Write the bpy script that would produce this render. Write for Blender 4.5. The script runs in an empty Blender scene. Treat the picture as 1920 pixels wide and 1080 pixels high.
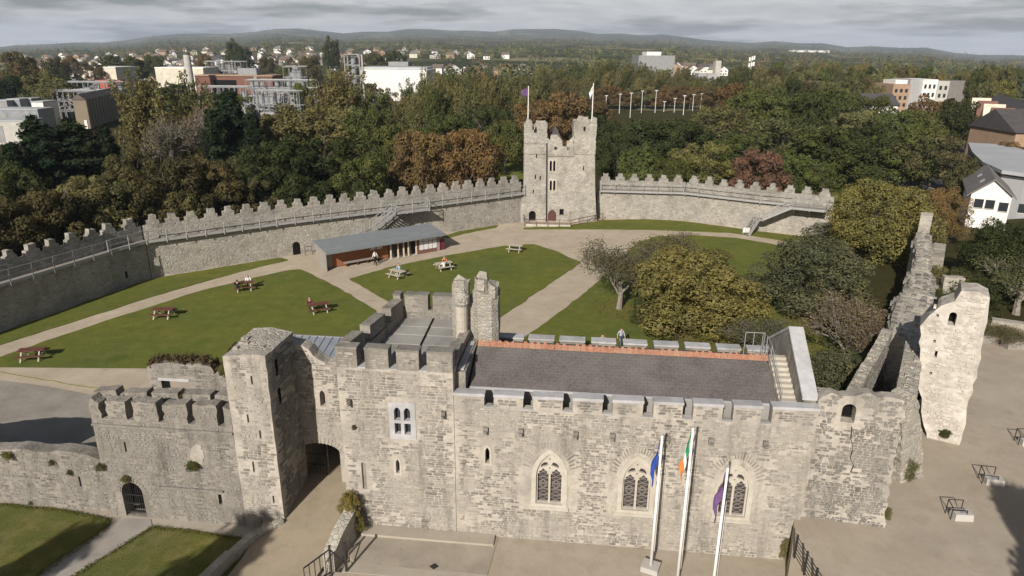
import bpy, bmesh, math, random
import numpy as np
from mathutils import Vector, Matrix
from mathutils.geometry import tessellate_polygon

# ------------------------------------------------------------------ camera, sky, sun, exposure
scene = bpy.context.scene
COL = scene.collection
FPX, PITCH, ROLL, CZ = 1290.0, math.radians(18.9), math.radians(0.45), 22.0
_f = np.array([0, math.cos(PITCH), -math.sin(PITCH)])
_u0 = np.array([0, math.sin(PITCH), math.cos(PITCH)])
_r = np.array([1., 0, 0]) * math.cos(ROLL) + _u0 * math.sin(ROLL)
_u = np.cross(_r, _f)
CAM = np.array([0, 0, CZ])
cam_data = bpy.data.cameras.new('camera')
cam = bpy.data.objects.new('camera', cam_data); COL.objects.link(cam)
cam_data.sensor_width = 36.0
cam_data.lens = FPX / 1920 * 36.0
cam_data.clip_start = 0.5; cam_data.clip_end = 40000
m4 = Matrix.Identity(4)
for i in range(3):
    m4[i][0], m4[i][1], m4[i][2], m4[i][3] = _r[i], _u[i], -_f[i], CAM[i]
cam.matrix_world = m4
scene.camera = cam

SUN_EL, SUN_AZ = math.radians(29.5), math.radians(21.0)     # light travels towards (sin az, cos az)
TO_SUN = Vector((-math.sin(SUN_AZ) * math.cos(SUN_EL), -math.cos(SUN_AZ) * math.cos(SUN_EL), math.sin(SUN_EL)))
world = bpy.data.worlds.new('World'); scene.world = world; world.use_nodes = True
wn, wl = world.node_tree.nodes, world.node_tree.links
wn.clear()
w_out = wn.new('ShaderNodeOutputWorld'); w_bg = wn.new('ShaderNodeBackground')
sky = wn.new('ShaderNodeTexSky'); sky.sky_type = 'NISHITA'; sky.sun_disc = False
sky.sun_elevation = SUN_EL; sky.sun_rotation = math.radians(180 + 21.0)
sky.air_density = 1.0; sky.dust_density = 2.0; sky.ozone_density = 1.0
tc = wn.new('ShaderNodeTexCoord'); sp = wn.new('ShaderNodeSeparateXYZ')
wl.new(tc.outputs['Generated'], sp.inputs[0])
def wmath(op, a, b):
    n = wn.new('ShaderNodeMath'); n.operation = op
    for i, q in enumerate((a, b)):
        if isinstance(q, (int, float)): n.inputs[i].default_value = q
        else: wl.new(q, n.inputs[i])
    return n.outputs[0]
zz = wmath('ADD', wmath('MAXIMUM', sp.outputs[2], 0.0), 0.10)
cmb = wn.new('ShaderNodeCombineXYZ')
wl.new(wmath('DIVIDE', sp.outputs[0], zz), cmb.inputs[0]); wl.new(wmath('DIVIDE', sp.outputs[1], zz), cmb.inputs[1])
n1 = wn.new('ShaderNodeTexNoise'); n1.inputs['Scale'].default_value = 0.62; n1.inputs['Detail'].default_value = 7; n1.inputs['Roughness'].default_value = 0.56
n2 = wn.new('ShaderNodeTexNoise'); n2.inputs['Scale'].default_value = 1.9; n2.inputs['Detail'].default_value = 6; n2.inputs['Roughness'].default_value = 0.6
mp = wn.new('ShaderNodeMapping'); mp.inputs['Location'].default_value = (3.4, 1.3, 0.0)
wl.new(cmb.outputs[0], mp.inputs[0]); wl.new(mp.outputs[0], n1.inputs['Vector']); wl.new(cmb.outputs[0], n2.inputs['Vector'])
cov = wn.new('ShaderNodeValToRGB'); cov.color_ramp.elements[0].position = 0.60; cov.color_ramp.elements[1].position = 0.72
el_t = wmath('MULTIPLY', wmath('SUBTRACT', 1.0, wmath('MINIMUM', wmath('MULTIPLY', wmath('MAXIMUM', sp.outputs[2], 0.0), 2.6), 1.0)), 0.22)   # cumulus seen edge-on closes up towards the horizon
wl.new(wmath('ADD', n1.outputs['Fac'], el_t), cov.inputs[0])
tone = wn.new('ShaderNodeValToRGB')
tone.color_ramp.elements[0].position = 0.34; tone.color_ramp.elements[0].color = (0.72, 0.725, 0.74, 1)
tone.color_ramp.elements[1].position = 0.66; tone.color_ramp.elements[1].color = (1.02, 1.01, 1.0, 1)
wl.new(n2.outputs['Fac'], tone.inputs[0])
skymul = wn.new('ShaderNodeMix'); skymul.data_type = 'RGBA'; skymul.blend_type = 'MULTIPLY'; skymul.inputs[0].default_value = 1.0
wl.new(sky.outputs[0], skymul.inputs[6]); skymul.inputs[7].default_value = (0.072, 0.070, 0.069, 1)
grey = wn.new('ShaderNodeMix'); grey.data_type = 'RGBA'; grey.inputs[0].default_value = 0.12
wl.new(skymul.outputs[2], grey.inputs[6]); grey.inputs[7].default_value = (0.40, 0.43, 0.47, 1)
mixc = wn.new('ShaderNodeMix'); mixc.data_type = 'RGBA'
covs = wmath('MULTIPLY', cov.outputs[0], 0.92)
wl.new(covs, mixc.inputs[0]); wl.new(grey.outputs[2], mixc.inputs[6]); wl.new(tone.outputs[0], mixc.inputs[7])
wl.new(mixc.outputs[2], w_bg.inputs['Color']); w_bg.inputs['Strength'].default_value = 0.62
wl.new(w_bg.outputs[0], w_out.inputs['Surface'])

sun_data = bpy.data.lights.new('sun', 'SUN'); sun_data.energy = 5.0; sun_data.angle = math.radians(0.5); sun_data.color = (1.0, 0.935, 0.85)
sun = bpy.data.objects.new('sun', sun_data); COL.objects.link(sun)
sun.rotation_euler = TO_SUN.to_track_quat('Z', 'Y').to_euler(); sun.location = (0, 0, 80)
scene.view_settings.view_transform = 'Standard'; scene.view_settings.look = 'None'
scene.view_settings.gamma = 1.0; scene.view_settings.exposure = 0.3
scene.view_settings.use_curve_mapping = False
scene.render.engine = 'CYCLES'
scene.cycles.use_denoising = True
scene.cycles.max_bounces = 6; scene.cycles.transparent_max_bounces = 8; scene.cycles.volume_bounces = 0

# ------------------------------------------------------------------ reading distances off the photograph's geometry
def ray(x, y): return _f + _r * (x - 960) / FPX + _u * (540 - y) / FPX
def G(x, y, z=0.0):                       # where the sight line meets the level z
    d = ray(x, y); return CAM + d * ((z - CZ) / d[2])
def at(x, y, Y):                          # where it meets the plane Y metres ahead
    d = ray(x, y); return CAM + d * (Y / d[1])
class Frame:                              # a wall plane: s along, d back into the wall, z up
    def __init__(s, o, ang):
        s.o = np.array([o[0], o[1], 0.0]); s.a = ang
        s.e = np.array([math.cos(ang), math.sin(ang), 0.0]); s.n = np.array([-math.sin(ang), math.cos(ang), 0.0])
    def p(s, u, d, z): return s.o + s.e * u + s.n * d + np.array([0, 0, z])
    def px(s, x, y, d=0.0):               # (along, height) of a sight line on the plane d behind
        q = ray(x, y); o = s.o + s.n * d
        t = (s.n @ (o - CAM)) / (s.n @ q); w = CAM + q * t - s.o
        return (float(w @ s.e), float(w[2]))
    def back(s, d): return Frame(s.o + s.n * d, s.a)
    def shift(s, u, d): return Frame(s.p(u, d, 0), s.a)
def frame2(a, b): return Frame(a, math.atan2(b[1] - a[1], b[0] - a[0]))

# ------------------------------------------------------------------ materials
MATS = {}
def _nt(name):
    m = bpy.data.materials.new(name); m.use_nodes = True
    nt = m.node_tree; nt.nodes.clear()
    o = nt.nodes.new('ShaderNodeOutputMaterial'); b = nt.nodes.new('ShaderNodeBsdfPrincipled')
    nt.links.new(b.outputs[0], o.inputs[0]); MATS[name] = m
    return m, nt, b
def node(nt, t, **kw):
    n = nt.nodes.new(t)
    for k, v in kw.items(): setattr(n, k, v)
    return n
def mixrgb(nt, fac, a, b, mode='MIX'):
    n = node(nt, 'ShaderNodeMix', data_type='RGBA', blend_type=mode)
    for i, q in ((0, fac), (6, a), (7, b)):
        if hasattr(q, 'is_linked'): nt.links.new(q, n.inputs[i])
        elif i == 0: n.inputs[0].default_value = q
        else: n.inputs[i].default_value = (*q[:3], 1)
    return n.outputs[2]
def noise(nt, vec, scale, detail=4, rough=.6, lo=.35, hi=.65, stretch=None):
    if stretch:
        mpn = node(nt, 'ShaderNodeMapping'); mpn.inputs['Scale'].default_value = stretch
        nt.links.new(vec, mpn.inputs[0]); vec = mpn.outputs[0]
    n = node(nt, 'ShaderNodeTexNoise'); n.inputs['Scale'].default_value = scale
    n.inputs['Detail'].default_value = detail; n.inputs['Roughness'].default_value = rough
    nt.links.new(vec, n.inputs['Vector'])
    r = node(nt, 'ShaderNodeMapRange'); r.inputs[1].default_value = lo; r.inputs[2].default_value = hi
    nt.links.new(n.outputs['Fac'], r.inputs[0])
    return r.outputs[0]
def wpos(nt): return node(nt, 'ShaderNodeNewGeometry').outputs['Position']
def bump(nt, b, h, strength=.4, dist=.05):
    n = node(nt, 'ShaderNodeBump'); n.inputs['Strength'].default_value = strength; n.inputs['Distance'].default_value = dist
    nt.links.new(h, n.inputs['Height']); nt.links.new(n.outputs[0], b.inputs['Normal'])
def mat(name, c1, c2=None, scale=3.0, rough=.85, spec=.25, c3=None, scale3=.25, bmp=0.0, metal=0.0, stretch=None, streak=0):
    m, nt, b = _nt(name)
    b.inputs['Roughness'].default_value = rough; b.inputs['Specular IOR Level'].default_value = spec; b.inputs['Metallic'].default_value = metal
    if c2 is None: c2 = tuple(x * .78 for x in c1)
    pos = wpos(nt); h = noise(nt, pos, scale, 5, .62, stretch=stretch)
    col = mixrgb(nt, h, c1, c2)
    if c3 is not None: col = mixrgb(nt, noise(nt, pos, scale3, 4, .6, .45, .68), col, c3)
    if streak: col = mixrgb(nt, noise(nt, pos, 1.6, 5, .7, .5, .78, stretch=(1, 1, .16)), col, tuple(1 - streak for _ in range(3)), 'MULTIPLY')
    nt.links.new(col, b.inputs['Base Color'])
    if bmp: bump(nt, b, h, bmp, .04)
    return m
def mat_island(name, cols, rough=.9, spec=.2, nscale=6.0, weather=None, wscale=.35, bmp=.5):
    """one tone for each separate piece, with grain and a weathering that runs across pieces"""
    m, nt, b = _nt(name); b.inputs['Roughness'].default_value = rough; b.inputs['Specular IOR Level'].default_value = spec
    g = node(nt, 'ShaderNodeNewGeometry'); oi = node(nt, 'ShaderNodeObjectInfo')
    ad = node(nt, 'ShaderNodeMath', operation='ADD'); fr = node(nt, 'ShaderNodeMath', operation='FRACT')
    nt.links.new(g.outputs['Random Per Island'], ad.inputs[0]); nt.links.new(oi.outputs['Random'], ad.inputs[1]); nt.links.new(ad.outputs[0], fr.inputs[0])
    rp = node(nt, 'ShaderNodeValToRGB'); rp.color_ramp.interpolation = 'LINEAR'
    el = rp.color_ramp.elements
    while len(el) < len(cols): el.new(0.5)
    for i, c in enumerate(cols): el[i].position = i / (len(cols) - 1); el[i].color = (*c, 1)
    nt.links.new(fr.outputs[0], rp.inputs[0])
    h = noise(nt, g.outputs['Position'], nscale, 5, .65)
    col = mixrgb(nt, h, rp.outputs[0], (.62, .60, .58), 'MULTIPLY'); 
    mx = col.node; mx.inputs[0].default_value = .5
    if weather is not None: col = mixrgb(nt, noise(nt, g.outputs['Position'], wscale, 5, .65, .42, .7), col, weather)
    if name.startswith('stone'): col = mixrgb(nt, noise(nt, g.outputs['Position'], 1.6, 5, .7, .5, .78, stretch=(1, 1, .16)), col, (.5, .5, .5), 'MULTIPLY')
    nt.links.new(col, b.inputs['Base Color'])
    if bmp: bump(nt, b, h, bmp, .02)
    return m
def mat_rubble(name, cols, mortar, scale=2.6, weather=(.17, .16, .14), wscale=.16, zs=2.1, bmp=.7):
    """masonry too far away to tell its stones apart"""
    m, nt, b = _nt(name); b.inputs['Roughness'].default_value = .92; b.inputs['Specular IOR Level'].default_value = .15
    pos = wpos(nt)
    mp_ = node(nt, 'ShaderNodeMapping'); mp_.inputs['Scale'].default_value = (scale, scale, scale * zs); nt.links.new(pos, mp_.inputs[0])
    wob = node(nt, 'ShaderNodeTexNoise'); wob.inputs['Scale'].default_value = 1.7; nt.links.new(pos, wob.inputs['Vector'])
    addv = node(nt, 'ShaderNodeVectorMath', operation='ADD'); nt.links.new(mp_.outputs[0], addv.inputs[0]); nt.links.new(wob.outputs['Color'], addv.inputs[1])
    v1 = node(nt, 'ShaderNodeTexVoronoi', feature='DISTANCE_TO_EDGE'); v2 = node(nt, 'ShaderNodeTexVoronoi', feature='F1')
    for v in (v1, v2): nt.links.new(addv.outputs[0], v.inputs['Vector']); v.inputs['Scale'].default_value = 1.0
    sx = node(nt, 'ShaderNodeSeparateColor'); nt.links.new(v2.outputs['Color'], sx.inputs[0])
    rp = node(nt, 'ShaderNodeValToRGB'); el = rp.color_ramp.elements
    while len(el) < len(cols): el.new(.5)
    for i, c in enumerate(cols): el[i].position = i / (len(cols) - 1); el[i].color = (*c, 1)
    nt.links.new(sx.outputs[0], rp.inputs[0])
    mr = node(nt, 'ShaderNodeMapRange'); mr.inputs[1].default_value = .02; mr.inputs[2].default_value = .12; nt.links.new(v1.outputs['Distance'], mr.inputs[0])
    col = mixrgb(nt, mr.outputs[0], mortar, rp.outputs[0])
    col = mixrgb(nt, noise(nt, pos, wscale * 4, 6, .7, .45, .75), col, weather)
    col = mixrgb(nt, noise(nt, pos, wscale, 6, .7, .42, .62), col, (1.18, 1.16, 1.12), 'MULTIPLY')
    nt.links.new(col, b.inputs['Base Color']); bump(nt, b, mr.outputs[0], bmp, .06)
    return m
def mat_leaf(name, var=.26, transl=.3):
    """leaf colour comes from the object; clumps differ in tone, as real sprays do"""
    m = bpy.data.materials.new(name); m.use_nodes = True; MATS[name] = m
    nt = m.node_tree; nt.nodes.clear()
    o = node(nt, 'ShaderNodeOutputMaterial'); df = node(nt, 'ShaderNodeBsdfDiffuse'); tr = node(nt, 'ShaderNodeBsdfTranslucent'); mx = node(nt, 'ShaderNodeMixShader')
    oi = node(nt, 'ShaderNodeObjectInfo'); g = node(nt, 'ShaderNodeNewGeometry')
    n1_ = noise(nt, g.outputs['Position'], .6, 4, .65, .35, .65)
    c = mixrgb(nt, n1_, oi.outputs['Color'], (1.32, 1.2, .95), 'MULTIPLY')
    c = mixrgb(nt, noise(nt, g.outputs['Position'], .17, 3, .6, .4, .62), c, (.72, .78, .82), 'MULTIPLY')
    rr = node(nt, 'ShaderNodeMapRange'); rr.inputs[3].default_value = 1 - var; rr.inputs[4].default_value = 1 + var
    nt.links.new(g.outputs['Random Per Island'], rr.inputs[0])
    hs = node(nt, 'ShaderNodeHueSaturation'); nt.links.new(c, hs.inputs['Color']); nt.links.new(rr.outputs[0], hs.inputs['Value'])
    nt.links.new(hs.outputs[0], df.inputs[0]); nt.links.new(hs.outputs[0], tr.inputs[0])
    mx.inputs[0].default_value = transl
    nt.links.new(df.outputs[0], mx.inputs[1]); nt.links.new(tr.outputs[0], mx.inputs[2]); nt.links.new(mx.outputs[0], o.inputs[0])
    return m

# near masonry: lime mortar bed and the stones set in it
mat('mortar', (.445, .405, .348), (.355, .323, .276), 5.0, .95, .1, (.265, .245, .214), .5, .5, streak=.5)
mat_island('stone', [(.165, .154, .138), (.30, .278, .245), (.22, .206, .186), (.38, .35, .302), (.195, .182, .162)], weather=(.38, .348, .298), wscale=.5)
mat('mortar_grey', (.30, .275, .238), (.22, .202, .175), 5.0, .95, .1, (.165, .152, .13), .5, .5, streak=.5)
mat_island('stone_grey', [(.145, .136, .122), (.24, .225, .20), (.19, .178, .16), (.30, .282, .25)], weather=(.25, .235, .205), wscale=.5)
mat('limewash', (.575, .535, .475), (.47, .435, .38), 2.6, .95, .1, (.36, .325, .275), 1.1, .9, streak=.35)
mat_island('limewash_stone', [(.57, .53, .47), (.48, .445, .39), (.63, .59, .53)], weather=(.44, .405, .35), wscale=.8, bmp=.8)
mat_rubble('rubble_far', [(.21, .20, .175), (.34, .32, .28), (.27, .255, .225), (.40, .375, .33)], (.38, .355, .31))
mat_rubble('rubble_merlon', [(.19, .18, .16), (.28, .265, .235), (.36, .345, .31)], (.33, .31, .275), 3.0, weather=(.15, .14, .12))
mat_rubble('rubble_tower', [(.24, .23, .20), (.36, .34, .30), (.30, .28, .25), (.42, .40, .35)], (.40, .375, .33), 2.4)
mat('dressed', (.47, .435, .372), (.40, .37, .315), 4, .85, .2, (.38, .34, .28), .8, .2)
mat('coping', (.44, .435, .44), (.36, .355, .36), 2.5, .8, .3, (.29, .285, .28), .6, .2)
mat('lead', (.25, .24, .225), (.19, .185, .175), 2.0, .6, .4, (.30, .29, .27), .5, .15)
mat_island('slate', [(.138, .124, .119), (.146, .132, .127), (.142, .127, .122), (.150, .135, .129)], .8, .2, 9, weather=(.162, .147, .139), wscale=.7, bmp=.2)
mat_island('ridge_clay', [(.40, .185, .115), (.45, .225, .145), (.35, .17, .11)], .85, .2, 8, weather=(.36, .22, .15), wscale=1.2, bmp=.3)
mat('dark_void', (.012, .011, .010), None, 3, .95, .05)
mat('leaded_glass', (.035, .03, .028), (.06, .05, .045), 6, .35, .5)
mat('lead_came', (.24, .22, .20), None, 4, .6, .3)
mat('iron', (.025, .023, .022), None, 5, .6, .4)
mat('galv', (.32, .32, .312), (.25, .25, .245), 4, .55, .4)
mat('timber_grey', (.30, .275, .24), (.23, .21, .185), 6, .85, .15, stretch=(1, 1, .2))
mat('zinc', (.20, .213, .22), (.175, .187, .195), 1.0, .5, .4)
mat('blue_zinc', (.22, .245, .28), (.18, .20, .235), 1.5, .5, .4)
mat('cedar', (.33, .135, .06), (.24, .095, .045), 5, .7, .2, stretch=(.6, .6, 4))
mat('pale_post', (.62, .54, .42), None, 4, .7, .2)
mat('brown_frame', (.10, .04, .03), None, 4, .6, .3)
mat('poster', (.78, .77, .75), (.45, .46, .48), 7, .6, .2)
mat('glass_dark', (.03, .035, .04), None, 2, .12, .6)
mat('maroon', (.16, .02, .045), None, 4, .5, .3)
mat('table_maroon', (.14, .055, .04), (.10, .04, .03), 6, .7, .2)
mat('table_pale', (.47, .42, .35), (.36, .32, .27), 6, .8, .2)
mat('white_paint', (.80, .78, .75), (.72, .70, .67), 3, .45, .3)
mat('skin', (.50, .31, .23), None, 8, .6, .3)
mat('hair', (.035, .025, .02), None, 8, .7, .2)
for nm, c in dict(white=(.78, .77, .75), black=(.02, .02, .024), maroon=(.13, .03, .04), orange=(.62, .22, .12), navy=(.03, .04, .07), skyblue=(.25, .38, .55), greyblue=(.40, .42, .48), jeans=(.07, .09, .14), grey=(.2, .2, .2), red=(.5, .08, .05), tan=(.35, .27, .2)).items():
    mat('cloth_' + nm, c, tuple(x * .85 for x in c), 9, .9, .1)
mat('flag_blue', (.035, .075, .32), None, 4, .8, .1); mat('flag_gold', (.75, .55, .05), None, 4, .8, .1)
mat('flag_green', (.02, .22, .09), None, 4, .8, .1); mat('flag_white', (.80, .79, .77), None, 4, .8, .1); mat('flag_orange', (.70, .22, .06), None, 4, .8, .1)
mat('flag_purple', (.15, .085, .20), None, 4, .8, .1)
# ground surfaces
def mat_grass(name, a, b_, c, s3=.12):
    m, nt, b = _nt(name); b.inputs['Roughness'].default_value = .95; b.inputs['Specular IOR Level'].default_value = .08
    pos = wpos(nt)
    col = mixrgb(nt, noise(nt, pos, 9.0, 6, .75, .3, .7), a, b_)
    col = mixrgb(nt, noise(nt, pos, .9, 5, .7, .45, .75), col, c)
    col = mixrgb(nt, noise(nt, pos, s3, 4, .6, .35, .65), col, (1.26, 1.14, .95), 'MULTIPLY')
    col = mixrgb(nt, noise(nt, pos, .42, 5, .7, .52, .74), col, (.72, .80, .72), 'MULTIPLY')
    col = mixrgb(nt, noise(nt, pos, 1.7, 4, .7, .68, .84), col, (.20, .18, .09))
    nt.links.new(col, b.inputs['Base Color']); bump(nt, b, noise(nt, pos, 22, 4, .7, .2, .8), .8, .05)
    return m
mat_grass('grass', (.117, .140, .032), (.096, .116, .027), (.152, .156, .047))
mat_grass('grass_front', (.120, .132, .038), (.085, .098, .028), (.19, .172, .078), .3)
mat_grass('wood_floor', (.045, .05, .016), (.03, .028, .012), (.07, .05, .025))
def mat_gravel(name, a, b_, c, d=None):
    m, nt, b = _nt(name); b.inputs['Roughness'].default_value = .95; b.inputs['Specular IOR Level'].default_value = .1
    pos = wpos(nt)
    col = mixrgb(nt, noise(nt, pos, 14, 6, .8, .3, .7), a, b_)
    col = mixrgb(nt, noise(nt, pos, .35, 6, .7, .42, .7), col, c)
    col = mixrgb(nt, noise(nt, pos, .8, 6, .75, .5, .8), col, (.78, .76, .73), 'MULTIPLY')
    col = mixrgb(nt, noise(nt, pos, 5, 3, .8, .62, .75), col, (.8, .79, .77), 'MULTIPLY')
    if d: col = mixrgb(nt, noise(nt, pos, .9, 6, .75, .58, .8), col, d)
    nt.links.new(col, b.inputs['Base Color']); bump(nt, b, noise(nt, pos, 30, 3, .7, .2, .8), .5, .02)
    return m
mat_gravel('gravel', (.43, .363, .278), (.36, .304, .23), (.475, .405, .315), (.32, .266, .195))
mat_gravel('sand', (.37, .318, .25), (.32, .275, .215), (.41, .355, .282), (.29, .245, .19))
mat_gravel('ramp_earth', (.37, .31, .23), (.30, .25, .18), (.27, .225, .165))
mat_gravel('slab', (.33, .29, .235), (.27, .235, .19), (.38, .335, .27), (.19, .165, .13))
mat_gravel('slab_pale', (.41, .365, .30), (.36, .32, .26), (.33, .295, .24))
mat_gravel('tarmac_yard', (.27, .245, .21), (.22, .20, .17), (.34, .31, .27), (.17, .155, .13))
mat_gravel('concrete_path', (.33, .30, .27), (.27, .245, .22), (.38, .35, .31), (.2, .185, .16))
mat_gravel('asphalt', (.075, .075, .078), (.055, .055, .058), (.095, .093, .09))
mat_leaf('leaf'); mat_leaf('leaf_soft', .35, .3)
mat('bark', (.115, .095, .075), (.07, .06, .05), 4, .95, .1, bmp=.5)
mat('bark_pale', (.26, .235, .20), (.18, .16, .135), 4, .95, .1, bmp=.5)
# far buildings
mat('render_cream', (.62, .58, .47), None, .4, .85, .2); mat('render_white', (.74, .72, .68), (.66, .64, .60), .3, .85, .2)
mat('render_grey', (.34, .34, .34), (.30, .30, .30), .4, .8, .2); mat('tile_brown', (.16, .125, .10), (.12, .095, .08), .8, .85, .15)
mat('tile_dark', (.085, .078, .078), (.065, .06, .06), .8, .8, .2); mat('tile_grey', (.20, .185, .17), None, .8, .8, .2)
mat('brick_red', (.19, .098, .074), (.15, .076, .058), .9, .9, .15); mat('brick_tan', (.36, .25, .17), (.30, .205, .14), .9, .9, .15)
mat('steel_grey', (.27, .28, .29), (.19, .20, .21), .7, .6, .35); mat('steel_pale', (.27, .27, .268), (.20, .20, .20), .7, .6, .35)
mat('clad_tan', (.20, .165, .115), (.17, .14, .10), .5, .7, .25); mat('clad_tan_dark', (.12, .10, .075), None, .5, .7, .25); mat('tank_green', (.03, .15, .075), None, .5, .6, .3)
mat('concrete', (.46, .44, .40), (.38, .36, .33), .5, .85, .2); mat('roof_white', (.74, .74, .72), None, .3, .7, .2)
mat('roof_membrane', (.40, .41, .42), (.34, .35, .36), .15, .6, .3); mat('car_red', (.45, .03, .03), None, 1, .3, .5); mat('car_dark', (.03, .03, .035), None, 1, .3, .5); mat('car_white', (.75, .75, .75), None, 1, .3, .5)
mat('red_trim', (.42, .10, .06), None, 1, .7, .2); mat('tyre', (.02, .02, .02), None, 3, .9, .1)

# ------------------------------------------------------------------ mesh helpers
ORG = {}
def tag(o, label=None, cat=None, group=None, kind=None):
    for k, v in (('label', label), ('category', cat), ('group', group), ('kind', kind)):
        if v: o[k] = v
    return o
def thing(name, label, cat, loc=(0, 0, 0), group=None):
    o = bpy.data.objects.new(name, None); COL.objects.link(o); o.location = tuple(float(q) for q in loc)
    o.empty_display_size = .3; ORG[o.name] = np.array([float(q) for q in loc])
    return tag(o, label, cat, group)
def place(o, parent):
    COL.objects.link(o)
    if parent is not None: o.parent = parent; ORG[o.name] = ORG[parent.name]
    else: ORG[o.name] = np.zeros(3)
    return o
class MB:
    def __init__(s): s.v = []; s.f = []
    def add(s, vs, fs):
        k = len(s.v); s.v += [tuple(float(c) for c in q) for q in vs]; s.f += [tuple(i + k for i in q) for q in fs]; return s
    def box(s, a, b):
        (x0, y0, z0), (x1, y1, z1) = a, b
        return s.add([(x0, y0, z0), (x1, y0, z0), (x1, y1, z0), (x0, y1, z0), (x0, y0, z1), (x1, y0, z1), (x1, y1, z1), (x0, y1, z1)],
                     [(0, 3, 2, 1), (4, 5, 6, 7), (0, 1, 5, 4), (1, 2, 6, 5), (2, 3, 7, 6), (3, 0, 4, 7)])
    def fbox(s, fr, u0, u1, d0, d1, z0, z1):
        c = [(u0, d0, z0), (u1, d0, z0), (u1, d1, z0), (u0, d1, z0), (u0, d0, z1), (u1, d0, z1), (u1, d1, z1), (u0, d1, z1)]
        return s.add([fr.p(*q) for q in c], [(0, 3, 2, 1), (4, 5, 6, 7), (0, 1, 5, 4), (1, 2, 6, 5), (2, 3, 7, 6), (3, 0, 4, 7)])
    def hexa(s, c8): return s.add(c8, [(0, 3, 2, 1), (4, 5, 6, 7), (0, 1, 5, 4), (1, 2, 6, 5), (2, 3, 7, 6), (3, 0, 4, 7)])
    def tube(s, p0, p1, r0, r1=None, n=6, caps=True):
        r1 = r0 if r1 is None else r1
        p0, p1 = np.array(p0, float), np.array(p1, float); d = p1 - p0; L = np.linalg.norm(d)
        if L < 1e-6: return s
        d /= L; a = np.cross(d, [0, 0, 1.0]) if abs(d[2]) < .95 else np.cross(d, [1.0, 0, 0]); a /= np.linalg.norm(a); b = np.cross(d, a)
        vs = []
        for P, R in ((p0, r0), (p1, r1)):
            for i in range(n):
                t = 2 * math.pi * i / n; vs.append(P + (a * math.cos(t) + b * math.sin(t)) * R)
        fs = [(i, (i + 1) % n, n + (i + 1) % n, n + i) for i in range(n)]
        if caps: fs += [tuple(range(n - 1, -1, -1)), tuple(range(n, 2 * n))]
        return s.add(vs, fs)
    def bar(s, p0, p1, w, h=None):
        """square bar from p0 to p1, w across, h high"""
        h = w if h is None else h
        p0, p1 = np.array(p0, float), np.array(p1, float); d = p1 - p0; d /= np.linalg.norm(d)
        a = np.cross(d, [0, 0, 1.0]) if abs(d[2]) < .98 else np.array([1.0, 0, 0]); a /= np.linalg.norm(a); b = np.cross(a, d)
        vs = [P + a * sa * w / 2 + b * sb * h / 2 for P in (p0, p1) for sa, sb in ((-1, -1), (1, -1), (1, 1), (-1, 1))]
        return s.add(vs, [(0, 1, 2, 3), (7, 6, 5, 4), (0, 4, 5, 1), (1, 5, 6, 2), (2, 6, 7, 3), (3, 7, 4, 0)])
    def prism(s, pts, z0, z1):
        """upright prism over a plan polygon"""
        n = len(pts); vs = [(p[0], p[1], z0) for p in pts] + [(p[0], p[1], z1) for p in pts]
        tri = tessellate_polygon([[Vector((p[0], p[1], 0)) for p in pts]])
        fs = [tuple(reversed(t)) for t in tri] + [tuple(i + n for i in t) for t in tri] + [(i, (i + 1) % n, n + (i + 1) % n, n + i) for i in range(n)]
        return s.add(vs, fs)
    def slab(s, fr, outer, holes=(), d0=0.0, d1=.5):
        """a wall: outline (along, height) with openings, from depth d0 to d1"""
        loops = [list(outer)] + [list(h) for h in holes]
        tri = tessellate_polygon([[Vector((p[0], p[1], 0)) for p in lp] for lp in loops])
        flat = [p for lp in loops for p in lp]; n = len(flat)
        vs = [fr.p(p[0], d0, p[1]) for p in flat] + [fr.p(p[0], d1, p[1]) for p in flat]
        fs = [tuple(t) for t in tri] + [tuple(i + n for i in reversed(t)) for t in tri]
        k = 0
        for lp in loops:
            L = len(lp)
            for i in range(L): a, b = k + i, k + (i + 1) % L; fs.append((a, b, n + b, n + a))
            k += L
        return s.add(vs, fs)
    def build(s, name, m, parent=None, smooth=False, mats=None, idx=None):
        off = ORG[parent.name] if parent is not None else np.zeros(3)
        me = bpy.data.meshes.new(name)
        v = np.array(s.v) - off
        me.from_pydata(v.tolist(), [], s.f)
        bm = bmesh.new(); bm.from_mesh(me); bmesh.ops.recalc_face_normals(bm, faces=bm.faces); bm.to_mesh(me); bm.free()
        for q in (mats or [m]): me.materials.append(MATS[q])
        if idx is not None: me.polygons.foreach_set('material_index', idx)
        if smooth: me.polygons.foreach_set('use_smooth', [True] * len(me.polygons))
        me.update()
        return place(bpy.data.objects.new(name, me), parent)
def dup_tree(root, loc=None, rotz=None, scale=None):
    def cp(o, par):
        c = o.copy(); COL.objects.link(c); c.parent = par
        if par is not None: c.matrix_parent_inverse = o.matrix_parent_inverse.copy()
        for ch in o.children: cp(ch, c)
        return c
    r = cp(root, None)
    if loc is not None: r.location = tuple(float(q) for q in loc)
    if rotz is not None: r.rotation_euler = (0, 0, rotz)
    if scale is not None: r.scale = scale if hasattr(scale, '__len__') else (scale,) * 3
    return r
def inside(p, poly):
    x, y = p; c = False; j = len(poly) - 1
    for i in range(len(poly)):
        xi, yi = poly[i]; xj, yj = poly[j]
        if (yi > y) != (yj > y) and x < (xj - xi) * (y - yi) / (yj - yi + 1e-12) + xi: c = not c
        j = i
    return c
def pointed(cx, z0, w, zs, za, n=6):
    """a pointed arch outline from its sill, anticlockwise"""
    h = za - zs; r = (w * w / 4 + h * h) / w; c = w / 2 - r
    a1 = math.atan2(h, -c)
    right = [(cx + c + r * math.cos(a1 * i / n), zs + r * math.sin(a1 * i / n)) for i in range(n + 1)]
    left = [(2 * cx - x, z) for x, z in reversed(right[:-1])]
    return [(cx - w / 2, z0), (cx + w / 2, z0)] + right + left
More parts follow.
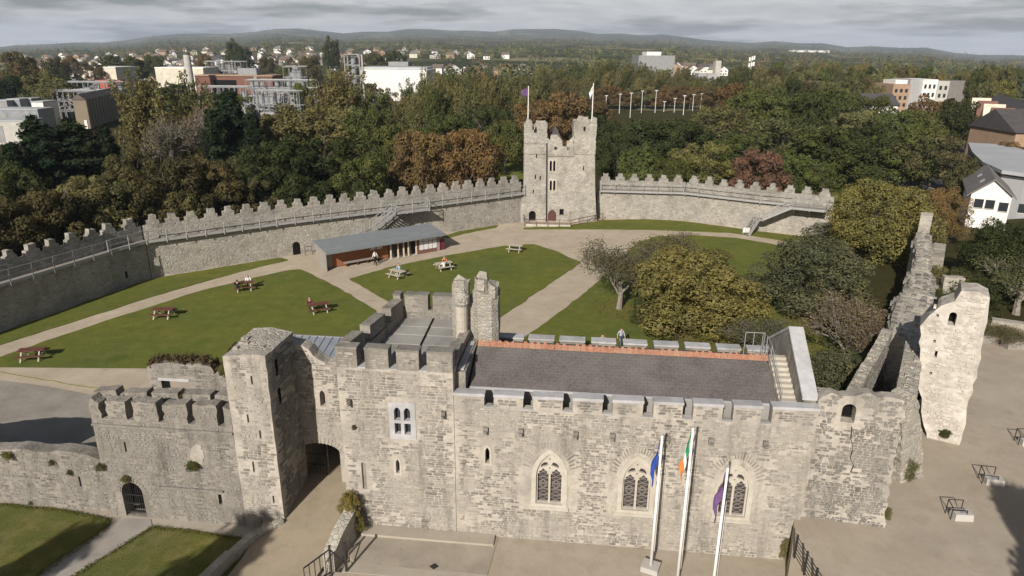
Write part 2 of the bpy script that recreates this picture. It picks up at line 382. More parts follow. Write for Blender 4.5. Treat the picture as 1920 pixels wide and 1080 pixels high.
def round_arch(cx, z0, w, zs, rise=None, n=8):
    rise = w / 2 if rise is None else rise
    return [(cx - w / 2, z0), (cx + w / 2, z0)] + [(cx + w / 2 * math.cos(math.pi * i / n), zs + rise * math.sin(math.pi * i / n)) for i in range(n + 1)]
def rect(u0, u1, z0, z1): return [(u0, z0), (u1, z0), (u1, z1), (u0, z1)]
def rough(poly, rng, amp=.06, step=.35, keep=lambda p: False):
    """break a straight outline into an uneven one"""
    out = []
    for i in range(len(poly)):
        a, b = np.array(poly[i]), np.array(poly[(i + 1) % len(poly)]); L = np.linalg.norm(b - a); n = max(1, int(L / step))
        for k in range(n):
            q = a + (b - a) * k / n
            if k and not keep(q): q = q + np.array([rng.uniform(-amp, amp), rng.uniform(-amp, amp)])
            out.append((float(q[0]), float(q[1])))
    return out

# stones: a few unit shapes, stretched to fit their place in the wall
def unit_stone(rng):
    c = .16
    base = [(-.5 + c, -.5), (.5 - c, -.5), (.5, -.5 + c * 1.2), (.5, .5 - c * 1.2), (.5 - c, .5), (-.5 + c, .5), (-.5, .5 - c * 1.2), (-.5, -.5 + c * 1.2)]
    base = [(x * rng.uniform(.9, 1.04), z * rng.uniform(.86, 1.06)) for x, z in base]
    k = rng.uniform(.84, .92)
    vs = [(x, .5, z) for x, z in base] + [(x, -.55 + rng.uniform(-.15, .15), z) for x, z in base] + [(x * k, -1 + rng.uniform(-.25, .25), z * k * .95) for x, z in base]
    fs = [(i, (i + 1) % 8, 8 + (i + 1) % 8, 8 + i) for i in range(8)] + [(8 + i, 8 + (i + 1) % 8, 16 + (i + 1) % 8, 16 + i) for i in range(8)] + [tuple(range(16, 24))]
    return vs, fs
_rs = random.Random(5)
USTONE = [unit_stone(_rs) for _ in range(14)]
UMESH = {}
def ustone_mesh(i, m):
    if (i, m) not in UMESH:
        me = bpy.data.meshes.new('stone'); me.from_pydata(USTONE[i][0], [], USTONE[i][1]); me.materials.append(MATS[m]); UMESH[(i, m)] = me
    return UMESH[(i, m)]
def stones(parent, fr, outer, holes=(), seed=1, cw=(.15, .5), ch=(.07, .165), proud=.026, cover=.92, m='stone', n_ind=300, margin=.03, mname='stone', patch=.55):
    rng = random.Random(seed)
    zs = [p[1] for p in outer]; us = [p[0] for p in outer]; z = min(zs) + .02; L = []
    from mathutils import noise as mn
    while z < max(zs):
        h = rng.uniform(*ch); u = min(us) + rng.uniform(-.3, 0)
        while u < max(us):
            w = rng.uniform(*cw) * (1.25 if h > .15 else 1.0)
            zc = z + h / 2 + .012 * math.sin(u * 1.3 + z); uc = u + w / 2
            hh = h * rng.uniform(.72, 1.0); ww = w - rng.uniform(.02, .05)
            nz = mn.fractal(Vector((uc * .45 + seed * 7.1, zc * .6, 0)), 1.0, 2.0, 4)
            if rng.random() < cover * (1.0 if nz > -patch * .3 else .72):
                cs = [(uc + sx * (ww / 2 + margin), zc + sz * (hh / 2 + margin)) for sx in (-1, 1) for sz in (-1, 1)]
                if all(inside(q, outer) for q in cs) and not any(inside(q, hl) for hl in holes for q in cs + [(uc, zc)]) \
                   and not any(uc - ww / 2 < x < uc + ww / 2 and zc - hh / 2 < y < zc + hh / 2 for hl in holes for x, y in hl):
                    L.append((ww * hh, uc, zc, ww, hh, rng.randrange(len(USTONE)), proud * rng.uniform(.5, 1.35)))
            u += w
        z += h + .012
    L.sort(reverse=True)
    off = ORG[parent.name]
    for _, uc, zc, ww, hh, k, pr in L[:n_ind]:
        o = bpy.data.objects.new(mname, ustone_mesh(k, m)); COL.objects.link(o); o.parent = parent
        o.location = tuple(fr.p(uc, 0, zc) - off); o.rotation_euler = (0, 0, fr.a); o.scale = (ww, pr, hh)
    rest = L[n_ind:]
    if rest:
        mb = MB()
        for _, uc, zc, ww, hh, k, pr in rest:
            vs, fs = USTONE[k]
            mb.add([fr.p(uc + x * ww, y * pr, zc + zz_ * hh) for x, y, zz_ in vs], fs)
        v = np.array(mb.v) - off; me = bpy.data.meshes.new('small_stones'); me.from_pydata(v.tolist(), [], mb.f); me.materials.append(MATS[m])
        o = place(bpy.data.objects.new('small_stones', me), parent); o['kind'] = 'stuff'
def sheet(name, pts, z, m, thick=0.0, kind='structure'):
    """a level surface over a plan polygon; thick gives it a real edge"""
    mb = MB()
    if thick: mb.prism(pts, z - thick, z)
    else:
        tri = tessellate_polygon([[Vector((p[0], p[1], 0)) for p in pts]])
        mb.add([(p[0], p[1], z) for p in pts], tri)
    o = mb.build(name, m); o['kind'] = kind
    return o
def smooth_poly(pts, it=2):
    for _ in range(it):
        q = []
        for i in range(len(pts)):
            a, b = np.array(pts[i]), np.array(pts[(i + 1) % len(pts)]); q += [tuple(a * .8 + b * .2), tuple(a * .2 + b * .8)]
        pts = q
    return pts
# ------------------------------------------------------------------ the land
def px2(lst, z=0.0): return [tuple(G(x, y, z)[:2]) for x, y in lst]
def land_mat():
    m, nt, b = _nt('land'); b.inputs['Roughness'].default_value = .98; b.inputs['Specular IOR Level'].default_value = .05
    pos = wpos(nt)
    v = node(nt, 'ShaderNodeTexVoronoi', feature='F1'); v.inputs['Scale'].default_value = .0045; nt.links.new(pos, v.inputs['Vector'])
    sx = node(nt, 'ShaderNodeSeparateColor'); nt.links.new(v.outputs['Color'], sx.inputs[0])
    rp = node(nt, 'ShaderNodeValToRGB'); el = rp.color_ramp.elements
    cols = [(.07, .085, .032), (.13, .135, .055), (.30, .255, .165), (.10, .115, .045), (.065, .075, .03)]
    while len(el) < len(cols): el.new(.5)
    for i, c in enumerate(cols): el[i].position = i / (len(cols) - 1); el[i].color = (*c, 1)
    nt.links.new(sx.outputs[0], rp.inputs[0])
    e = node(nt, 'ShaderNodeTexVoronoi', feature='DISTANCE_TO_EDGE'); e.inputs['Scale'].default_value = .0045; nt.links.new(pos, e.inputs['Vector'])
    mr = node(nt, 'ShaderNodeMapRange'); mr.inputs[1].default_value = .05; mr.inputs[2].default_value = .16; nt.links.new(e.outputs['Distance'], mr.inputs[0])
    col = mixrgb(nt, mr.outputs[0], (.03, .036, .014), rp.outputs[0])
    col = mixrgb(nt, noise(nt, pos, .0022, 6, .7, .46, .62), col, (.05, .055, .026))
    col = mixrgb(nt, noise(nt, pos, .02, 5, .7, .45, .7), col, (.04, .04, .018))
    nt.links.new(col, b.inputs['Base Color'])
land_mat()
# rise of the far land: how high the skyline stands over the level horizon, read against bearing
BEAR = [(-1300, 10), (0, 6), (200, 14), (400, 34), (560, 46), (590, 50), (640, 44), (800, 50), (960, 53), (1020, 54), (1150, 46), (1300, 34), (1420, 28), (1530, 25), (1640, 18), (1780, 8), (1920, 3), (3200, 5)]
bx = np.array([(x - 960) / FPX / math.cos(PITCH) for x, _ in BEAR]); by = np.array([(h - 6) * .78 / FPX for _, h in BEAR])
def far_h(x, y):
    r = np.hypot(x, y); tb = np.where(y > 0, x / np.maximum(y, 1.0), np.sign(x) * 9)
    ang = np.interp(tb, bx, by) + .0016 * np.sin(tb * 37) + .001 * np.sin(tb * 91 + 1)
    D = 7500.0
    pl = np.clip(ang * 1.0, 0, .026)                       # the plain climbs gently, more so straight ahead
    plain = pl * np.clip(r - 450, 0, None) * np.clip(r / 900, 0, 1)
    t = np.clip((r - 5200) / (D - 5200), 0, 1); t = t * t * (3 - 2 * t)
    return plain + t * np.maximum(0, 22 + ang * D - plain) - np.clip((r - D) / 1500, 0, 1) * 90
def polar(name, rs, m, z0):
    na = 220; th = np.linspace(0, 2 * math.pi, na, endpoint=False); V = []; Fc = []
    for r in rs:
        x, y = r * np.sin(th), r * np.cos(th); z = far_h(x, y) + z0
        V += list(zip(x, y, z))
    for i in range(len(rs) - 1):
        for j in range(na):
            a, b_ = i * na + j, i * na + (j + 1) % na; Fc.append((a, b_, b_ + na, a + na))
    if rs[0] < 5: Fc.append(tuple(range(na)))
    mb = MB(); mb.v = [tuple(map(float, q)) for q in V]; mb.f = Fc
    o = mb.build(name, m, smooth=True); o['kind'] = 'structure'; return o
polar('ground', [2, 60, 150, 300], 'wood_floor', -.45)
polar('hills', [299, 450, 600, 800, 1000, 1200, 1500, 1800, 2200, 2700, 3200, 3800, 4400, 5000, 5600, 6200, 6800, 7200, 7500, 7900, 8600, 9500], 'land', -.45)

# the courtyard
cy = px2([(-260, 700), (0, 621), (215, 545), (285, 521), (523, 482), (800, 442), (953, 418), (1120, 408), (1280, 413), (1420, 432), (1545, 446), (1640, 500), (1640, 700)]) + [(14, 34), (0, 36), (-12, 33), (-17, 32), (-30, 33), (-60, 36)]
sheet('courtyard_gravel', cy, -.02, 'gravel')
R = random.Random(3)
def lawn(name, px, m='grass', z=.035, world_pts=None, amp=.1):
    pts = (px2(px) if px else []) + (world_pts or [])
    pts = rough(pts, R, amp, .8)
    return sheet(name, smooth_poly(pts, 1), z, m, .06)
lawn('west_lawn', [(-300, 790), (0, 670), (120, 628), (200, 601), (290, 573), (350, 553), (410, 537), (480, 520), (540, 507), (562, 505), (590, 518), (640, 543), (705, 582), (700, 640), (560, 700), (400, 740), (275, 731), (170, 727), (0, 697), (-300, 690)][1:-1] + [(-200, 668), (-200, 735)])
lawn('wall_foot_grass', [(-120, 690), (0, 647), (140, 603), (290, 555), (410, 521), (480, 502), (541, 488), (525, 483), (400, 504), (284, 523), (215, 547), (0, 624), (-120, 668)])
lawn('middle_lawn', [(654, 523), (735, 500), (850, 477), (960, 459), (1000, 458), (1040, 470), (1090, 493), (1060, 513), (1000, 553), (935, 598), (880, 625), (790, 600), (718, 560)])
lawn('orchard_lawn', [(900, 700), (988, 629), (1040, 592), (1100, 547), (1150, 500), (1195, 455), (1235, 443), (1300, 441), (1380, 446), (1450, 458), (1540, 478), (1640, 500), (1650, 560), (1640, 700)], world_pts=[(14.5, 35), (0, 36.2)])
lawn('north_wall_grass', [(981, 427), (1050, 425), (1130, 413), (1210, 411), (1282, 415), (1380, 428), (1420, 434), (1545, 448), (1580, 470), (1500, 458), (1440, 447), (1372, 437), (1250, 432), (1130, 430), (981, 430)])
lawn('tower_west_grass', [(825, 445), (860, 434), (915, 425), (935, 422), (930, 427), (890, 434), (840, 446)])
lawn('park_grass', [(915, 300), (990, 280), (985, 335), (925, 340)])
lawn('park_grass_east', [(1555, 335), (1640, 330), (1640, 380), (1560, 385)])
# yard left of the castle, front lawns and path
sheet('yard', px2([(-200, 690), (0, 712), (90, 724), (172, 740)]) + [(-17, 31), (-19, 29.6), (-60, 36), (-60, 45)], -.012, 'tarmac_yard')
FL = -.3
sheet('front_ground', [(-70, -20), (13.2, -20), (13.2, 30), (-4, 34), (-12, 33), (-22, 30.4), (-70, 36)], FL - .06, 'slab_pale')
R.seed(8)
lawn('front_lawn_west', None, 'grass_front', FL, px2([(-300, 930), (0, 943), (120, 955), (208, 972), (205, 985), (120, 1040), (60, 1085), (-60, 1180), (-300, 1180)], FL), .05)
lawn('front_lawn_east', None, 'grass_front', FL, px2([(285, 985), (400, 1000), (495, 1012), (485, 1045), (440, 1110), (400, 1180), (60, 1180), (130, 1085), (210, 1035)], FL), .05)
sheet('door_path', px2([(235, 972), (282, 972), (285, 985), (210, 1035), (130, 1085), (40, 1150), (-60, 1180), (60, 1085), (120, 1040), (205, 985)], FL), FL - .035, 'concrete_path')
# the ramp up to the gate
FR = Frame((-6.97, 28.14), math.atan2(-2.21, 20.32))
mb = MB(); N = 10; vs = []; fs = []
for i in range(N + 1):
    d = -9 + (6.4 + 9) * i / N; z = FL + .03 + (.42 - FL) * min(1, max(0, (d + 4) / 6.5))
    for u in (-5.1, -3, -1.2): vs.append(FR.p(u + (-1.0 if d < -3 else 0) * ((-3 - d) / 6), d, z))
for i in range(N):
    for j in range(2): a = i * 3 + j; fs.append((a, a + 1, a + 4, a + 3))
mb.add(vs, fs); tag(mb.build('gate_ramp', 'ramp_earth', smooth=True), kind='structure')
# paving in front of the gatehouse
sheet('paving', [tuple(FR.p(u, d, 0)[:2]) for u, d in ((-.15, -.02), (6.45, -.02), (6.3, -2.6), (.2, -2.6), (-1.0, -1.2))], -.02, 'slab', .3)
mb = MB(); mb.fbox(FR, -.1, 6.3, -.75, -.03, -.2, .09); tag(mb.build('wall_foot_apron', 'slab_pale'), kind='structure')
mb = MB(); mb.fbox(FR, -.2, 6.3, -3.2, -2.62, -.3, -.02); tag(mb.build('paving_kerb', 'slab_pale'), kind='structure')
sheet('forecourt', [tuple(FR.p(u, d, 0)[:2]) for u, d in ((6.3, -.02), (20.2, -.02), (19.5, -9), (-.5, -9), (-.5, -3.22), (6.3, -3.22))], -.05, 'sand', .2)
# the raised sand terrace at the right
TZ = 2.2
terr = [tuple(FR.p(20.0, .35, 0)[:2]), (11.9, 23.9), (12.3, 22.2), (11.0, 14), (10, 0), (80, -10), (80, 52), (34.6, 46.8), (26, 38.5), (21, 34), (17, 27.6)]
sheet('terrace', terr, TZ, 'sand', 2.6)
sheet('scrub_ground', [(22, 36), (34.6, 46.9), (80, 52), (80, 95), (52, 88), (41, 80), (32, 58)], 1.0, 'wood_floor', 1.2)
# street at the right
road = [(44, 84), (50, 82), (60, 100), (72, 115), (92, 135), (120, 165), (150, 210), (140, 216), (108, 172), (82, 145), (62, 122), (50, 102)]
sheet('street', road, .02, 'asphalt', .5)
sheet('street_pavement', [(50, 82), (53.5, 81), (63, 98), (75, 112.5), (95, 132), (124, 163), (154, 208), (150, 210), (120, 165), (92, 135), (72, 115), (60, 100)], .13, 'concrete_path', .6)
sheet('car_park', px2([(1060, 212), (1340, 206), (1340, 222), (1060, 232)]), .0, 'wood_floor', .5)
sheet('sports_field', px2([(1855, 160), (1925, 158), (2000, 168), (1960, 176), (1850, 172)]), .05, 'grass', .5)
# ------------------------------------------------------------------ the castle front: chapel, gatehouse, tower, range
def rstones(*a, **k): return stones(*a, **k)
def coping(parent, fr, u0, u1, d0, d1, z0, z1, t=.15, ov=.06, m='coping'):
    """a cap stone with a weathered slope, from z0 at u0 to z1 at u1"""
    mb = MB()
    c = [(u0 - ov * 0, d0 - ov, z0), (u1, d0 - ov, z1), (u1, d1 + ov, z1), (u0, d1 + ov, z0)]
    mb.hexa([fr.p(*q) for q in c] + [fr.p(q[0], q[1], q[2] + t) for q in c])
    return mb.build('coping', m, parent)
# --- chapel
CH = thing('chapel', 'long pale stone chapel with grey slate roof and three arched traceried windows', 'chapel', FR.p(12, 0, 0))
U0, U1 = 4.42, 20.15
def capz(u): return 7.42 + .28 * (u - U0) / (U1 - U0)
wins = [(8.82, 2.02, 4.72), (12.79, 2.03, 4.72), (17.1, 2.08, 4.62)]
whole = [pointed(c, z0 - .12, 1.62, z0 + 1.55, za + .2) for c, z0, za in wins]
lan = pointed(5.93, 3.98, .26, 4.6, 4.86, 3)
front = rect(U0, U1, -.3, 6.93)
mb = MB(); mb.slab(FR, front, whole + [lan], 0, .4); mb.build('front_wall', 'mortar', CH)
bigger = [pointed(c, z0 - .25, 2.5, z0 + 1.6, za + .62) for c, z0, za in wins] + [pointed(5.93, 3.8, .5, 4.6, 5.1, 3)]
rstones(CH, FR, front, bigger, 11, cover=.86, cw=(.14, .46), ch=(.065, .15), proud=.022)
cren = [6.02, 7.77, 9.53, 11.28, 13.04, 14.74, 16.43, 18.05]; cw_ = .225
edges = [U0] + [q for c in cren for q in (c - cw_, c + cw_)] + [U1]
for i in range(0, len(edges), 2):
    a, b_ = edges[i], edges[i + 1]
    o = rect(a, b_, 6.93, 7.4)
    o[2] = (b_, capz(b_)); o[3] = (a, capz(a))
    mb = MB(); mb.slab(FR, o, (), 0, .4); mp_ = mb.build('merlon', 'mortar', CH)
    rstones(CH, FR, o, (), 30 + i, cover=.8, n_ind=6, ch=(.08, .15), proud=.016, m='stone_grey')
    coping(CH, FR, a - .03, b_ + .03, 0, .4, capz(a) + .002, capz(b_) + .002, .14)
for c in cren:
    mb = MB(); mb.fbox(FR, c - cw_ + .002, c + cw_ - .002, -.07, .12, 6.935, 6.965); mb.build('crenel_sill', 'coping', CH)
for x in (911, 977, 1079, 1148, 1250, 1333, 1435):
    u, z = FR.px(x, 805 + (x - 911) * .05)
    mb = MB(); mb.fbox(FR, u - .11, u + .11, -.17, .1, z - .14, z + .16); mb.fbox(FR, u - .07, u + .07, -.30, -.17, z - .12, z + .02)
    mb.build('water_spout', 'stone_grey', CH)
def tracery_window(parent, fr, c, z0, za):
    zs = z0 + 1.5
    w = MB(); w.slab(fr, pointed(c, z0 - .14, 1.66, zs, za + .24, 8), [pointed(c, z0, 1.24, zs, za, 8)], -.03, .5); win = w.build('window', 'dressed', parent)
    # tracery: two cusped lights, two eyes and a small quatrefoil
    def light(cx):
        base = [(cx - .25, z0 + .02), (cx + .25, z0 + .02), (cx + .25, zs - .02)]
        cusp = [(.25, .06), (.17, .12), (.2, .2), (.1, .25), (0, .36), (-.1, .25), (-.2, .2), (-.17, .12), (-.25, .06)]
        return base + [(cx + x, zs + y - .02) for x, y in cusp] + [(cx - .25, zs - .02)]
    def eye(sg):
        q = [(.06, .46), (.2, .40), (.34, .36), (.42, .30), (.40, .46), (.28, .60), (.14, .62)]
        q = [(c + sg * x, zs + y + .06) for x, y in q]
        return q if sg > 0 else q[::-1]
    holes = [light(c - .3), light(c + .3), eye(1), eye(-1)]
    for zq in (zs + .38, zs + .86): holes.append([(c + .055 * math.cos(k * math.pi / 4) * (1 if k % 2 == 0 else .5), zq + .07 * math.sin(k * math.pi / 4) * (1 if k % 2 == 0 else .5)) for k in range(8)])
    t = MB(); t.slab(fr, pointed(c, z0 + .001, 1.236, zs, za - .002, 8), holes, .12, .24); t.build('tracery', 'dressed', win)
    g = MB(); g.slab(fr, pointed(c, z0 + .005, 1.22, zs, za - .01, 8), (), .30, .32); g.build('glass', 'leaded_glass', win)
    l = MB()
    for cx in (c - .3, c + .3):
        for k in range(9):
            for sg in (-1, 1):
                zc = z0 + .08 + k * .21
                l.bar(fr.p(cx - .25, .285, zc - sg * .12), fr.p(cx + .25, .285, zc + sg * .12), .018)
        for k in range(1, 6): l.bar(fr.p(cx - .25, .28, z0 + .32 * k), fr.p(cx + .25, .28, z0 + .32 * k), .02)
        for sg in (-1, 1):
            l.bar(fr.p(cx, .275, z0 + .70), fr.p(cx + sg * .17, .275, z0 + .93), .03); l.bar(fr.p(cx + sg * .17, .275, z0 + .93), fr.p(cx, .275, z0 + 1.16), .03)
    l.build('lead_lattice', 'lead_came', win)
    s = MB(); s.hexa([fr.p(*q) for q in ((c - .92, -.12, z0 - .26), (c + .92, -.12, z0 - .26), (c + .92, .3, z0 - .26), (c - .92, .3, z0 - .26), (c - .92, -.12, z0 - .16), (c + .92, -.12, z0 - .16), (c + .92, .3, z0 - .02), (c - .92, .3, z0 - .02))]); s.build('sill', 'dressed', win)
    # fan of thin stones over the arch
    for k in range(23):
        t_ = (k + .5) / 23; ang = math.pi * (.06 + .88 * t_)
        bxp, bz = c + .95 * math.cos(ang), zs + .12 + 1.42 * math.sin(ang)
        dx, dz = math.cos(ang) * .75, math.sin(ang); q = math.hypot(dx, dz); dx /= q; dz /= q
        ln = R.uniform(.26, .4)
        v = MB(); v.bar(fr.p(bxp, .012, bz), fr.p(bxp + dx * ln, .012, bz + dz * ln), .065, .07); v.build('voussoir', 'stone', parent)
for c, z0, za in wins: tracery_window(CH, FR, c, z0, za)
def lancet(parent, fr, cx, z0, w, zs, za, m='dressed', rim=.1, dark='dark_void', depth=.5):
    a = MB(); a.slab(fr, pointed(cx, z0 - rim, w + 2 * rim, zs, za + rim * 1.3, 4), [pointed(cx, z0, w, zs, za, 4)], -.02, .3); wn_ = a.build('window', m, parent)
    a = MB(); a.slab(fr, pointed(cx, z0 - .03, w + .06, zs, za + .03, 4), (), depth, depth + .04); a.build('pane', dark, wn_)
    return wn_
lancet(CH, FR, 5.93, 4.0, .2, 4.6, 4.84)
# roof: two slopes of slates over a deck, clay ridge
EV, EZ, RV, RZ, BV = 1.08, 7.42, 3.72, 8.42, 6.55
ru0, ru1 = 4.95, 18.72
mb = MB(); mb.add([FR.p(ru0, EV, EZ - .06), FR.p(ru1, EV, EZ - .06), FR.p(ru1, RV, RZ - .06), FR.p(ru0, RV, RZ - .06), FR.p(ru0, BV, EZ - .06), FR.p(ru1, BV, EZ - .06)], [(0, 1, 2, 3), (3, 2, 5, 4), (0, 3, 4), (1, 5, 2)])
rf = mb.build('roof', 'slate', CH)
sl = math.hypot(RV - EV, RZ - EZ); sv = (RV - EV) / sl; sz = (RZ - EZ) / sl
def slate_at(row, u, w):
    a = row * .2; q0 = (EV + sv * a, EZ + sz * a + .028); q1 = (EV + sv * min(a + .26, sl), EZ + sz * min(a + .26, sl) + .004)
    return [FR.p(u, q0[0], q0[1] - .016), FR.p(u + w, q0[0], q0[1] - .016), FR.p(u + w, q1[0], q1[1] - .016), FR.p(u, q1[0], q1[1] - .016), FR.p(u, q0[0], q0[1]), FR.p(u + w, q0[0], q0[1]), FR.p(u + w, q1[0], q1[1]), FR.p(u, q1[0], q1[1])]
rows = int(sl / .2); cnt = 0; rest = MB()
for r_ in range(rows):
    u = ru0 - (.16 if r_ % 2 else 0)
    while u < ru1 - .05:
        a, b_ = max(u, ru0), min(u + .315, ru1)
        if b_ - a > .05:
            s8 = slate_at(r_, a + .001, b_ - a - .002)
            if r_ < 7 and cnt < 300:
                MB().hexa(s8).build('slate', 'slate', rf); cnt += 1
            else: rest.hexa(s8)
        u += .32
rest.build('small_slates', 'slate', rf)['kind'] = 'stuff'
nt_ = 44; tl = (ru1 + .1 - ru0) / nt_
for k in range(nt_):
    a = ru0 + k * tl; mb = MB()
    mb.add([FR.p(a + .005, RV - .27, RZ - .065), FR.p(a + tl - .005, RV - .27, RZ - .065), FR.p(a + tl - .005, RV, RZ + .1), FR.p(a + .005, RV, RZ + .1), FR.p(a + .005, RV + .27, RZ - .065), FR.p(a + tl - .005, RV + .27, RZ - .065)], [(0, 1, 2, 3), (3, 2, 5, 4), (0, 3, 4), (1, 5, 2), (0, 4, 5, 1)])
    for j in range(1):
        if R.random() < .85: mb.fbox(FR, a + .08 + R.uniform(-.03, .03), a + .2 + R.uniform(-.03, .03), RV - .025, RV + .025, RZ + .07, RZ + .1 + R.uniform(.05, .10))
    mb.build('ridge_tile', 'ridge_clay', rf)
mb = MB(); mb.fbox(FR, ru0, ru1, .41, EV + .02, 5.6, 6.15); mb.build('gutter', 'lead', CH)
mb = MB(); mb.fbox(FR, ru0, ru1, EV - .03, EV + .04, 6.16, EZ - .05); mb.build('roof_upstand', 'lead', CH)
mb = MB(); mb.fbox(FR, ru0, ru1, EV - .10, EV - .032, EZ - .12, EZ - .02); mb.build('eaves_flashing', 'coping', CH)
mb = MB(); mb.fbox(FR, U0 + .05, U1 - .05, 1.15, 6.6, -.3, 6.7); mb.build('rear_body', 'mortar', CH)
# rear parapet with its caps
cps = [(935, 981), (992, 1038), (1050, 1096), (1110, 1154), (1170, 1213), (1228, 1272), (1287, 1332), (1347, 1390), (1404, 1462)]
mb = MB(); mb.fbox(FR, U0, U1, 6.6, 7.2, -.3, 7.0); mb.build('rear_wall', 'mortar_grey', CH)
for a, b_ in cps:
    u0 = FR.px(a, 640, 6.7)[0]; u1 = FR.px(b_, 640, 6.7)[0]
    mb = MB(); mb.fbox(FR, u0, u1, 6.65, 7.15, 7.001, 7.46); mb.build('merlon', 'mortar_grey', CH); coping(CH, FR, u0 - .04, u1 + .04, 6.65, 7.15, 7.463, 7.463, .09)
# right gable with its sloping cap, stair and handrail
mb = MB(); g = [(19.62, 0.0), (20.15, 0.0)]
def gz(v): return 7.66 + (9.9 - 7.66) * (1 - abs(v - 3.72) / 3.72)
for i, (v0, v1) in enumerate(((.41, 3.72), (3.72, 6.6))):
    mb.hexa([FR.p(19.62, v0, 6.5), FR.p(20.13, v0, 6.5), FR.p(20.13, v1, 6.5), FR.p(19.62, v1, 6.5), FR.p(19.62, v0, gz(v0)), FR.p(20.13, v0, gz(v0)), FR.p(20.13, v1, gz(v1)), FR.p(19.62, v1, gz(v1))])
mb.fbox(FR, 19.62, 20.14, .96, 6.6, -.2, 6.5)
mb.build('gable', 'mortar_grey', CH)
for v0, v1 in ((.46, 1.6), (1.6, 2.66), (2.66, 3.72), (3.72, 5.2), (5.2, 6.6)):
    mb = MB(); z0_, z1_ = gz(v0), gz(v1); q = [(19.56, v0 + .005), (20.22, v0 + .005), (20.22, v1 - .005), (19.56, v1 - .005)]
    mb.hexa([FR.p(a, b_, (z0_ if b_ < (v0 + v1) / 2 else z1_) + .003) for a, b_ in q] + [FR.p(a, b_, (z0_ if b_ < (v0 + v1) / 2 else z1_) + .15) for a, b_ in q]); mb.build('coping', 'coping', CH)
for k in range(11):
    v = .6 + k * .29; mb = MB(); mb.fbox(FR, 18.86, 19.60, v, v + .29, 6.6, 7.2 + k * .135 + R.uniform(-.01, .01)); mb.build('step', 'dressed', CH)
hr = MB()
for k, (v, z) in enumerate(((.8, 7.4), (2.0, 7.95), (3.2, 8.5), (4.1, 8.6), (4.9, 8.4))):
    hr.tube(FR.p(18.8, v, z - .3), FR.p(18.8, v, z + .75), .018)
for zo in (.42, .75):
    for (v0, z0), (v1, z1) in zip(((.8, 7.4), (2.0, 7.95), (3.2, 8.5), (4.1, 8.6)), ((2.0, 7.95), (3.2, 8.5), (4.1, 8.6), (4.9, 8.4))): hr.tube(FR.p(18.8, v0, z0 + zo), FR.p(18.8, v1, z1 + zo), .016)
for u in (17.9, 18.3): hr.tube(FR.p(u, 4.6, 7.9), FR.p(u, 4.6, 9.3), .018)
hr.tube(FR.p(17.9, 4.6, 9.3), FR.p(18.8, 4.6, 9.3), .018); hr.tube(FR.p(18.8, 4.6, 8.6), FR.p(18.8, 4.6, 9.3), .018)
hr.build('handrail', 'galv', CH)

# --- gatehouse
GH = thing('gatehouse', 'pale stone gatehouse with battlements, lead roof and a dark arched gateway', 'gatehouse', FR.p(1.8, 0, 0))
gu0, gu1 = -.95, 4.40
gfront = rect(gu0, gu1, -.3, 8.5)
mull = rect(1.52, 2.48, 5.1, 6.78)
l2 = pointed(1.66, 3.1, .24, 3.65, 3.9, 3); slot = rect(-.12, .1, 2.1, 3.55)
mb = MB(); mb.slab(FR, gfront, [mull, l2, slot], 0, .9); mb.build('front_wall', 'mortar', GH)
mb = MB(); mb.fbox(FR, -.12, .1, .12, .2, 2.1, 3.55); mb.build('blocked_slot', 'mortar_grey', GH)
rstones(GH, FR, gfront, [rect(1.32, 2.68, 4.85, 7.0), pointed(1.66, 2.95, .45, 3.65, 4.1, 3), rect(-.2, .18, 2.0, 3.65)], 21, cover=.97, cw=(.16, .52), ch=(.075, .17), proud=.026)
# two-light mullioned window
hl = []
for cx in (1.77, 2.23):
    hl += [rect(cx - .15, cx + .15, 5.25, 5.82), pointed(cx, 5.97, .30, 6.42, 6.64, 3)]
mb = MB(); mb.slab(FR, rect(1.38, 2.62, 4.98, 6.88), hl, -.03, .25); wn_ = mb.build('window', 'coping', GH)
mb = MB(); mb.fbox(FR, 1.45, 2.55, .26, .28, 5.1, 6.8); mb.build('glass', 'glass_dark', wn_)
lancet(GH, FR, 1.66, 3.12, .18, 3.65, 3.88)
for x, y in ((656, 753), (832, 775)):
    u, z = FR.px(x, y); mb = MB(); mb.fbox(FR, u - .09, u + .09, -.2, .1, z - .1, z + .15); mb.fbox(FR, u - .05, u + .05, -.34, -.2, z - .1, z); mb.build('water_spout', 'stone_grey', GH)
gm = [FR.px(x, 675)[0] for x in (669, 684, 728, 743, 785, 800)]
gs = [(gu0, gm[0]), (gm[1], gm[2]), (gm[3], gm[4]), (gm[5], gu1)]
for i, (a, b_) in enumerate(gs):
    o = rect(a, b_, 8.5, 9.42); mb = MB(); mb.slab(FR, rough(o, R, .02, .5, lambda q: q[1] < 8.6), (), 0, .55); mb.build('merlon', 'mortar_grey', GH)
    rstones(GH, FR, rect(a, b_, 8.5, 9.3), (), 60 + i, cover=.95, n_ind=8, m='stone', proud=.018)
    coping(GH, FR, a - .02, b_ + .02, 0, .55, 9.423, 9.423, .09, .02, 'stone_grey')
mb = MB()
for a, b_ in ((gm[0], gm[1]), (gm[2], gm[3]), (gm[4], gm[5])): mb.fbox(FR, a, b_, -.02, .56, 8.5, 8.56)
mb.build('crenel_sill', 'coping', GH)
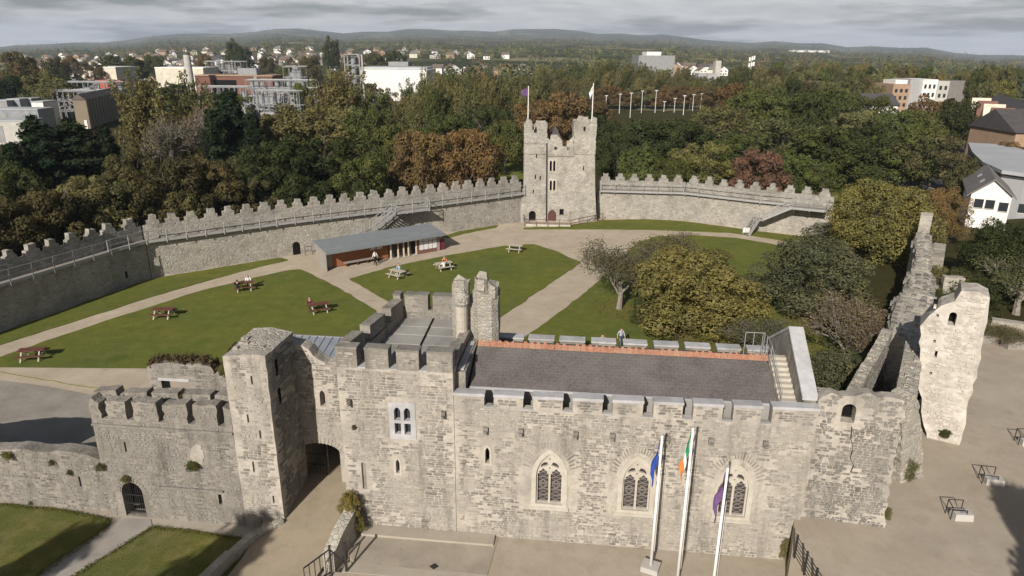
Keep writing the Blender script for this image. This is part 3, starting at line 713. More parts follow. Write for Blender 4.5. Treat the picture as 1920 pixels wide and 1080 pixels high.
# left parapet (runs back and to the right), rear parapet, right side wall
def vpoly_wall(parent, name, a, b, z0, z1a, z1b, th, m):
    f2 = frame2(a, b); L = math.hypot(b[0] - a[0], b[1] - a[1]); mb = MB()
    mb.slab(f2, [(0, z0), (L, z0), (L, z1b), (0, z1a)], (), 0, th); return mb.build(name, m, parent), f2, L
BVg = 6.4
lA, lB = FR.p(gu0 + .01, .56, 0), FR.p(-.05, BVg, 0)
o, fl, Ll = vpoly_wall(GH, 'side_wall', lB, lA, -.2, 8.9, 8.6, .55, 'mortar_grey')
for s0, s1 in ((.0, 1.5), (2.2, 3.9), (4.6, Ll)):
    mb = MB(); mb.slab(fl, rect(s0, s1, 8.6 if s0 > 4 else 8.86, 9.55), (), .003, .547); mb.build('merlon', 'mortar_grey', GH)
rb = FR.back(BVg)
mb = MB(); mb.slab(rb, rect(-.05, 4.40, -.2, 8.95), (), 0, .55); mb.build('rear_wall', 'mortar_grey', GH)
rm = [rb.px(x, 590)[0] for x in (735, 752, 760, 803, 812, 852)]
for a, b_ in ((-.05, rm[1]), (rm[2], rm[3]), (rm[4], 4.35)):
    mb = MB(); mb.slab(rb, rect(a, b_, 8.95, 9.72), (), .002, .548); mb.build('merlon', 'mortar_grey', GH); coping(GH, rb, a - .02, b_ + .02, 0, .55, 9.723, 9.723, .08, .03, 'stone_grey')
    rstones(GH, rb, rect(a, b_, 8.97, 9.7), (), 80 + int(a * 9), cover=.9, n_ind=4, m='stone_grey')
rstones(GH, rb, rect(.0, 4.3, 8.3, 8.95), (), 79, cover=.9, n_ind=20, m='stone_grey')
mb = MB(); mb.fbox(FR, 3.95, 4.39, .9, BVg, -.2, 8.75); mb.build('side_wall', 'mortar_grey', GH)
mb = MB(); mb.fbox(FR, 4.42, 4.86, .57, BVg, 6.5, 8.3); mb.build('valley_wall', 'mortar_grey', GH)
coping(GH, FR, 4.45, 4.75, .8, 4.0, 8.303, 8.303, .06, .0)
mb = MB(); mb.fbox(FR, 3.9, 4.42, 1.0, 2.3, 8.753, 9.05); mb.build('roof_block', 'stone_grey', GH)
mb = MB(); mb.fbox(FR, gu0 + .6, 3.95, .9, BVg, 6.5, 7.86); mb.build('roof_deck', 'lead', GH)
steps = [(.56, 1.5), (1.5, 2.5), (2.5, 3.5), (3.5, 4.5), (4.5, 5.4), (5.4, 6.39)]
for k, (v0, v1) in enumerate(steps):
    z = 7.98 + .09 * k
    for u0, u1 in ((gu0 + .75 + .1 * k, 2.1), (2.13, 3.93)):
        mb = MB(); mb.hexa([FR.p(*q) for q in ((u0, v0 + .01, 7.86), (u1, v0 + .01, 7.86), (u1, v1 - .01, 7.86), (u0, v1 - .01, 7.86), (u0, v0 + .01, z), (u1, v0 + .01, z), (u1, v1 - .01, z + .06), (u0, v1 - .01, z + .06))]); mb.build('lead_sheet', 'lead', GH)
mb = MB(); mb.bar(FR.p(2.115, .6, 8.06), FR.p(2.115, 6.3, 8.55), .05); mb.build('roof_joint', 'dark_void', GH)
# stair turret: a round shaft with a broken crown
def ring_wall(parent, name, cx, cv, r, z0, tops, th, m, n=14, a0=0, a1=2 * math.pi, rng=R):
    mb = MB()
    for i in range(n):
        t0, t1 = a0 + (a1 - a0) * i / n, a0 + (a1 - a0) * (i + 1) / n; zt = tops(i / n)
        q = [(cx + r * math.cos(t), cv + r * math.sin(t)) for t in (t0, t1)] + [(cx + (r - th) * math.cos(t), cv + (r - th) * math.sin(t)) for t in (t1, t0)]
        jit = rng.uniform(-.08, .08)
        mb.hexa([FR.p(a, b_, z0) for a, b_ in q] + [FR.p(a, b_, zt + jit * (1 + .5 * (k % 2))) for k, (a, b_) in enumerate(q)])
    return mb.build(name, m, parent)
def sq_turret(cu, cv, hw, hd, z0, z1, seed, tilt=.0, name='turret'):
    rg = random.Random(seed); mb = MB(); n = 5; rings = []
    vs = []
    pl = [(-1, -.55), (-.55, -1), (.55, -1), (1, -.55), (1, .55), (.55, 1), (-.55, 1), (-1, .55)]
    for k in range(n + 1):
        z = z0 + (z1 - z0) * k / n
        for j, (a, b_) in enumerate(pl):
            zz_ = z + (rg.uniform(-.22, .12) if k == n else 0)
            vs.append(FR.p(cu + a * hw * rg.uniform(.95, 1.05), cv + b_ * hd * rg.uniform(.95, 1.05), zz_))
    fs = []
    for k in range(n):
        for j in range(8): fs.append((k * 8 + j, k * 8 + (j + 1) % 8, (k + 1) * 8 + (j + 1) % 8, (k + 1) * 8 + j))
    fs.append(tuple(range(n * 8, n * 8 + 8)))
    mb.add(vs, fs); return mb.build(name, 'rubble_near', GH)
mat_rubble('rubble_near', [(.24, .225, .195), (.36, .34, .295), (.30, .28, .245), (.42, .395, .34)], (.40, .37, .31), 3.6, weather=(.24, .225, .19), zs=1.9)
tv = 5.0
uL = FR.px(850, 560, tv)[0]; uR = FR.px(936, 560, tv)[0]; um0 = FR.px(880, 560, tv)[0]; um1 = FR.px(889, 560, tv)[0]
sq_turret((uL + um0) / 2, tv, (um0 - uL) / 2, .5, 8.2, 11.3, 4)
um2 = um1 + (uR - um1) * .52
sq_turret((um1 + uR) / 2, tv + .05, (uR - um1) / 2, .7, 7.6, 10.75, 6)
sq_turret((um1 + um2) / 2 + .02, tv + .25, (um2 - um1) / 2, .45, 10.5, 11.4, 8)
sq_turret((um2 + uR) / 2 + .03, tv - .1, (uR - um2) / 2 - .05, .5, 10.5, 11.2, 9)
mb = MB(); mb.fbox(FR, um0 - .1, um1 + .1, tv - .3, tv + .5, 8.0, 10.1); mb.build('turret_infill', 'rubble_near', GH)
c0 = FR.p((uL + um0) / 2 + .12, tv - .62, 0)
for k in range(5):
    mb = MB(); mb.tube(c0 + [0, 0, 8.2 + k * .38], c0 + [0, 0, 8.2 + k * .38 + .37], .31, .31, 14); mb.build('shaft_drum', 'dressed', GH)
mb = MB(); mb.tube(c0 + [0, 0, 10.1], c0 + [0, 0, 10.25], .31, .40, 14); mb.tube(c0 + [0, 0, 10.25], c0 + [0, 0, 10.6], .40, .40, 14); mb.tube(c0 + [0, 0, 10.6], c0 + [0, 0, 10.9], .40, .05, 14); mb.build('shaft_cap', 'rubble_near', GH)
# gateway wall set back between gatehouse and tower, its arch, gate and passage
AW = FR.back(2.75)
top = [AW.px(x, y) for x, y in ((552, 646), (566, 648), (578, 655), (588, 668), (600, 676), (612, 682), (626, 680), (640, 672))]
aout = [(-4.5, .2), (-.9, .2), (-.9, 8.4)] + [(u, z) for u, z in reversed(top) if u < -1.0] + [(-4.5, 8.3)]
arch = round_arch(-3.3, .3, 2.1, 2.2, .5, 10)
lz = AW.px(606, 762), AW.px(606, 732)
lh = pointed(lz[0][0], lz[0][1], .28, lz[1][1] - .25, lz[1][1], 3)
mb = MB(); mb.slab(AW, aout, [arch, lh], 0, .8); mb.build('gateway_wall', 'mortar', GH)
rstones(GH, AW, aout, [round_arch(-3.3, .2, 2.7, 2.2, .8, 10), pointed(lz[0][0], lz[0][1] - .1, .5, lz[1][1] - .2, lz[1][1] + .2, 3)], 23, cover=.92, n_ind=120)
mb = MB(); mb.slab(AW, pointed(lz[0][0], lz[0][1] - .03, .34, lz[1][1] - .2, lz[1][1] + .03, 3), (), .6, .64); mb.build('pane', 'dark_void', GH)
for k in range(17):
    ang = math.pi * (k + .5) / 17; bxp, bz = -3.3 + 1.08 * math.cos(ang), 2.17 + .53 * math.sin(ang)
    q = math.hypot(math.cos(ang) * .6, math.sin(ang)); v = MB(); v.bar(AW.p(bxp, .02, bz), AW.p(bxp + math.cos(ang) * .6 / q * .33, .02, bz + math.sin(ang) / q * .33), .11, .1); v.build('voussoir', 'stone', GH)
mb = MB(); mb.fbox(AW, -4.6, -4.36, .8, 5.5, -.2, 4.6); mb.fbox(AW, -2.24, -1.0, .8, 5.5, -.2, 4.6); mb.fbox(AW, -4.6, -1.0, .81, 5.5, 2.75, 4.6); mb.build('passage', 'mortar_grey', GH)
mb = MB(); mb.fbox(AW, -4.36, -2.24, 5.4, 5.5, .3, 2.75); mb.build('passage_blackout', 'dark_void', GH)  # black sheet added to shut courtyard light out of the passage
mb = MB()
for k in range(8): mb.tube(AW.p(-4.25 + k * .16, .5, .45), AW.p(-4.25 + k * .16, .5, 2.55), .018)
for z in (1.05, 1.7, 2.4): mb.bar(AW.p(-4.3, .5, z), AW.p(-3.1, .5, z), .04)
mb.build('gate', 'iron', GH)

# --- slim tower left of the gate
TW = thing('wall_tower', 'tall narrow ruined stone tower with one side in deep shade, left of gateway', 'tower', FR.p(-5.1, -.3, 0))
TF = FR.back(-.3); tu0, tu1 = -6.15, -4.12; TD = 3.05
rg = random.Random(12)
tf = [(tu0, -.5), (tu1, -.5), (tu1, 8.98), (-4.5, 9.02), (-5.1, 9.0), (-5.7, 8.92), (tu0, 8.85)]
tf = rough(tf, rg, .018, .4, lambda q: q[1] < 2)
slits = [TF.px(x, y) for x, y in ((472, 713), (465, 785), (488, 815), (475, 873), (513, 937))]
sh = [rect(u - .045, u + .045, z - (.22 if i != 3 else .38), z + .22) for i, (u, z) in enumerate(slits)]
mb = MB(); mb.slab(TF, tf, sh, 0, .45); mb.build('front_wall', 'mortar', TW)
rstones(TW, TF, tf, [rect(h[0][0] - .07, h[1][0] + .07, h[0][1] - .08, h[2][1] + .08) for h in sh], 31, cover=.97, cw=(.17, .55), ch=(.08, .18), proud=.03)
mb = MB()
# body behind the face: uneven top
zt = [[8.86, 9.0, 8.98], [8.98, 9.1, 9.0], [9.05, 9.15, 8.95]]
gx = [tu0, -5.2, tu1 - .002]; gy = [.45, 1.7, TD]
vs = []; fs = []
for j in range(3):
    for i in range(3): vs.append(TF.p(gx[i], gy[j], zt[j][i] - .05))
for j in range(3):
    for i in range(3): vs.append(TF.p(gx[i], gy[j], -.5))
for j in range(2):
    for i in range(2): a = j * 3 + i; fs.append((a, a + 1, a + 4, a + 3))
for a, b_ in ((0, 1), (1, 2), (2, 5), (5, 8), (8, 7), (7, 6), (6, 3), (3, 0)): fs.append((a, b_, b_ + 9, a + 9))
mb.add(vs, fs); mb.build('body', 'rubble_near', TW)
SF = Frame(TF.p(tu1, 0, 0), TF.a + math.pi / 2)          # right hand face
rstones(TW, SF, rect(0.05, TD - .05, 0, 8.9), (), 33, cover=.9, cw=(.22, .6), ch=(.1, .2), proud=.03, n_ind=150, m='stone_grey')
for k, (x, y) in enumerate(((534, 690), (536, 740))):
    mb = MB(); u, z = .9, (8.1 if k == 0 else 6.6); mb.fbox(SF, u - .1, u + .12, -.04, .05, z - .5, z + .3); mb.build('slit', 'dark_void', TW)
mb = MB(); 
for k in range(9):
    u, v = rg.uniform(tu0 + .15, tu1 - .25), rg.uniform(.05, TD - .1); i_, j_ = 1, 1
    s_ = rg.uniform(.08, .18); mb.fbox(TF, u - s_, u + s_, v - s_ * .8, v + s_ * .8, 8.5, 8.96 + rg.uniform(-.02, .04) + .06 * (v > 1))
mb.build('top_rubble', 'rubble_near', TW)

# --- battlemented range left of the tower
RG = thing('battlemented_range', 'weathered stone range with ragged battlements and an arched iron-gated door', 'castle range', FR.p(-10, -.3, 0))
ru_, rv_ = -13.3, -6.16
dz0 = -.34; door = round_arch(-11.95, dz0, 1.12, 1.05, .62, 8)
rsl = [TF.px(x, y) for x, y in ((235, 838), (413, 937), (150, 903))]
rh = [door, rect(rsl[0][0] - .05, rsl[0][0] + .05, rsl[0][1] - .28, rsl[0][1] + .28), rect(rsl[1][0] - .09, rsl[1][0] + .09, rsl[1][1] - .3, rsl[1][1] + .3)]
ro = rough([(ru_, -.5), (rv_, -.5), (rv_, 5.2), (ru_, 5.2)], rg, .02, .5, lambda q: q[1] < 2)
ro = [(u + (.16 * (5.45 - max(z, 3)) if u < ru_ + .3 else 0) * 0, z) for u, z in ro]
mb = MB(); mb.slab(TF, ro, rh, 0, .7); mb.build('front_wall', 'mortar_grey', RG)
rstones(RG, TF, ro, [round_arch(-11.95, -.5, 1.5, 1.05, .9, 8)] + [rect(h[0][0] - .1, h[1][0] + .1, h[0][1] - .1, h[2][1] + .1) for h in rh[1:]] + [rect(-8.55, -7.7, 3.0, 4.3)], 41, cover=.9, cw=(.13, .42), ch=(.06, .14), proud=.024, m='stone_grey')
u, z = TF.px(365, 848); mb = MB(); mb.slab(TF, rough([(-8.4, 3.05), (-7.95, 3.0), (-7.8, 3.6), (-7.85, 4.05), (-8.1, 4.2), (-8.35, 3.95), (-8.5, 3.5)], rg, .06, .15), (), -.025, .02); mb.build('plaster_patch', 'mortar', RG)
mb = MB(); mb.fbox(TF, ru_, rv_, -.1, 0, 4.82, 4.93); mb.build('string_course', 'stone_grey', RG)
rc = [-12.6, -11.25, -9.69, -8.17, -6.68]
ed = [ru_] + [q for c in rc for q in (c - .17, c + .17)] + [rv_]
for i in range(0, len(ed), 2):
    o = [(ed[i], 5.2), (ed[i + 1], 5.2), (ed[i + 1], 6.2 + rg.uniform(-.12, .1)), (ed[i], 6.2 + rg.uniform(-.12, .1))]
    if i == 0: o = [(ed[0], 5.2), (ed[1], 5.2), (ed[1], 6.0), (ed[0] + .2, 6.3), (ed[0], 5.9)]
    orr = rough(o, rg, .065, .22, lambda q: q[1] < 5.25)
    mb = MB(); mb.slab(TF, orr, (), 0, .6); mb.build('merlon', 'mortar_grey', RG); rstones(RG, TF, orr, (), 110 + i, cover=.85, n_ind=4, m='stone_grey', ch=(.07, .15), cw=(.15, .4))
B2 = TF.back(1.75)
be = [ru_ - .1] + [q for x in (172, 222, 280, 338, 398) for q in (B2.px(x, 745)[0] - .1, B2.px(x, 745)[0] + .14)] + [rv_]
mb = MB(); mb.slab(B2, rect(ru_, rv_, -.5, 5.1), (), 0, .6); mb.build('rear_wall', 'mortar_grey', RG)
for i in range(2, len(be), 2):
    o = rough([(be[i] if i else ru_, 5.1), (be[i + 1], 5.1), (be[i + 1], 5.72 + rg.uniform(-.15, .15)), (be[i] if i else ru_, 5.7 + rg.uniform(-.15, .15))], rg, .06, .25, lambda q: q[1] < 5.15)
    mb = MB(); mb.slab(B2, o, (), .003, .597); mb.build('merlon', 'mortar_grey', RG); rstones(RG, B2, o, (), 150 + i, cover=.8, n_ind=3, m='stone_grey', ch=(.07, .15), cw=(.15, .4))
mb = MB(); mb.fbox(TF, ru_, rv_, .7, 1.75, 4.2, 4.9); mb.fbox(TF, ru_, ru_ + .5, .6, 1.75, -.5, 5.3); mb.build('wall_walk', 'rubble_near', RG)
mb = MB(); mb.slab(TF, round_arch(-11.95, dz0, 1.1, 1.05, .6, 8), (), .62, .66); mb.build('door_void', 'dark_void', RG)
gt = MB()
for k in range(9): gt.tube(TF.p(-12.42 + k * .115, .12, dz0 + .05), TF.p(-12.42 + k * .115, .12, 1.0 + .55 * math.sqrt(max(0, 1 - ((-.47 + k * .115) / .56) ** 2))), .014)
for zz_ in (.05, .55, 1.05): gt.bar(TF.p(-12.48, .12, zz_ - .2), TF.p(-11.42, .12, zz_ - .2), .035)
gt.build('door_gate', 'iron', RG)
for k in range(13):
    ang = math.pi * (k + .5) / 13; v = MB(); v.bar(TF.p(-11.95 + .6 * math.cos(ang), .02, 1.06 + .66 * math.sin(ang)), TF.p(-11.95 + .82 * math.cos(ang), .02, 1.06 + .88 * math.sin(ang)), .1, .1); v.build('voussoir', 'stone_grey', RG)
mb = MB()
for i in (0, 1): 
    u, z = rsl[i]; mb.fbox(TF, u - .12, u + .12, .5, .52, z - .35, z + .35)
mb.build('slit_back', 'dark_void', RG)
mb = MB(); u0_, z_ = TF.px(310, 910)[0], 0; mb.fbox(TF, TF.px(300, 912)[0], TF.px(420, 922)[0], -.12, 0, TF.px(350, 915)[1] - .05, TF.px(350, 915)[1] + .05); mb.build('ledge', 'stone_grey', RG)
# inner ruined wall of the range, with a square window
IR = FR.back(3.3)
it = [IR.px(x, y) for x, y in ((275, 688), (290, 681), (320, 680), (345, 684), (370, 682), (395, 688), (403, 700), (418, 692), (430, 662), (445, 655))]
iro = [(it[0][0] - .05, -.4), (-6.2, -.4), (-6.2, it[-1][1])] + list(reversed(it))
iw = [IR.px(306, 738), IR.px(350, 716)]
ih = rect(iw[0][0], iw[1][0], iw[0][1], iw[1][1])
IRT = thing('ruined_wall', 'ragged grass-topped stone wall with a square window behind the battlements', 'ruined wall', IR.p(-10, 0, 0))
mb = MB(); mb.slab(IR, rough(iro, rg, .04, .3, lambda q: q[1] < 1), [ih], 0, .7); mb.build('wall_body', 'mortar_grey', IRT)
rstones(IRT, IR, iro, [rect(iw[0][0] - .1, iw[1][0] + .1, iw[0][1] - .1, iw[1][1] + .25)], 51, cover=.85, n_ind=120, m='stone_grey', cw=(.16, .5), ch=(.08, .17))
mb = MB(); mb.fbox(IR, iw[0][0] - .15, iw[1][0] + .15, -.03, .4, iw[1][1] + .002, iw[1][1] + .16); mb.build('lintel', 'coping', IRT)
# --- low curtain wall at the far left
LWa, LWb = G(-260, 905), TF.p(ru_, .25, 0)
LW = frame2(LWa, LWb); Llen = math.hypot(*(np.array(LWb) - LWa)[:2])
CW = thing('low_curtain_wall', 'low rough curtain wall with weeds growing on it at far left', 'wall', LWa)
tp = [LW.px(x, y) for x, y in ((190, 862), (150, 851), (120, 846), (80, 847), (40, 842), (0, 844), (-45, 846), (-62, 800), (-110, 788), (-200, 786))]
lo = [(0, -.6), (Llen, -.6), (Llen, 3.2)] + [(min(u, Llen - .05), z) for u, z in tp if u > .1] + [(0, 3.2)]
s3 = LW.px(150, 903); lh3 = rect(s3[0] - .05, s3[0] + .05, s3[1] - .3, s3[1] + .3)
lor = rough(lo, rg, .05, .3, lambda q: q[1] < 1)
mb = MB(); mb.slab(LW, lor, [lh3], 0, .75); mb.build('wall_body', 'mortar_grey', CW)
rstones(CW, LW, lor, [rect(s3[0] - .15, s3[0] + .15, s3[1] - .4, s3[1] + .4)], 61, cover=.7, n_ind=200, m='stone_grey', cw=(.15, .45), ch=(.07, .16))
mb = MB(); mb.fbox(LW, s3[0] - .1, s3[0] + .1, .6, .62, s3[1] - .35, s3[1] + .35); mb.build('slit_back', 'dark_void', CW)
# shed with a blue-grey standing seam roof behind the gateway
SHa, SHb = G(538, 628, 3.0), G(650, 634, 3.0)
sf = frame2(SHa, SHb); SHL = math.hypot(*(SHb - SHa)[:2])
SH = thing('metal_roof_shed', 'low shed with blue-grey standing seam roof behind the gateway', 'shed', SHa)
mb = MB(); mb.fbox(sf, .2, SHL + 2, -4.6, -.2, 0, 2.1); mb.build('wall', 'mortar_grey', SH)
sr = MB(); sr.hexa([sf.p(*q) for q in ((0, -5.2, 2.0), (SHL + 2.2, -5.2, 2.0), (SHL + 2.2, 0, 2.95), (0, 0, 2.95), (0, -5.2, 2.06), (SHL + 2.2, -5.2, 2.06), (SHL + 2.2, 0, 3.01), (0, 0, 3.01))]); rfo = sr.build('roof', 'blue_zinc', SH)
for k in range(11): mb = MB(); mb.bar(sf.p(.06 + k * .55, -5.2, 2.09), sf.p(.06 + k * .55, -.02, 3.04), .035, .06); mb.build('seam', 'steel_grey', rfo)
mb = MB(); mb.bar(sf.p(-.02, .02, 3.02), sf.p(SHL + 2.2, .02, 3.02), .1, .08); mb.build('ridge_flashing', 'steel_pale', rfo)
# ------------------------------------------------------------------ curtain walls round the court
def merlon_mesh(parent, fr, s, z, w=1.22, th=.5, d=.3, rng=R, m='rubble_merlon', worn=0):
    w *= rng.uniform(.86, 1.1); z0m = rng.uniform(-.08, .04); s += rng.uniform(-.08, .08)
    a = w / 2; j = lambda k=.05: rng.uniform(-k, k)
    o = [(s - a, z), (s + a, z), (s + a + j(), z + .5 + z0m + j()), (s + a * .58 + j(), z + .58 + z0m + j(.06)), (s + a * .56 + j(), z + .98 + z0m + j(.06)), (s + j(.1), z + 1.0 + z0m + j(.09)), (s - a * .5 + j(), z + 1.02 + z0m + j(.07)), (s - a * .56 + j(), z + .56 + z0m + j(.06)), (s - a + j(), z + .46 + z0m + j())]
    mb = MB(); mb.slab(fr, o, (), d, d + th); return mb.build('merlon', m, parent)
def curtain(name, label, a, b, zsill, merl_at, m='rubble_far', th=1.1, base=-.3, seed=1, extra=None):
    f2 = frame2(a, b); L = math.hypot(b[0] - a[0], b[1] - a[1]); t = thing(name, label, 'wall', a); rng = random.Random(seed)
    mb = MB(); mb.slab(f2, rough([(0, base), (L, base), (L, 3.84), (0, 3.84)], rng, .02, .9, lambda q: q[1] < 1), extra or (), 0, th); mb.build('wall_body', m, t)
    mb = MB(); mb.slab(f2, rough([(0, 3.84), (L, 3.84), (L, zsill), (0, zsill)], rng, .03, .6, lambda q: q[1] < 3.9), (), .28, .85); mb.build('parapet', 'rubble_merlon', t)
    for s in merl_at:
        if .2 < s < L - .1: merlon_mesh(t, f2, s, zsill - .03, rng=rng)
    return t, f2, L
K = [G(*p) for p in ((0, 622), (215, 545), (285, 521), (523, 482), (800, 442), (960, 417))]
d0 = K[0] - K[1]; K = [K[0] + d0 / np.linalg.norm(d0) * 14] + K
K[6] = np.array([1.3, 92.9, 0])
ZS = 5.35
WEST = []
wl_labels = ['shaded stretch of curtain wall with stepped merlons at the left edge', 'short set-back stretch of curtain wall where the left wall bends', 'sunlit stretch of curtain wall with stepped merlons left of the timber pavilion', 'sunlit stretch of curtain wall behind the timber pavilion', 'stretch of curtain wall with merlons running up to the back tower']
segs = [(K[0], K[2]), (K[2], K[3]), (K[3], K[4]), (K[4], K[5]), (K[5], K[6])]
for i, (a, b) in enumerate(segs):
    if i == 1: dv = (b - a) / np.linalg.norm(b - a); off = np.array([-dv[1], dv[0], 0]) * .35; a2, b2 = a + off, b + off * .2
    else: a2, b2 = a, b
    L = math.hypot(*(b2 - a2)[:2]); n = max(1, int(round(L / 1.9)))
    ex = None
    if i == 2: ff = frame2(a2, b2); q = None
    WEST.append(curtain('curtain_wall', wl_labels[i], a2, b2, ZS, [(k + .5) * L / n for k in range(n)], seed=70 + i))
# small arched postern left of the pavilion, with an iron rail
t_, f_, L_ = WEST[3]
u, z = f_.px(557, 478); mb = MB(); mb.slab(f_, round_arch(u, 0, .85, 1.1, .4, 6), (), -.012, .05); dr = mb.build('door', 'dark_void', t_)
mb = MB()
for s in (u + .7, u + 1.5): mb.tube(f_.p(s, -.9, 0), f_.p(s, -.9, 1.0), .03)
mb.tube(f_.p(u + .7, -.9, 1.0), f_.p(u + 1.5, -.9, 1.0), .03); mb.tube(f_.p(u + .7, -.9, .5), f_.p(u + 1.5, -.9, .5), .02); mb.build('rail', 'iron', t_)
t_, f_, L_ = WEST[0]
u, z = f_.px(238, 515); mb = MB(); f1 = WEST[1][1]; u, z = f1.px(237, 515); mb.fbox(f1, u - .12, u + .12, -.015, .05, z - .35, z + .35); mb.build('slit', 'dark_void', WEST[1][0])
KE = [G(1118, 408), G(1280, 413), G(1420, 432), G(1552, 447)]
EAST = []
el_ = ['stretch of curtain wall with stepped merlons just right of the back tower', 'middle stretch of the curtain wall right of the back tower', 'right end of the back curtain wall beside the stepped metal stair']
for i in range(3):
    a, b = KE[i], KE[i + 1]; L = math.hypot(*(b - a)[:2]); n = max(1, int(round(L / 1.95)))
    EAST.append(curtain('curtain_wall', el_[i], a, b, ZS - .1, [(k + .5) * L / n for k in range(n)], seed=90 + i))
# --- steel wall walks
DK = 3.95
def rail_run(parent, fr, s0, s1, d, z, n, posts=True):
    for k in range(n + 1):
        s = s0 + (s1 - s0) * k / n; mb = MB(); mb.bar(fr.p(s, d, z - .35), fr.p(s, d, z + 1.08), .065); mb.build('post', 'galv', parent)
    for zz_ in (1.08, .55):
        mb = MB(); mb.bar(fr.p(s0, d, z + zz_), fr.p(s1, d, z + zz_), .05, .06 if zz_ > 1 else .035); mb.build('rail', 'galv', parent)
def walkway(label, runs):
    t = thing('wall_walkway', label, 'walkway', runs[0][0].p(runs[0][1], -.5, DK))
    for fr, s0, s1 in runs:
        mb = MB(); mb.fbox(fr, s0, s1, -.5, .27, DK - .08, DK); mb.build('deck', 'timber_grey', t)
        mb = MB(); mb.fbox(fr, s0, s1, -.54, -.502, DK - .2, DK + .06); mb.build('edge_beam', 'galv', t)
        n = max(1, int(round((s1 - s0) / 2.0))); rail_run(t, fr, s0, s1, -.58, DK, n)
        for k in range(n + 1):
            s = s0 + (s1 - s0) * k / n; mb = MB(); mb.bar(fr.p(s, -.005, DK - .15), fr.p(s, -.5, DK - .15), .1, .12); mb.bar(fr.p(s, -.005, DK - .55), fr.p(s, -.4, DK - .2), .06); mb.build('bracket', 'galv', t)
    return t
walkway('long grey steel wall walk with railings along the left curtain wall', [(w[1], 0, w[2]) for w in WEST[:5]])
walkway('grey steel wall walk with railings right of the back tower', [(w[1], .4 if i == 0 else 0, w[2]) for i, w in enumerate(EAST)])
def stairs(parent, p0, p1, w, n, rail=True):
    """a flight from p0 (high) to p1 (low), w wide"""
    p0, p1 = np.array(p0, float), np.array(p1, float); h = (p1 - p0); hz = np.array([h[0], h[1], 0]); hz /= np.linalg.norm(hz); sd = np.array([-hz[1], hz[0], 0])
    for k in range(n):
        c = p0 + h * (k + .5) / n; mb = MB(); mb.bar(c - sd * w / 2, c + sd * w / 2, .28, .04); mb.build('tread', 'timber_grey', parent)
    for sg in (-1, 1):
        o = sd * sg * (w / 2 + .03); mb = MB(); mb.bar(p0 + o, p1 + o, .09, .3); mb.build('stringer', 'galv', parent)
        if rail:
            for zz_ in (.95, .5): mb = MB(); mb.bar(p0 + o + [0, 0, zz_], p1 + o + [0, 0, zz_], .06); mb.build('rail', 'galv', parent)
            m_ = max(2, n // 3)
            for k in range(m_ + 1):
                q = p0 + h * k / m_ + o; mb = MB(); mb.bar(q, q + [0, 0, .97], .06); mb.build('post', 'galv', parent)
def platform(parent, fr, s0, s1, d0, d1, z, sides):
    mb = MB(); mb.fbox(fr, s0, s1, d0, d1, z - .1, z); mb.build('deck', 'timber_grey', parent)
    mb = MB(); mb.fbox(fr, s0 - .03, s1 + .03, d0 - .04, d0 - .002, z - .24, z + .04); mb.build('edge_beam', 'galv', parent)
    if 'f' in sides: rail_run(parent, fr, s0, s1, d0 - .06, z, max(1, int((s1 - s0) / 1.6)))
    if 'r' in sides:
        for zz_ in (1.08, .55): mb = MB(); mb.bar(fr.p(s1 + .02, d0, z + zz_), fr.p(s1 + .02, d1, z + zz_), .07); mb.build('rail', 'galv', parent)
fW = WEST[3][1]
sT0, sT1 = fW.px(738, 398, -1.7)[0], fW.px(803, 388, -1.7)[0]
sM = fW.px(690, 425, -1.7)[0]; sB = fW.px(635, 455, -1.7)[0]
WS = thing('wall_stair', 'grey metal stair climbing the curtain wall behind the timber pavilion', 'stair', fW.p(sT0, -1.7, 0))
platform(WS, fW, sT0, sT1, -2.0, -.56, DK - .02, 'fr')
stairs(WS, fW.p(sT0, -1.7, DK), fW.p(sM + .4, -1.7, 2.15), 1.0, 10)
platform(WS, fW, sM - .6, sM + .4, -2.25, -1.15, 2.1, '')
stairs(WS, fW.p(sM - .6, -1.7, 2.1), fW.p(sB, -1.7, .2), 1.0, 11)
for s in (sT0 + .4, sT0 + 1.6, sT1 - .1): mb = MB(); mb.bar(fW.p(s, -.05, 2.7), fW.p(s, -2.2, DK - .2), .09); mb.build('strut', 'galv', WS)
mb = MB(); mb.bar(fW.p(sM, -2.2, 0), fW.p(sM, -2.2, 2.05), .1); mb.build('strut', 'galv', WS)
fE = EAST[2][1]
e0, e1 = fE.px(1488, 375, -2.0)[0], fE.px(1551, 392, -2.0)[0]
ES = thing('wall_stair', 'grey metal stair with platform at the right end of the back wall', 'stair', fE.p(e0, -1.7, 0))
platform(ES, fE, e0, e1, -2.2, -.56, DK - .02, 'fr')
eM = fE.px(1424, 408, -2.0)[0]
pm = fE.p(eM, -1.9, 2.0); foot = G(1398, 441); foot[2] = .06
stairs(ES, fE.p(e0, -1.9, DK), fE.p(eM + .5, -1.9, 2.05), 1.1, 10)
mb = MB(); mb.fbox(fE, eM - .7, eM + .5, -2.5, -1.3, 1.93, 2.03); mb.build('deck', 'timber_grey', ES)
dirv = np.array([foot[0], foot[1], 0]) - np.array([pm[0], pm[1], 0]); dirv /= np.linalg.norm(dirv)
stairs(ES, np.array([pm[0], pm[1], 2.0]) + dirv * .6, foot, 1.15, 11)
for s in (e0 + .2, (e0 + e1) / 2, e1 - .2): mb = MB(); mb.bar(fE.p(s, -.05, 2.8), fE.p(s, -2.3, DK - .2), .09); mb.build('strut', 'galv', ES)
SG = thing('warning_sign', 'small white and orange warning sign at the foot of the right stair', 'sign', foot)
mb = MB(); mb.bar(foot + [-.35, -.1, .02], foot + [-.35, -.1, .9], .05); mb.bar(foot + [.35, -.1, .02], foot + [.35, -.1, .9], .05); mb.build('post', 'galv', SG)
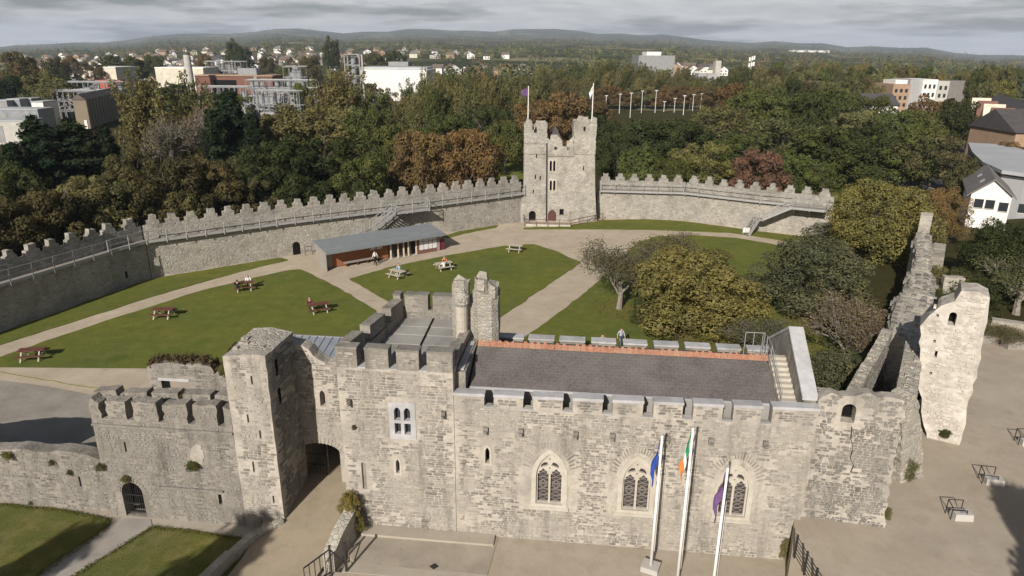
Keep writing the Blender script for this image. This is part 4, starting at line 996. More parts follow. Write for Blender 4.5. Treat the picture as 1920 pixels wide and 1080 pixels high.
mb = MB(); mb.box(foot + [-.42, -.16, .35], foot + [.42, -.13, .95]); mb.build('board', 'white_paint', SG)
mb = MB(); mb.add([foot + np.array([.24 * math.cos(t), -.165, .65 + .24 * math.sin(t)]) for t in np.linspace(0, 2 * math.pi, 12, endpoint=False)] + [foot + np.array([.15 * math.cos(t), -.165, .65 + .15 * math.sin(t)]) for t in np.linspace(0, 2 * math.pi, 12, endpoint=False)], [(i, (i + 1) % 12, 12 + (i + 1) % 12, 12 + i) for i in range(12)]); mb.build('emblem', 'flag_orange', SG)

# ------------------------------------------------------------------ the back tower
BT = thing('back_tower', 'square grey stone tower with two raised corner turrets and flagpoles', 'tower', (6.2, 92.8, 0))
BF = Frame((0, 92.77), 0.0); rg = random.Random(40)
tw = []
def bt_hole(x, y, w, z0, za): return pointed(x, z0, w, z0 + (za - z0) * .75, za, 3)
body = [(.7, -.2), (11.6, -.2), (11.15, 5.0), (10.95, 9.2), (1.6, 9.2), (1.45, 5.0)]
doors = [round_arch(BF.px(998, 410)[0], 0, .95, 1.0, .45, 6), pointed(BF.px(1035, 410)[0], .05, 1.15, .9, 1.6, 4), round_arch(BF.px(1072, 410)[0], .05, .8, 1.0, .35, 6)]
tslot = rect(BF.px(1049, 400)[0], BF.px(1057, 400)[0], BF.px(1053, 404)[1], BF.px(1053, 392)[1])
wz = []
for y0, y1 in ((321, 301), (357, 338)):
    for x in (1032.5, 1039): u = BF.px(x, y0); v = BF.px(x, y1); wz.append(pointed(u[0], u[1], .3, v[1] - .25, v[1], 3))
slt = []
for x, y in ((1006, 292), (1004, 332), (1000, 359), (1094, 316), (1013, 334)): u, z = BF.px(x, y); slt.append(rect(u - .08, u + .08, z - .28, z + .28))
mb = MB(); mb.slab(BF, body, doors + [tslot] + wz + slt, 0, .9); mb.build('front_wall', 'rubble_tower', BT)
mb = MB(); mb.fbox(BF, 1.5, 10.95, .9, 7.6, -.2, 9.2); mb.build('body', 'rubble_tower', BT)
mb = MB()
for h in doors[:1] + [tslot] + wz + slt: u0, u1 = min(p[0] for p in h), max(p[0] for p in h); z0, z1 = min(p[1] for p in h), max(p[1] for p in h); mb.fbox(BF, u0 - .03, u1 + .03, .5, .52, z0 - .03, z1 + .03)
mb.build('opening_backs', 'dark_void', BT)
for h in doors[1:]: mb = MB(); mb.slab(BF, h, (), .12, .16); mb.build('door', 'brown_frame' if h is doors[1] else 'timber_grey', BT)
for k in (0, 2):
    a, b = wz[k], wz[k + 1]; u0, u1 = min(p[0] for p in a) - .16, max(p[0] for p in b) + .16; z0, z1 = min(p[1] for p in a) - .16, max(p[1] for p in a) + .2
    mb = MB(); mb.slab(BF, rect(u0, u1, z0, z1), [a, b], -.03, .2); mb.build('window', 'dressed', BT)
for h in doors: pass
ft = lambda lst, amp=.05: rough(lst, rg, amp, .4, lambda q: q[1] < 9.9)
# left turret
lt = ft([(1.55, 9.2), (4.5, 9.2), (4.5, 13.2), (4.2, 13.55), (3.0, 13.55), (2.85, 12.4), (2.55, 12.3), (2.45, 13.5), (1.8, 13.9), (1.6, 13.2)])
u, z = BF.px(1004, 243); mb = MB(); mb.slab(BF, lt, [rect(u - .2, u + .2, z - .4, z + .35)], -.12, .5); mb.build('turret_face', 'rubble_tower', BT)
mb = MB(); mb.slab(Frame((0, 95.5), 0), ft([(1.55, 9.2), (4.5, 9.2), (4.5, 13.0), (3.4, 13.3), (2.6, 12.6), (1.6, 13.1)]), (), 0, .5); mb.fbox(BF, 1.45, 1.95, .38, 2.7, 9.2, 13.0); mb.fbox(BF, 4.0, 4.51, .38, 2.7, 9.2, 12.9); mb.fbox(BF, 1.56, 4.49, .4, 2.7, 9.2, 11.2); mb.build('turret_sides', 'rubble_tower', BT)
mb = MB(); mb.fbox(BF, 1.42, 4.55, -.2, -.02, 10.55, 10.7); mb.build('string_course', 'rubble_merlon', BT)
# middle parapet
mb = MB(); o = ft([(4.5, 9.2), (8.05, 9.2), (8.05, 11.6), (7.4, 10.9), (7.2, 10.95), (7.1, 10.2), (6.6, 10.2), (6.5, 10.95), (5.9, 11.7), (5.0, 11.7), (4.9, 11.0), (4.5, 11.4)]); hp = [rect(BF.px(x, 275)[0] - .18, BF.px(x, 275)[0] + .18, 9.75, 10.15) for x in (1042, 1066)]
mb.slab(BF, o, hp, -.02, .5); mb.build('parapet', 'rubble_tower', BT)
mb = MB(); mb.fbox(BF, 4.5, 8.05, -.14, -.02, 8.9, 9.02); mb.build('string_course', 'rubble_merlon', BT)
# right turret
rt = ft([(8.05, 9.2), (10.98, 9.2), (11.0, 13.9), (10.5, 14.1), (10.35, 13.3), (9.9, 13.2), (9.8, 14.05), (8.6, 14.2), (8.3, 13.6), (8.15, 12.0)])
u, z = BF.px(1096, 242); mb = MB(); mb.slab(BF, rt, [rect(u - .14, u + .14, z - .3, z + .3)], -.08, .5); mb.build('turret_face', 'rubble_tower', BT)
mb = MB(); mb.fbox(BF, 10.45, 10.99, .42, 2.9, 9.2, 13.6); mb.fbox(BF, 8.05, 8.55, .42, 2.9, 9.2, 13.4); mb.fbox(BF, 8.1, 10.95, 2.4, 2.95, 9.2, 13.5); mb.fbox(BF, 8.06, 10.97, .45, 2.85, 9.2, 11.2); mb.build('turret_sides', 'rubble_tower', BT)
# cap-house roof
mb = MB(); mb.add([BF.p(4.7, .8, 10.4), BF.p(6.9, .8, 10.4), BF.p(5.6, 1.6, 12.8), BF.p(4.7, 4.5, 10.4), BF.p(6.9, 4.5, 10.4), BF.p(5.6, 3.8, 12.8)], [(0, 1, 2), (1, 4, 5, 2), (4, 3, 5), (3, 0, 2, 5), (0, 3, 4, 1)]); mb.build('roof', 'tile_dark', BT)
u, z = BF.px(1024, 340); mb = MB(); mb.tube(BF.p(BF.px(1025, 268)[0], -.2, 10.6), BF.p(BF.px(1024, 415)[0] , -.25, 0), .07); mb.build('drainpipe', 'iron', BT)
def flag_mesh(parent, top, length, drop, mats, bands, droop, dirx, diry, seed, name='flag'):
    """limp cloth: hoist against the pole, fly sagging; bands colour it along the fly"""
    rg = random.Random(seed); nu, nv = 12, 10; vs = []; fs = []; idx = []
    for i in range(nu + 1):
        t = i / nu
        for j in range(nv + 1):
            s = j / nv
            x = length * t * (1 - droop * .90) + .05; z = -drop * s * (1 - .15 * t) - droop * length * t * .95
            w = .09 * math.sin(t * 9 + s * 2.2 + seed) * (t ** .6) + .05 * math.sin(s * 7 + t * 5)
            x *= (1 - .55 * droop * s * t)
            vs.append(np.array(top) + np.array([dirx * x - diry * w, diry * x + dirx * w, z]))
    for i in range(nu):
        for j in range(nv): a = i * (nv + 1) + j; fs.append((a, a + 1, a + nv + 2, a + nv + 1)); idx.append(min(bands - 1, int(i / nu * bands)))
    mb = MB(); mb.add(vs, fs); o = mb.build(name, None, parent, smooth=True, mats=mats, idx=idx[:len(fs)])
    md = o.modifiers.new('thickness', 'SOLIDIFY'); md.thickness = .012
    return o
for px, y0, y1, lab, mats, dx, dr in ((991, 163, 226, 'white flagpole with a small purple flag on the left turret of the back tower', ['flag_purple'], -1, .25), (1111, 158, 222, 'white flagpole with a hanging white flag on the right turret of the back tower', ['flag_white'], -1, .75)):
    b = at(px - 1, y1, 93.6); b[2] = 11.2; tp_ = at(px, y0, 93.6)
    t = thing('flagpole', lab, 'flagpole', b)
    mb = MB(); mb.tube(b, [b[0], b[1], tp_[2]], .085, .05, 8); mb.build('pole', 'white_paint', t)
    mb = MB(); mb.tube([b[0], b[1], tp_[2]], [b[0], b[1], tp_[2] + .12], .08, .04, 8); mb.build('finial', 'white_paint', t)
    flag_mesh(t, (b[0] - .05, b[1] - .08, tp_[2] - .15), 1.35 if dr > .5 else 1.1, 1.0, mats, 1, dr, dx, -.15, 3 + px)
RL = thing('tower_railing', 'brown metal railing with a low kerb in front of the back tower', 'railing', G(1055, 425))
pr = [G(980, 412), G(984, 424), G(1070, 426), G(1130, 413)]
for a, b, n in ((pr[0], pr[1], 1), (pr[1], pr[2], 4), (pr[2], pr[3], 4)):
    for k in range(n + 1): q = a + (b - a) * k / n; mb = MB(); mb.bar(q, q + [0, 0, .95], .06); mb.build('post', 'brown_frame', RL)
    for z in (.95, .5): mb = MB(); mb.bar(a + [0, 0, z], b + [0, 0, z], .06); mb.build('rail', 'brown_frame', RL)
mb = MB(); mb.bar(pr[1] + [0, .3, .1], pr[2] + [0, .3, .1], .25, .3); mb.build('kerb', 'dressed', RL)

# ------------------------------------------------------------------ timber pavilion
PA, PB = G(612, 508), G(825, 470)
PF = frame2(PA, PB); PL = math.hypot(*(PB - PA)[:2])
PV = thing('timber_pavilion', 'long low cedar pavilion with grey metal roof and glazed shop end', 'pavilion', PA)
mb = MB(); mb.fbox(PF, .12, PL - .1, .75, 2.75, 0, 2.05); mb.build('body', 'brown_frame', PV)
mb = MB(); mb.hexa([PF.p(*q) for q in ((-.1, -.75, 1.98), (PL + .45, -.75, 1.98), (PL + .45, 3.15, 2.5), (-.1, 3.15, 2.5), (-.1, -.75, 2.1), (PL + .45, -.75, 2.1), (PL + .45, 3.15, 2.62), (-.1, 3.15, 2.62))]); prf = mb.build('roof', 'zinc', PV)
mb = MB(); mb.bar(PF.p(-.1, .25, 2.245), PF.p(PL + .45, .25, 2.245), .03, .03); mb.build('roof_seam', 'steel_grey', prf)
mb = MB(); mb.fbox(PF, -.12, PL + .47, -.80, -.752, 1.95, 2.12); mb.build('fascia', 'zinc', prf)
for k in range(9):
    mb = MB(); d0_ = .02 + k * .3; mb.fbox(PF, -.02, .03, d0_ - .25, d0_ + .035, 0, 2.02 + (d0_) * .13); mb.build('side_board', 'timber_grey', PV)
mb = MB(); mb.fbox(PF, .03, 1.3, -.2, -.15, 0, 1.0) if False else mb.fbox(PF, .03, .9, .60, .64, 0, 2.0); mb.build('end_panel', 'timber_grey', PV)
for k in range(11): mb = MB(); mb.fbox(PF, .9, 7.55, .70, .745 + .0, .06 + k * .18, .06 + k * .18 + .172); mb.build('board', 'cedar', PV)
mb = MB(); mb.fbox(PF, 2.2, 6.2, .15, .66, .36, .46); bo = mb.build('bench', 'timber_grey', PV)
mb = MB()
for s in (2.4, 3.6, 4.8, 6.0): mb.fbox(PF, s, s + .12, .2, .62, 0, .36)
mb.build('support', 'brown_frame', bo)
for s in (5.4, 6.2): mb = MB(); mb.fbox(PF, s, s + .62, .64, .69, 1.25, 1.78); mb.build('notice', 'poster', PV)
for s in (7.55, 8.45, 9.15, 9.75, 10.75): mb = MB(); mb.fbox(PF, s, s + .13, .05, .2, 0, 2.0); mb.build('post', 'pale_post', PV)
for s0, s1 in ((7.75, 8.4), (8.65, 9.1), (9.9, 10.7)): mb = MB(); mb.fbox(PF, s0, s1, .70, .73, .05, 1.9); mb.build('glass', 'glass_dark', PV)
mb = MB(); mb.fbox(PF, 10.9, 13.7, .12, .2, 0, 2.02); mb.build('shop_front', 'brick_red', PV)
for k in range(4):
    s = 11.25 + k * .58; mb = MB(); mb.fbox(PF, s, s + .5, .08, .117, .98 + .45, 1.88); mb.build('pane', 'poster', PV)
    mb = MB(); mb.fbox(PF, s, s + .5, .08, .117, .45, 1.36); mb.build('pane', 'poster', PV)
mb = MB(); mb.fbox(PF, 13.55, 13.9, .1, 2.75, 0, 2.1); mb.build('end_wall', 'timber_grey', PV)
for s in (7.7, 9.0, 10.2):
    mb = MB(); mb.fbox(PF, s, s + .7, -.15, .0, 0, .06); mb.build('step', 'concrete', PV)
BN = thing('litter_bin', 'maroon bin standing at the right end of the timber pavilion', 'bin', PF.p(14.3, .5, 0))
mb = MB(); mb.prism([tuple(PF.p(a, b, 0)[:2]) for a, b in ((14.05, .2), (14.6, .2), (14.65, .75), (14.0, .75))], 0, 1.15); mb.build('bin_body', 'maroon', BN)
mb = MB(); mb.prism([tuple(PF.p(a, b, 0)[:2]) for a, b in ((14.0, .16), (14.65, .16), (14.68, .78), (13.98, .78))], 1.152, 1.25); mb.build('lid', 'maroon', BN)

# ------------------------------------------------------------------ picnic tables
def picnic(m1, m2):
    t = thing('picnic_table', '', '', (0, 0, 0))
    for k in range(5): mb = MB(); mb.box((-.9, -.37 + k * .15, .72), (.9, -.37 + k * .15 + .138, .76)); mb.build('top_plank', m1, t)
    for sg in (-1, 1):
        for k in range(2): y = sg * (.62 + k * .15); mb = MB(); mb.box((-.9, y - .068, .42), (.9, y + .068, .46)); mb.build('seat_plank', m1, t)
        for x in (-.6, .6):
            mb = MB(); mb.bar((x, sg * .2, .72), (x, sg * .72, 0), .09, .06); mb.build('leg', m2, t)
    for x in (-.6, .6):
        mb = MB(); mb.bar((x + .06, -.78, .385), (x + .06, .78, .385), .06, .07); mb.build('cross_bar', m2, t)
    return t
pm_, pp_ = picnic('table_maroon', 'table_pale'), picnic('table_pale', 'table_pale')
tabs = [((63, 672), pm_, 12, 'maroon picnic table at the far left of the west lawn'), ((308, 594), pm_, 2, 'empty maroon picnic table in the middle of the west lawn'),
        ((458, 543), pm_, 22, 'maroon picnic table with two people near the path'), ((598, 584), pm_, 28, 'maroon picnic table with one person in dark top'),
        ((746, 520), pp_, -35, 'pale timber picnic table with a person in pale clothes nearest the pavilion'), ((832, 505), pp_, 28, 'pale timber picnic table with a couple facing each other'),
        ((966, 471), pp_, -15, 'empty pale timber picnic table at the back of the middle lawn')]
TB = []; used = set()
for (x, y), pr_, rz, lab in tabs:
    g = G(x, y, .04)
    o = pr_ if pr_ not in used else dup_tree(pr_)
    used.add(pr_); o.location = g; o.rotation_euler = (0, 0, math.radians(rz)); tag(o, lab, 'picnic table', 'picnic tables on the lawns'); TB.append((g, math.radians(rz)))

# ------------------------------------------------------------------ people: one skinned figure each
def person(label, loc, rotz, pose, top, legs, hair='hair', h=1.7):
    k = h / 1.7
    if pose == 'sit':
        hip, sh, neck, head = .52, 1.0, 1.07, 1.24
        J = {'pel': (0, 0, hip), 'wai': (0, .02, hip + .2), 'che': (0, .05, sh - .12), 'nec': (0, .06, neck), 'hed': (0, .09, head), 'crn': (0, .08, head + .11)}
        for s, sg in (('L', -1), ('R', 1)):
            J.update({'hip' + s: (sg * .1, .03, hip - .02), 'kne' + s: (sg * .12, .44, hip), 'ank' + s: (sg * .12, .46, .09), 'toe' + s: (sg * .13, .63, .04), 'sho' + s: (sg * .19, .04, sh), 'elb' + s: (sg * .25, .2, sh - .24), 'wri' + s: (sg * .14, .42, sh - .2), 'han' + s: (sg * .11, .5, sh - .2)})
    else:
        st = .16 if pose == 'walk' else .02
        J = {'pel': (0, 0, .92), 'wai': (0, 0, 1.1), 'che': (0, .01, 1.28), 'nec': (0, .01, 1.47), 'hed': (0, .03, 1.58), 'crn': (0, .03, 1.66)}
        for s, sg in (('L', -1), ('R', 1)):
            J.update({'hip' + s: (sg * .09, 0, .88), 'kne' + s: (sg * .1, sg * st + .04, .48), 'ank' + s: (sg * .1, sg * st * 1.6 - .02, .09), 'toe' + s: (sg * .11, sg * st * 1.6 + .16, .04), 'sho' + s: (sg * .18, 0, 1.4), 'elb' + s: (sg * .24, -sg * st * .5 - .02, 1.13), 'wri' + s: (sg * .25, -sg * st + .06, .9), 'han' + s: (sg * .25, -sg * st + .09, .82)})
    Ed = [('pel', 'wai'), ('wai', 'che'), ('che', 'nec'), ('nec', 'hed'), ('hed', 'crn')]
    for s in 'LR':
        Ed += [('pel', 'hip' + s), ('hip' + s, 'kne' + s), ('kne' + s, 'ank' + s), ('ank' + s, 'toe' + s), ('che', 'sho' + s), ('sho' + s, 'elb' + s), ('elb' + s, 'wri' + s), ('wri' + s, 'han' + s)]
        w, hn = np.array(J['wri' + s]), np.array(J['han' + s]); d = (hn - w) / np.linalg.norm(hn - w); sd = np.cross(d, [0, 1.0, 0] if abs(d[1]) < .8 else [0, 0, 1.0]); sd /= np.linalg.norm(sd)
        for i in range(4):
            b = hn + sd * (i - 1.5) * .022; J[f'f{i}{s}'] = tuple(b + d * (.07 + .015 * (i in (1, 2)))); Ed.append(('han' + s, f'f{i}{s}'))
        J['t' + s] = tuple(w + d * .05 + sd * .06); Ed.append(('han' + s, 't' + s))
    rad = dict(pel=.14, wai=.125, che=.15, nec=.06, hed=.105, crn=.075, hip=.095, kne=.062, ank=.042, toe=.04, sho=.075, elb=.046, wri=.032, han=.036, f=.009, t=.011)
    nm = list(J); me = bpy.data.meshes.new('person'); me.from_pydata([tuple(np.array(J[n]) * k) for n in nm], [(nm.index(a), nm.index(b)) for a, b in Ed], [])
    o = bpy.data.objects.new('person', me); COL.objects.link(o)
    md = o.modifiers.new('skin', 'SKIN'); md.use_smooth_shade = True; o.modifiers.new('sub', 'SUBSURF').levels = 1
    for i, n in enumerate(nm):
        key = 'f' if n[0] == 'f' and n[1].isdigit() else ('t' if n in ('tL', 'tR') else n[:3]); r = rad[key] * k
        me.skin_vertices[0].data[i].radius = (r, r * (.78 if key in ('che', 'wai', 'pel') else 1)); me.skin_vertices[0].data[i].use_root = (n == 'pel')
    dg = bpy.context.evaluated_depsgraph_get(); m2 = bpy.data.meshes.new_from_object(o.evaluated_get(dg)); o.modifiers.clear(); o.data = m2
    m2.materials.clear()
    for q in ('skin', 'cloth_' + top, 'cloth_' + legs, hair, 'cloth_black'): m2.materials.append(MATS[q])
    P = np.array([np.array(J[n]) * k for n in nm])
    zone = {'pel': 2, 'wai': 1, 'che': 1, 'nec': 0, 'hed': 0, 'crn': 3, 'hip': 2, 'kne': 2, 'ank': 2, 'toe': 4, 'sho': 1, 'elb': 1, 'wri': 0, 'han': 0}
    zi = [zone.get(n[:3], 0) for n in nm]
    for p in m2.polygons:
        c = np.array(p.center); i = int(np.argmin(((P - c) ** 2).sum(1))); z = zi[i]
        if nm[i] == 'hed' and c[1] < P[i][1] - .01 * k: z = 3
        p.material_index = z; p.use_smooth = True
    hd = P[nm.index('hed')]
    f = MB()
    for sg in (-1, 1): f.tube(hd + [sg * .035 * k, .1 * k, .01], hd + [sg * .035 * k, .107 * k, .01], .012 * k, .01 * k, 6)
    f.tube(hd + [0, .095 * k, 0], hd + [0, .125 * k, -.025 * k], .012 * k, .016 * k, 6); f.tube(hd + [-.025 * k, .1 * k, -.05 * k], hd + [.025 * k, .1 * k, -.05 * k], .008 * k, .008 * k, 5)
    for sg in (-1, 1): f.tube(hd + [sg * .1 * k, 0, 0], hd + [sg * .115 * k, 0, 0], .025 * k, .02 * k, 6)
    ORG[o.name] = np.zeros(3); f.build('face', 'skin', o)
    o.location = tuple(float(q) for q in loc); o.rotation_euler = (0, 0, rotz)
    return tag(o, label, 'person', 'visitors in the castle court')
def seat(i, lx, side):
    g, rz = TB[i]; c, s = math.cos(rz), math.sin(rz); ly = side * .70; x, y = lx, ly
    return (g[0] + x * c - y * s, g[1] + x * s + y * c, -.02), rz + (math.pi if side > 0 else 0)
def sit(i, lx, side, label, top, legs, h=1.7): l, r = seat(i, lx, side); person(label, l, r, 'sit', top, legs, h=h)
sit(2, -.55, -1, 'person in dark clothes seated at the left of the maroon table by the path', 'black', 'black')
sit(2, .45, 1, 'person in white top seated at the right of the maroon table by the path', 'white', 'jeans')
sit(3, -.6, 1, 'person in dark maroon top alone at a maroon picnic table', 'maroon', 'black')
sit(4, -.45, 1, 'person in pale top with blue cap at the table nearest the pavilion', 'skyblue', 'white')
sit(5, -.25, -1, 'person in white shirt at the table with the couple', 'white', 'tan')
sit(5, .35, 1, 'person in orange top at the table with the couple', 'orange', 'tan')
l = G(704, 497, 0); person('person in white top standing by the pavilion bench', (l[0], l[1], -.02), math.radians(60), 'walk', 'white', 'black')
pb = PF.p(5.75, .3, -.06); person('person in black seated on the pavilion bench', pb, PF.a + math.pi, 'sit', 'black', 'black')
for (x, y), lab, tp_, lg in (((1163, 652), 'person in grey-blue jacket walking behind the chapel roof', 'greyblue', 'jeans'), ((1128, 664), 'person mostly hidden behind the chapel parapet', 'tan', 'grey')):
    l = G(x, y, 0); person(lab, (l[0], l[1], .03), math.radians(200), 'walk', tp_, lg)

# ------------------------------------------------------------------ ruins at the right
rg = random.Random(77)
RA, RB = FR.p(20.16, .25, 0), G(1657, 989, TZ)
RW = frame2(RA, RB); RT = thing('ruined_front_wall', 'ruined stone wall with a dark arched opening and long crack, right of chapel', 'ruined wall', RA)
q = lambda f, lst: [f.px(x, y) for x, y in lst]
ro_ = q(RW, [(1657, 992), (1672, 905), (1685, 830), (1697, 752), (1660, 744), (1620, 738), (1585, 742), (1560, 736), (1540, 745)])
ro_ = [(0, 1.5)] + [(ro_[0][0], 1.5)] + ro_ + [(0, ro_[-1][1] - .1)]
oh = RW.px(1588, 792); o2 = RW.px(1588, 757); op = round_arch(oh[0], oh[1], .55, o2[1] - .25, .25, 6)
ror = rough(ro_, rg, .11, .27, lambda p: p[1] < 2 or p[0] < .1)
mb = MB(); mb.slab(RW, ror, [op], 0, .5); mb.build('wall_body', 'mortar', RT)
ub = RW.px(1636, 740)[0]; bk = [(.02, 1.5), (ub, 1.5), (ub, 6.1), (ub * .8, 6.25), (ub * .6, 6.05), (ub * .35, 6.5), (.02, 6.6)]
bk1 = [(.02, 1.5), (oh[0] - .4, 1.5), (oh[0] - .4, 6.2), (oh[0] * .5, 6.55), (.02, 6.6)]; bk2 = [(oh[0] + .4, 1.5), (ub, 1.5), (ub, 6.0), ((oh[0] + ub) / 2 + .2, 6.2), (oh[0] + .4, 6.1)]
for bq in (bk1, bk2): mb = MB(); mb.slab(RW, rough(bq, rg, .1, .35, lambda p: p[1] < 2), (), .501, 1.25); mb.build('wall_core', 'rubble_near', RT)
rstones(RT, RW, ro_, [rect(oh[0] - .4, oh[0] + .4, oh[1] - .15, o2[1] + .2)], 71, cover=.9, cw=(.12, .38), ch=(.06, .15), proud=.04, m='stone_grey')
mb = MB()
for k in range(60):
    u = rg.uniform(.2, ub - .1)
    if abs(u - oh[0]) < .65: continue
    _ = 0; zt_ = np.interp(u, [0, ro_[4][0]], [ro_[-1][1], ro_[5][1]]); s_ = rg.uniform(.08, .22); v = rg.uniform(.1, 1.0)
    mb.fbox(RW, u - s_, u + s_, v - s_ * .7, v + s_ * .7, zt_ - .2, zt_ + rg.uniform(-.05, .12))
mb.build('top_rubble', 'rubble_near', RT)['kind'] = 'stuff'
mb = MB(); mb.fbox(RW, oh[0] - .35, oh[0] + .35, .9, .92, oh[1] - .1, o2[1] + .1); mb.build('opening_back', 'dark_void', RT)
mb = MB(); cr = q(RW, [(1597, 800), (1595, 822), (1599, 840), (1594, 858), (1600, 872), (1595, 884)])
for a, b in zip(cr, cr[1:]): mb.bar(RW.p(a[0], -.03, a[1]), RW.p(b[0], -.03, b[1]), .035, .02)
mb.build('crack', 'dark_void', RT)
# side piece and thick chamber walls
SA, SB = G(1682, 908, TZ), G(1737, 893, TZ)
SW = frame2(SA, SB); SL = math.hypot(*(SB - SA)[:2]); ST = thing('ruined_wall_end', 'broken stub of stone wall between cracked ruin and white tower', 'ruined wall', SA)
so = q(SW, [(1690, 905), (1735, 895), (1729, 840), (1727, 800), (1722, 752), (1714, 741), (1702, 748), (1692, 780)]); so[0] = (so[0][0], TZ - .3); so[1] = (so[1][0], TZ - .3)
mb = MB(); mb.slab(SW, rough(so, rg, .08, .3, lambda p: p[1] < 2.4), (), 0, .9); mb.build('wall_body', 'rubble_near', ST)
rstones(ST, SW, so, (), 72, cover=.85, n_ind=150, proud=.035)
def thick_wall(name, label, a, b, th, tops, m, base=0.0, seed=1, amp=.08, stones_=True, mstone='stone_grey', ni=80):
    f2 = frame2(a, b); L = math.hypot(b[0] - a[0], b[1] - a[1]); rr = random.Random(seed); t = thing(name, label, 'ruined wall', (a[0], a[1], base))
    o = [(0, base), (L, base)] + [(L * s, z) for s, z in reversed(tops)]
    mb = MB(); mb.slab(f2, rough(o, rr, amp, .4, lambda p: p[1] < base + .3), (), 0, th); mb.build('wall_body', m, t)
    if stones_:
        rstones(t, f2, o, (), seed, cover=.85, n_ind=ni, m=mstone, proud=.03)
        rstones(t, Frame(f2.p(L, th, 0), f2.a + math.pi), [(L - u, z) for u, z in reversed(o)], (), seed + 1, cover=.8, n_ind=0, m=mstone, proud=.03)
    mb = MB()
    for k in range(int(L * 5)):
        u = rr.uniform(.1, L - .1); zt_ = np.interp(u / L, [s for s, _ in tops], [z for _, z in tops]); s_ = rr.uniform(.08, .2); v = rr.uniform(.1, th - .1)
        mb.fbox(f2, u - s_, u + s_, v - s_ * .7, v + s_ * .7, zt_ - .3, zt_ + rr.uniform(.0, .12))
    mb.build('top_rubble', 'rubble_near', t)['kind'] = 'stuff'
    return t
w1a, w1b = G(1677, 746, 6.4), G(1704, 611, 6.4)
thick_wall('chamber_wall', 'flat-topped grey wall beside the dark roofless chamber, against the white tower', w1b, w1a, .9, [(0, 6.3), (.5, 6.5), (1, 6.6)], 'rubble_near', TZ - .4, 73, .03)
w2a, w2b = G(1674, 622, 5.2), G(1606, 740, 5.0)
thick_wall('chamber_wall', 'ragged wall on the court side of the dark roofless chamber', w2b, w2a, .6, [(0, 4.9), (.3, 5.1), (.6, 5.0), (1, 5.3)], 'rubble_near', -.2, 74)
w3a, w3b = G(1650, 640, 5.3), G(1706, 614, 6.2)
thick_wall('chamber_wall', 'cross wall closing the far end of the dark roofless chamber', w3a, w3b, .8, [(0, 3.0), (.5, 2.6), (1, 3.2)], 'rubble_near', 0, 75)
ce0, ce1 = G(1668, 612, 5.6), G(1708, 440, 5.4)
ce0[2] = ce1[2] = 0
ECW = thing('east_curtain_wall', 'long ruined curtain wall running back along the right side of the court', 'ruined wall', ce1)
dv = (ce0 - ce1) / np.linalg.norm(ce0 - ce1); nv = np.array([dv[1], -dv[0], 0]) * -1; EL = np.linalg.norm(ce0 - ce1); rr = random.Random(31); vs = []; fs = []; NS = 46
if nv[0] < 0: nv = -nv
for i in range(NS + 1):
    t = i / NS; c = ce1 + dv * EL * t; hw = .55 + .75 * t + .18 * math.sin(t * 17) + rr.uniform(-.1, .1); zt_ = 5.4 + .5 * math.sin(t * 9 + 1) + rr.uniform(-.14, .14); sh_ = .8 * math.sin(t * 3.1) * .5
    row_ = [(-hw * 1.02, -.2), (-hw * 1.0, 2.5), (-hw * .98, zt_ - .45), (-hw * .72, zt_ - .08), (-.2 * hw, zt_ + rr.uniform(-.06, .1)), (.35 * hw, zt_ + rr.uniform(-.08, .08)), (hw * .75, zt_ - .15), (hw, zt_ - .6), (hw * 1.02, 2.5), (hw * 1.05, -.2)]
    for a, z in row_: vs.append(c + nv * (1.0 + sh_ + a + rr.uniform(-.06, .06)) + np.array([0, 0, z + rr.uniform(-.05, .05)]))
for i in range(NS):
    for j in range(9): a = i * 10 + j; fs.append((a, a + 1, a + 11, a + 10))
fs += [tuple(range(10)), tuple(range(NS * 10 + 9, NS * 10 - 1, -1))]
mb = MB(); mb.add(vs, fs); mb.build('wall_body', 'rubble_near', ECW)
mb = MB()
for k in range(260):
    i = rr.randrange(NS); j = rr.choice((3, 4, 5, 6, 2, 7)); q0 = vs[i * 10 + j] * .5 + vs[(i + 1) * 10 + j] * .5; s_ = rr.uniform(.07, .2); mb.hexa([q0 + dv * a * s_ * 1.3 + nv * b * s_ + np.array([0, 0, z]) for z in (-.2, rr.uniform(.02, .1)) for a, b in ((-1, -1), (1, -1), (1, 1), (-1, 1))])
mb.build('loose_stones', 'stone_grey', ECW)['kind'] = 'stuff'
fe = frame2(ce1, ce0)
sp = thing('wall_fragment', 'tall thin upright fragment at the far end of the right ruin', 'ruined wall', fe.p(-.3, .8, 0))
mb = MB(); mb.slab(fe, rough([(-1.2, 0), (.3, 0), (.3, 6.6), (-.1, 7.4), (-.7, 7.6), (-1.1, 7.2)], rg, .08, .4), (), .5, 1.5); mb.build('wall_body', 'rubble_near', sp)
sp2 = thing('wall_fragment', 'lower wall remnant among shrubs right of the long ruin', 'ruined wall', G(1735, 560, 2))
f9 = frame2(G(1750, 460, 3.5), G(1728, 560, 3.5)); mb = MB(); mb.slab(f9, rough([(0, 0), (10, 0), (10, 3.4), (6, 3.9), (2, 3.5), (0, 3.8)], rg, .1, .5), (), 0, 1.1); mb.build('wall_body', 'rubble_near', sp2)
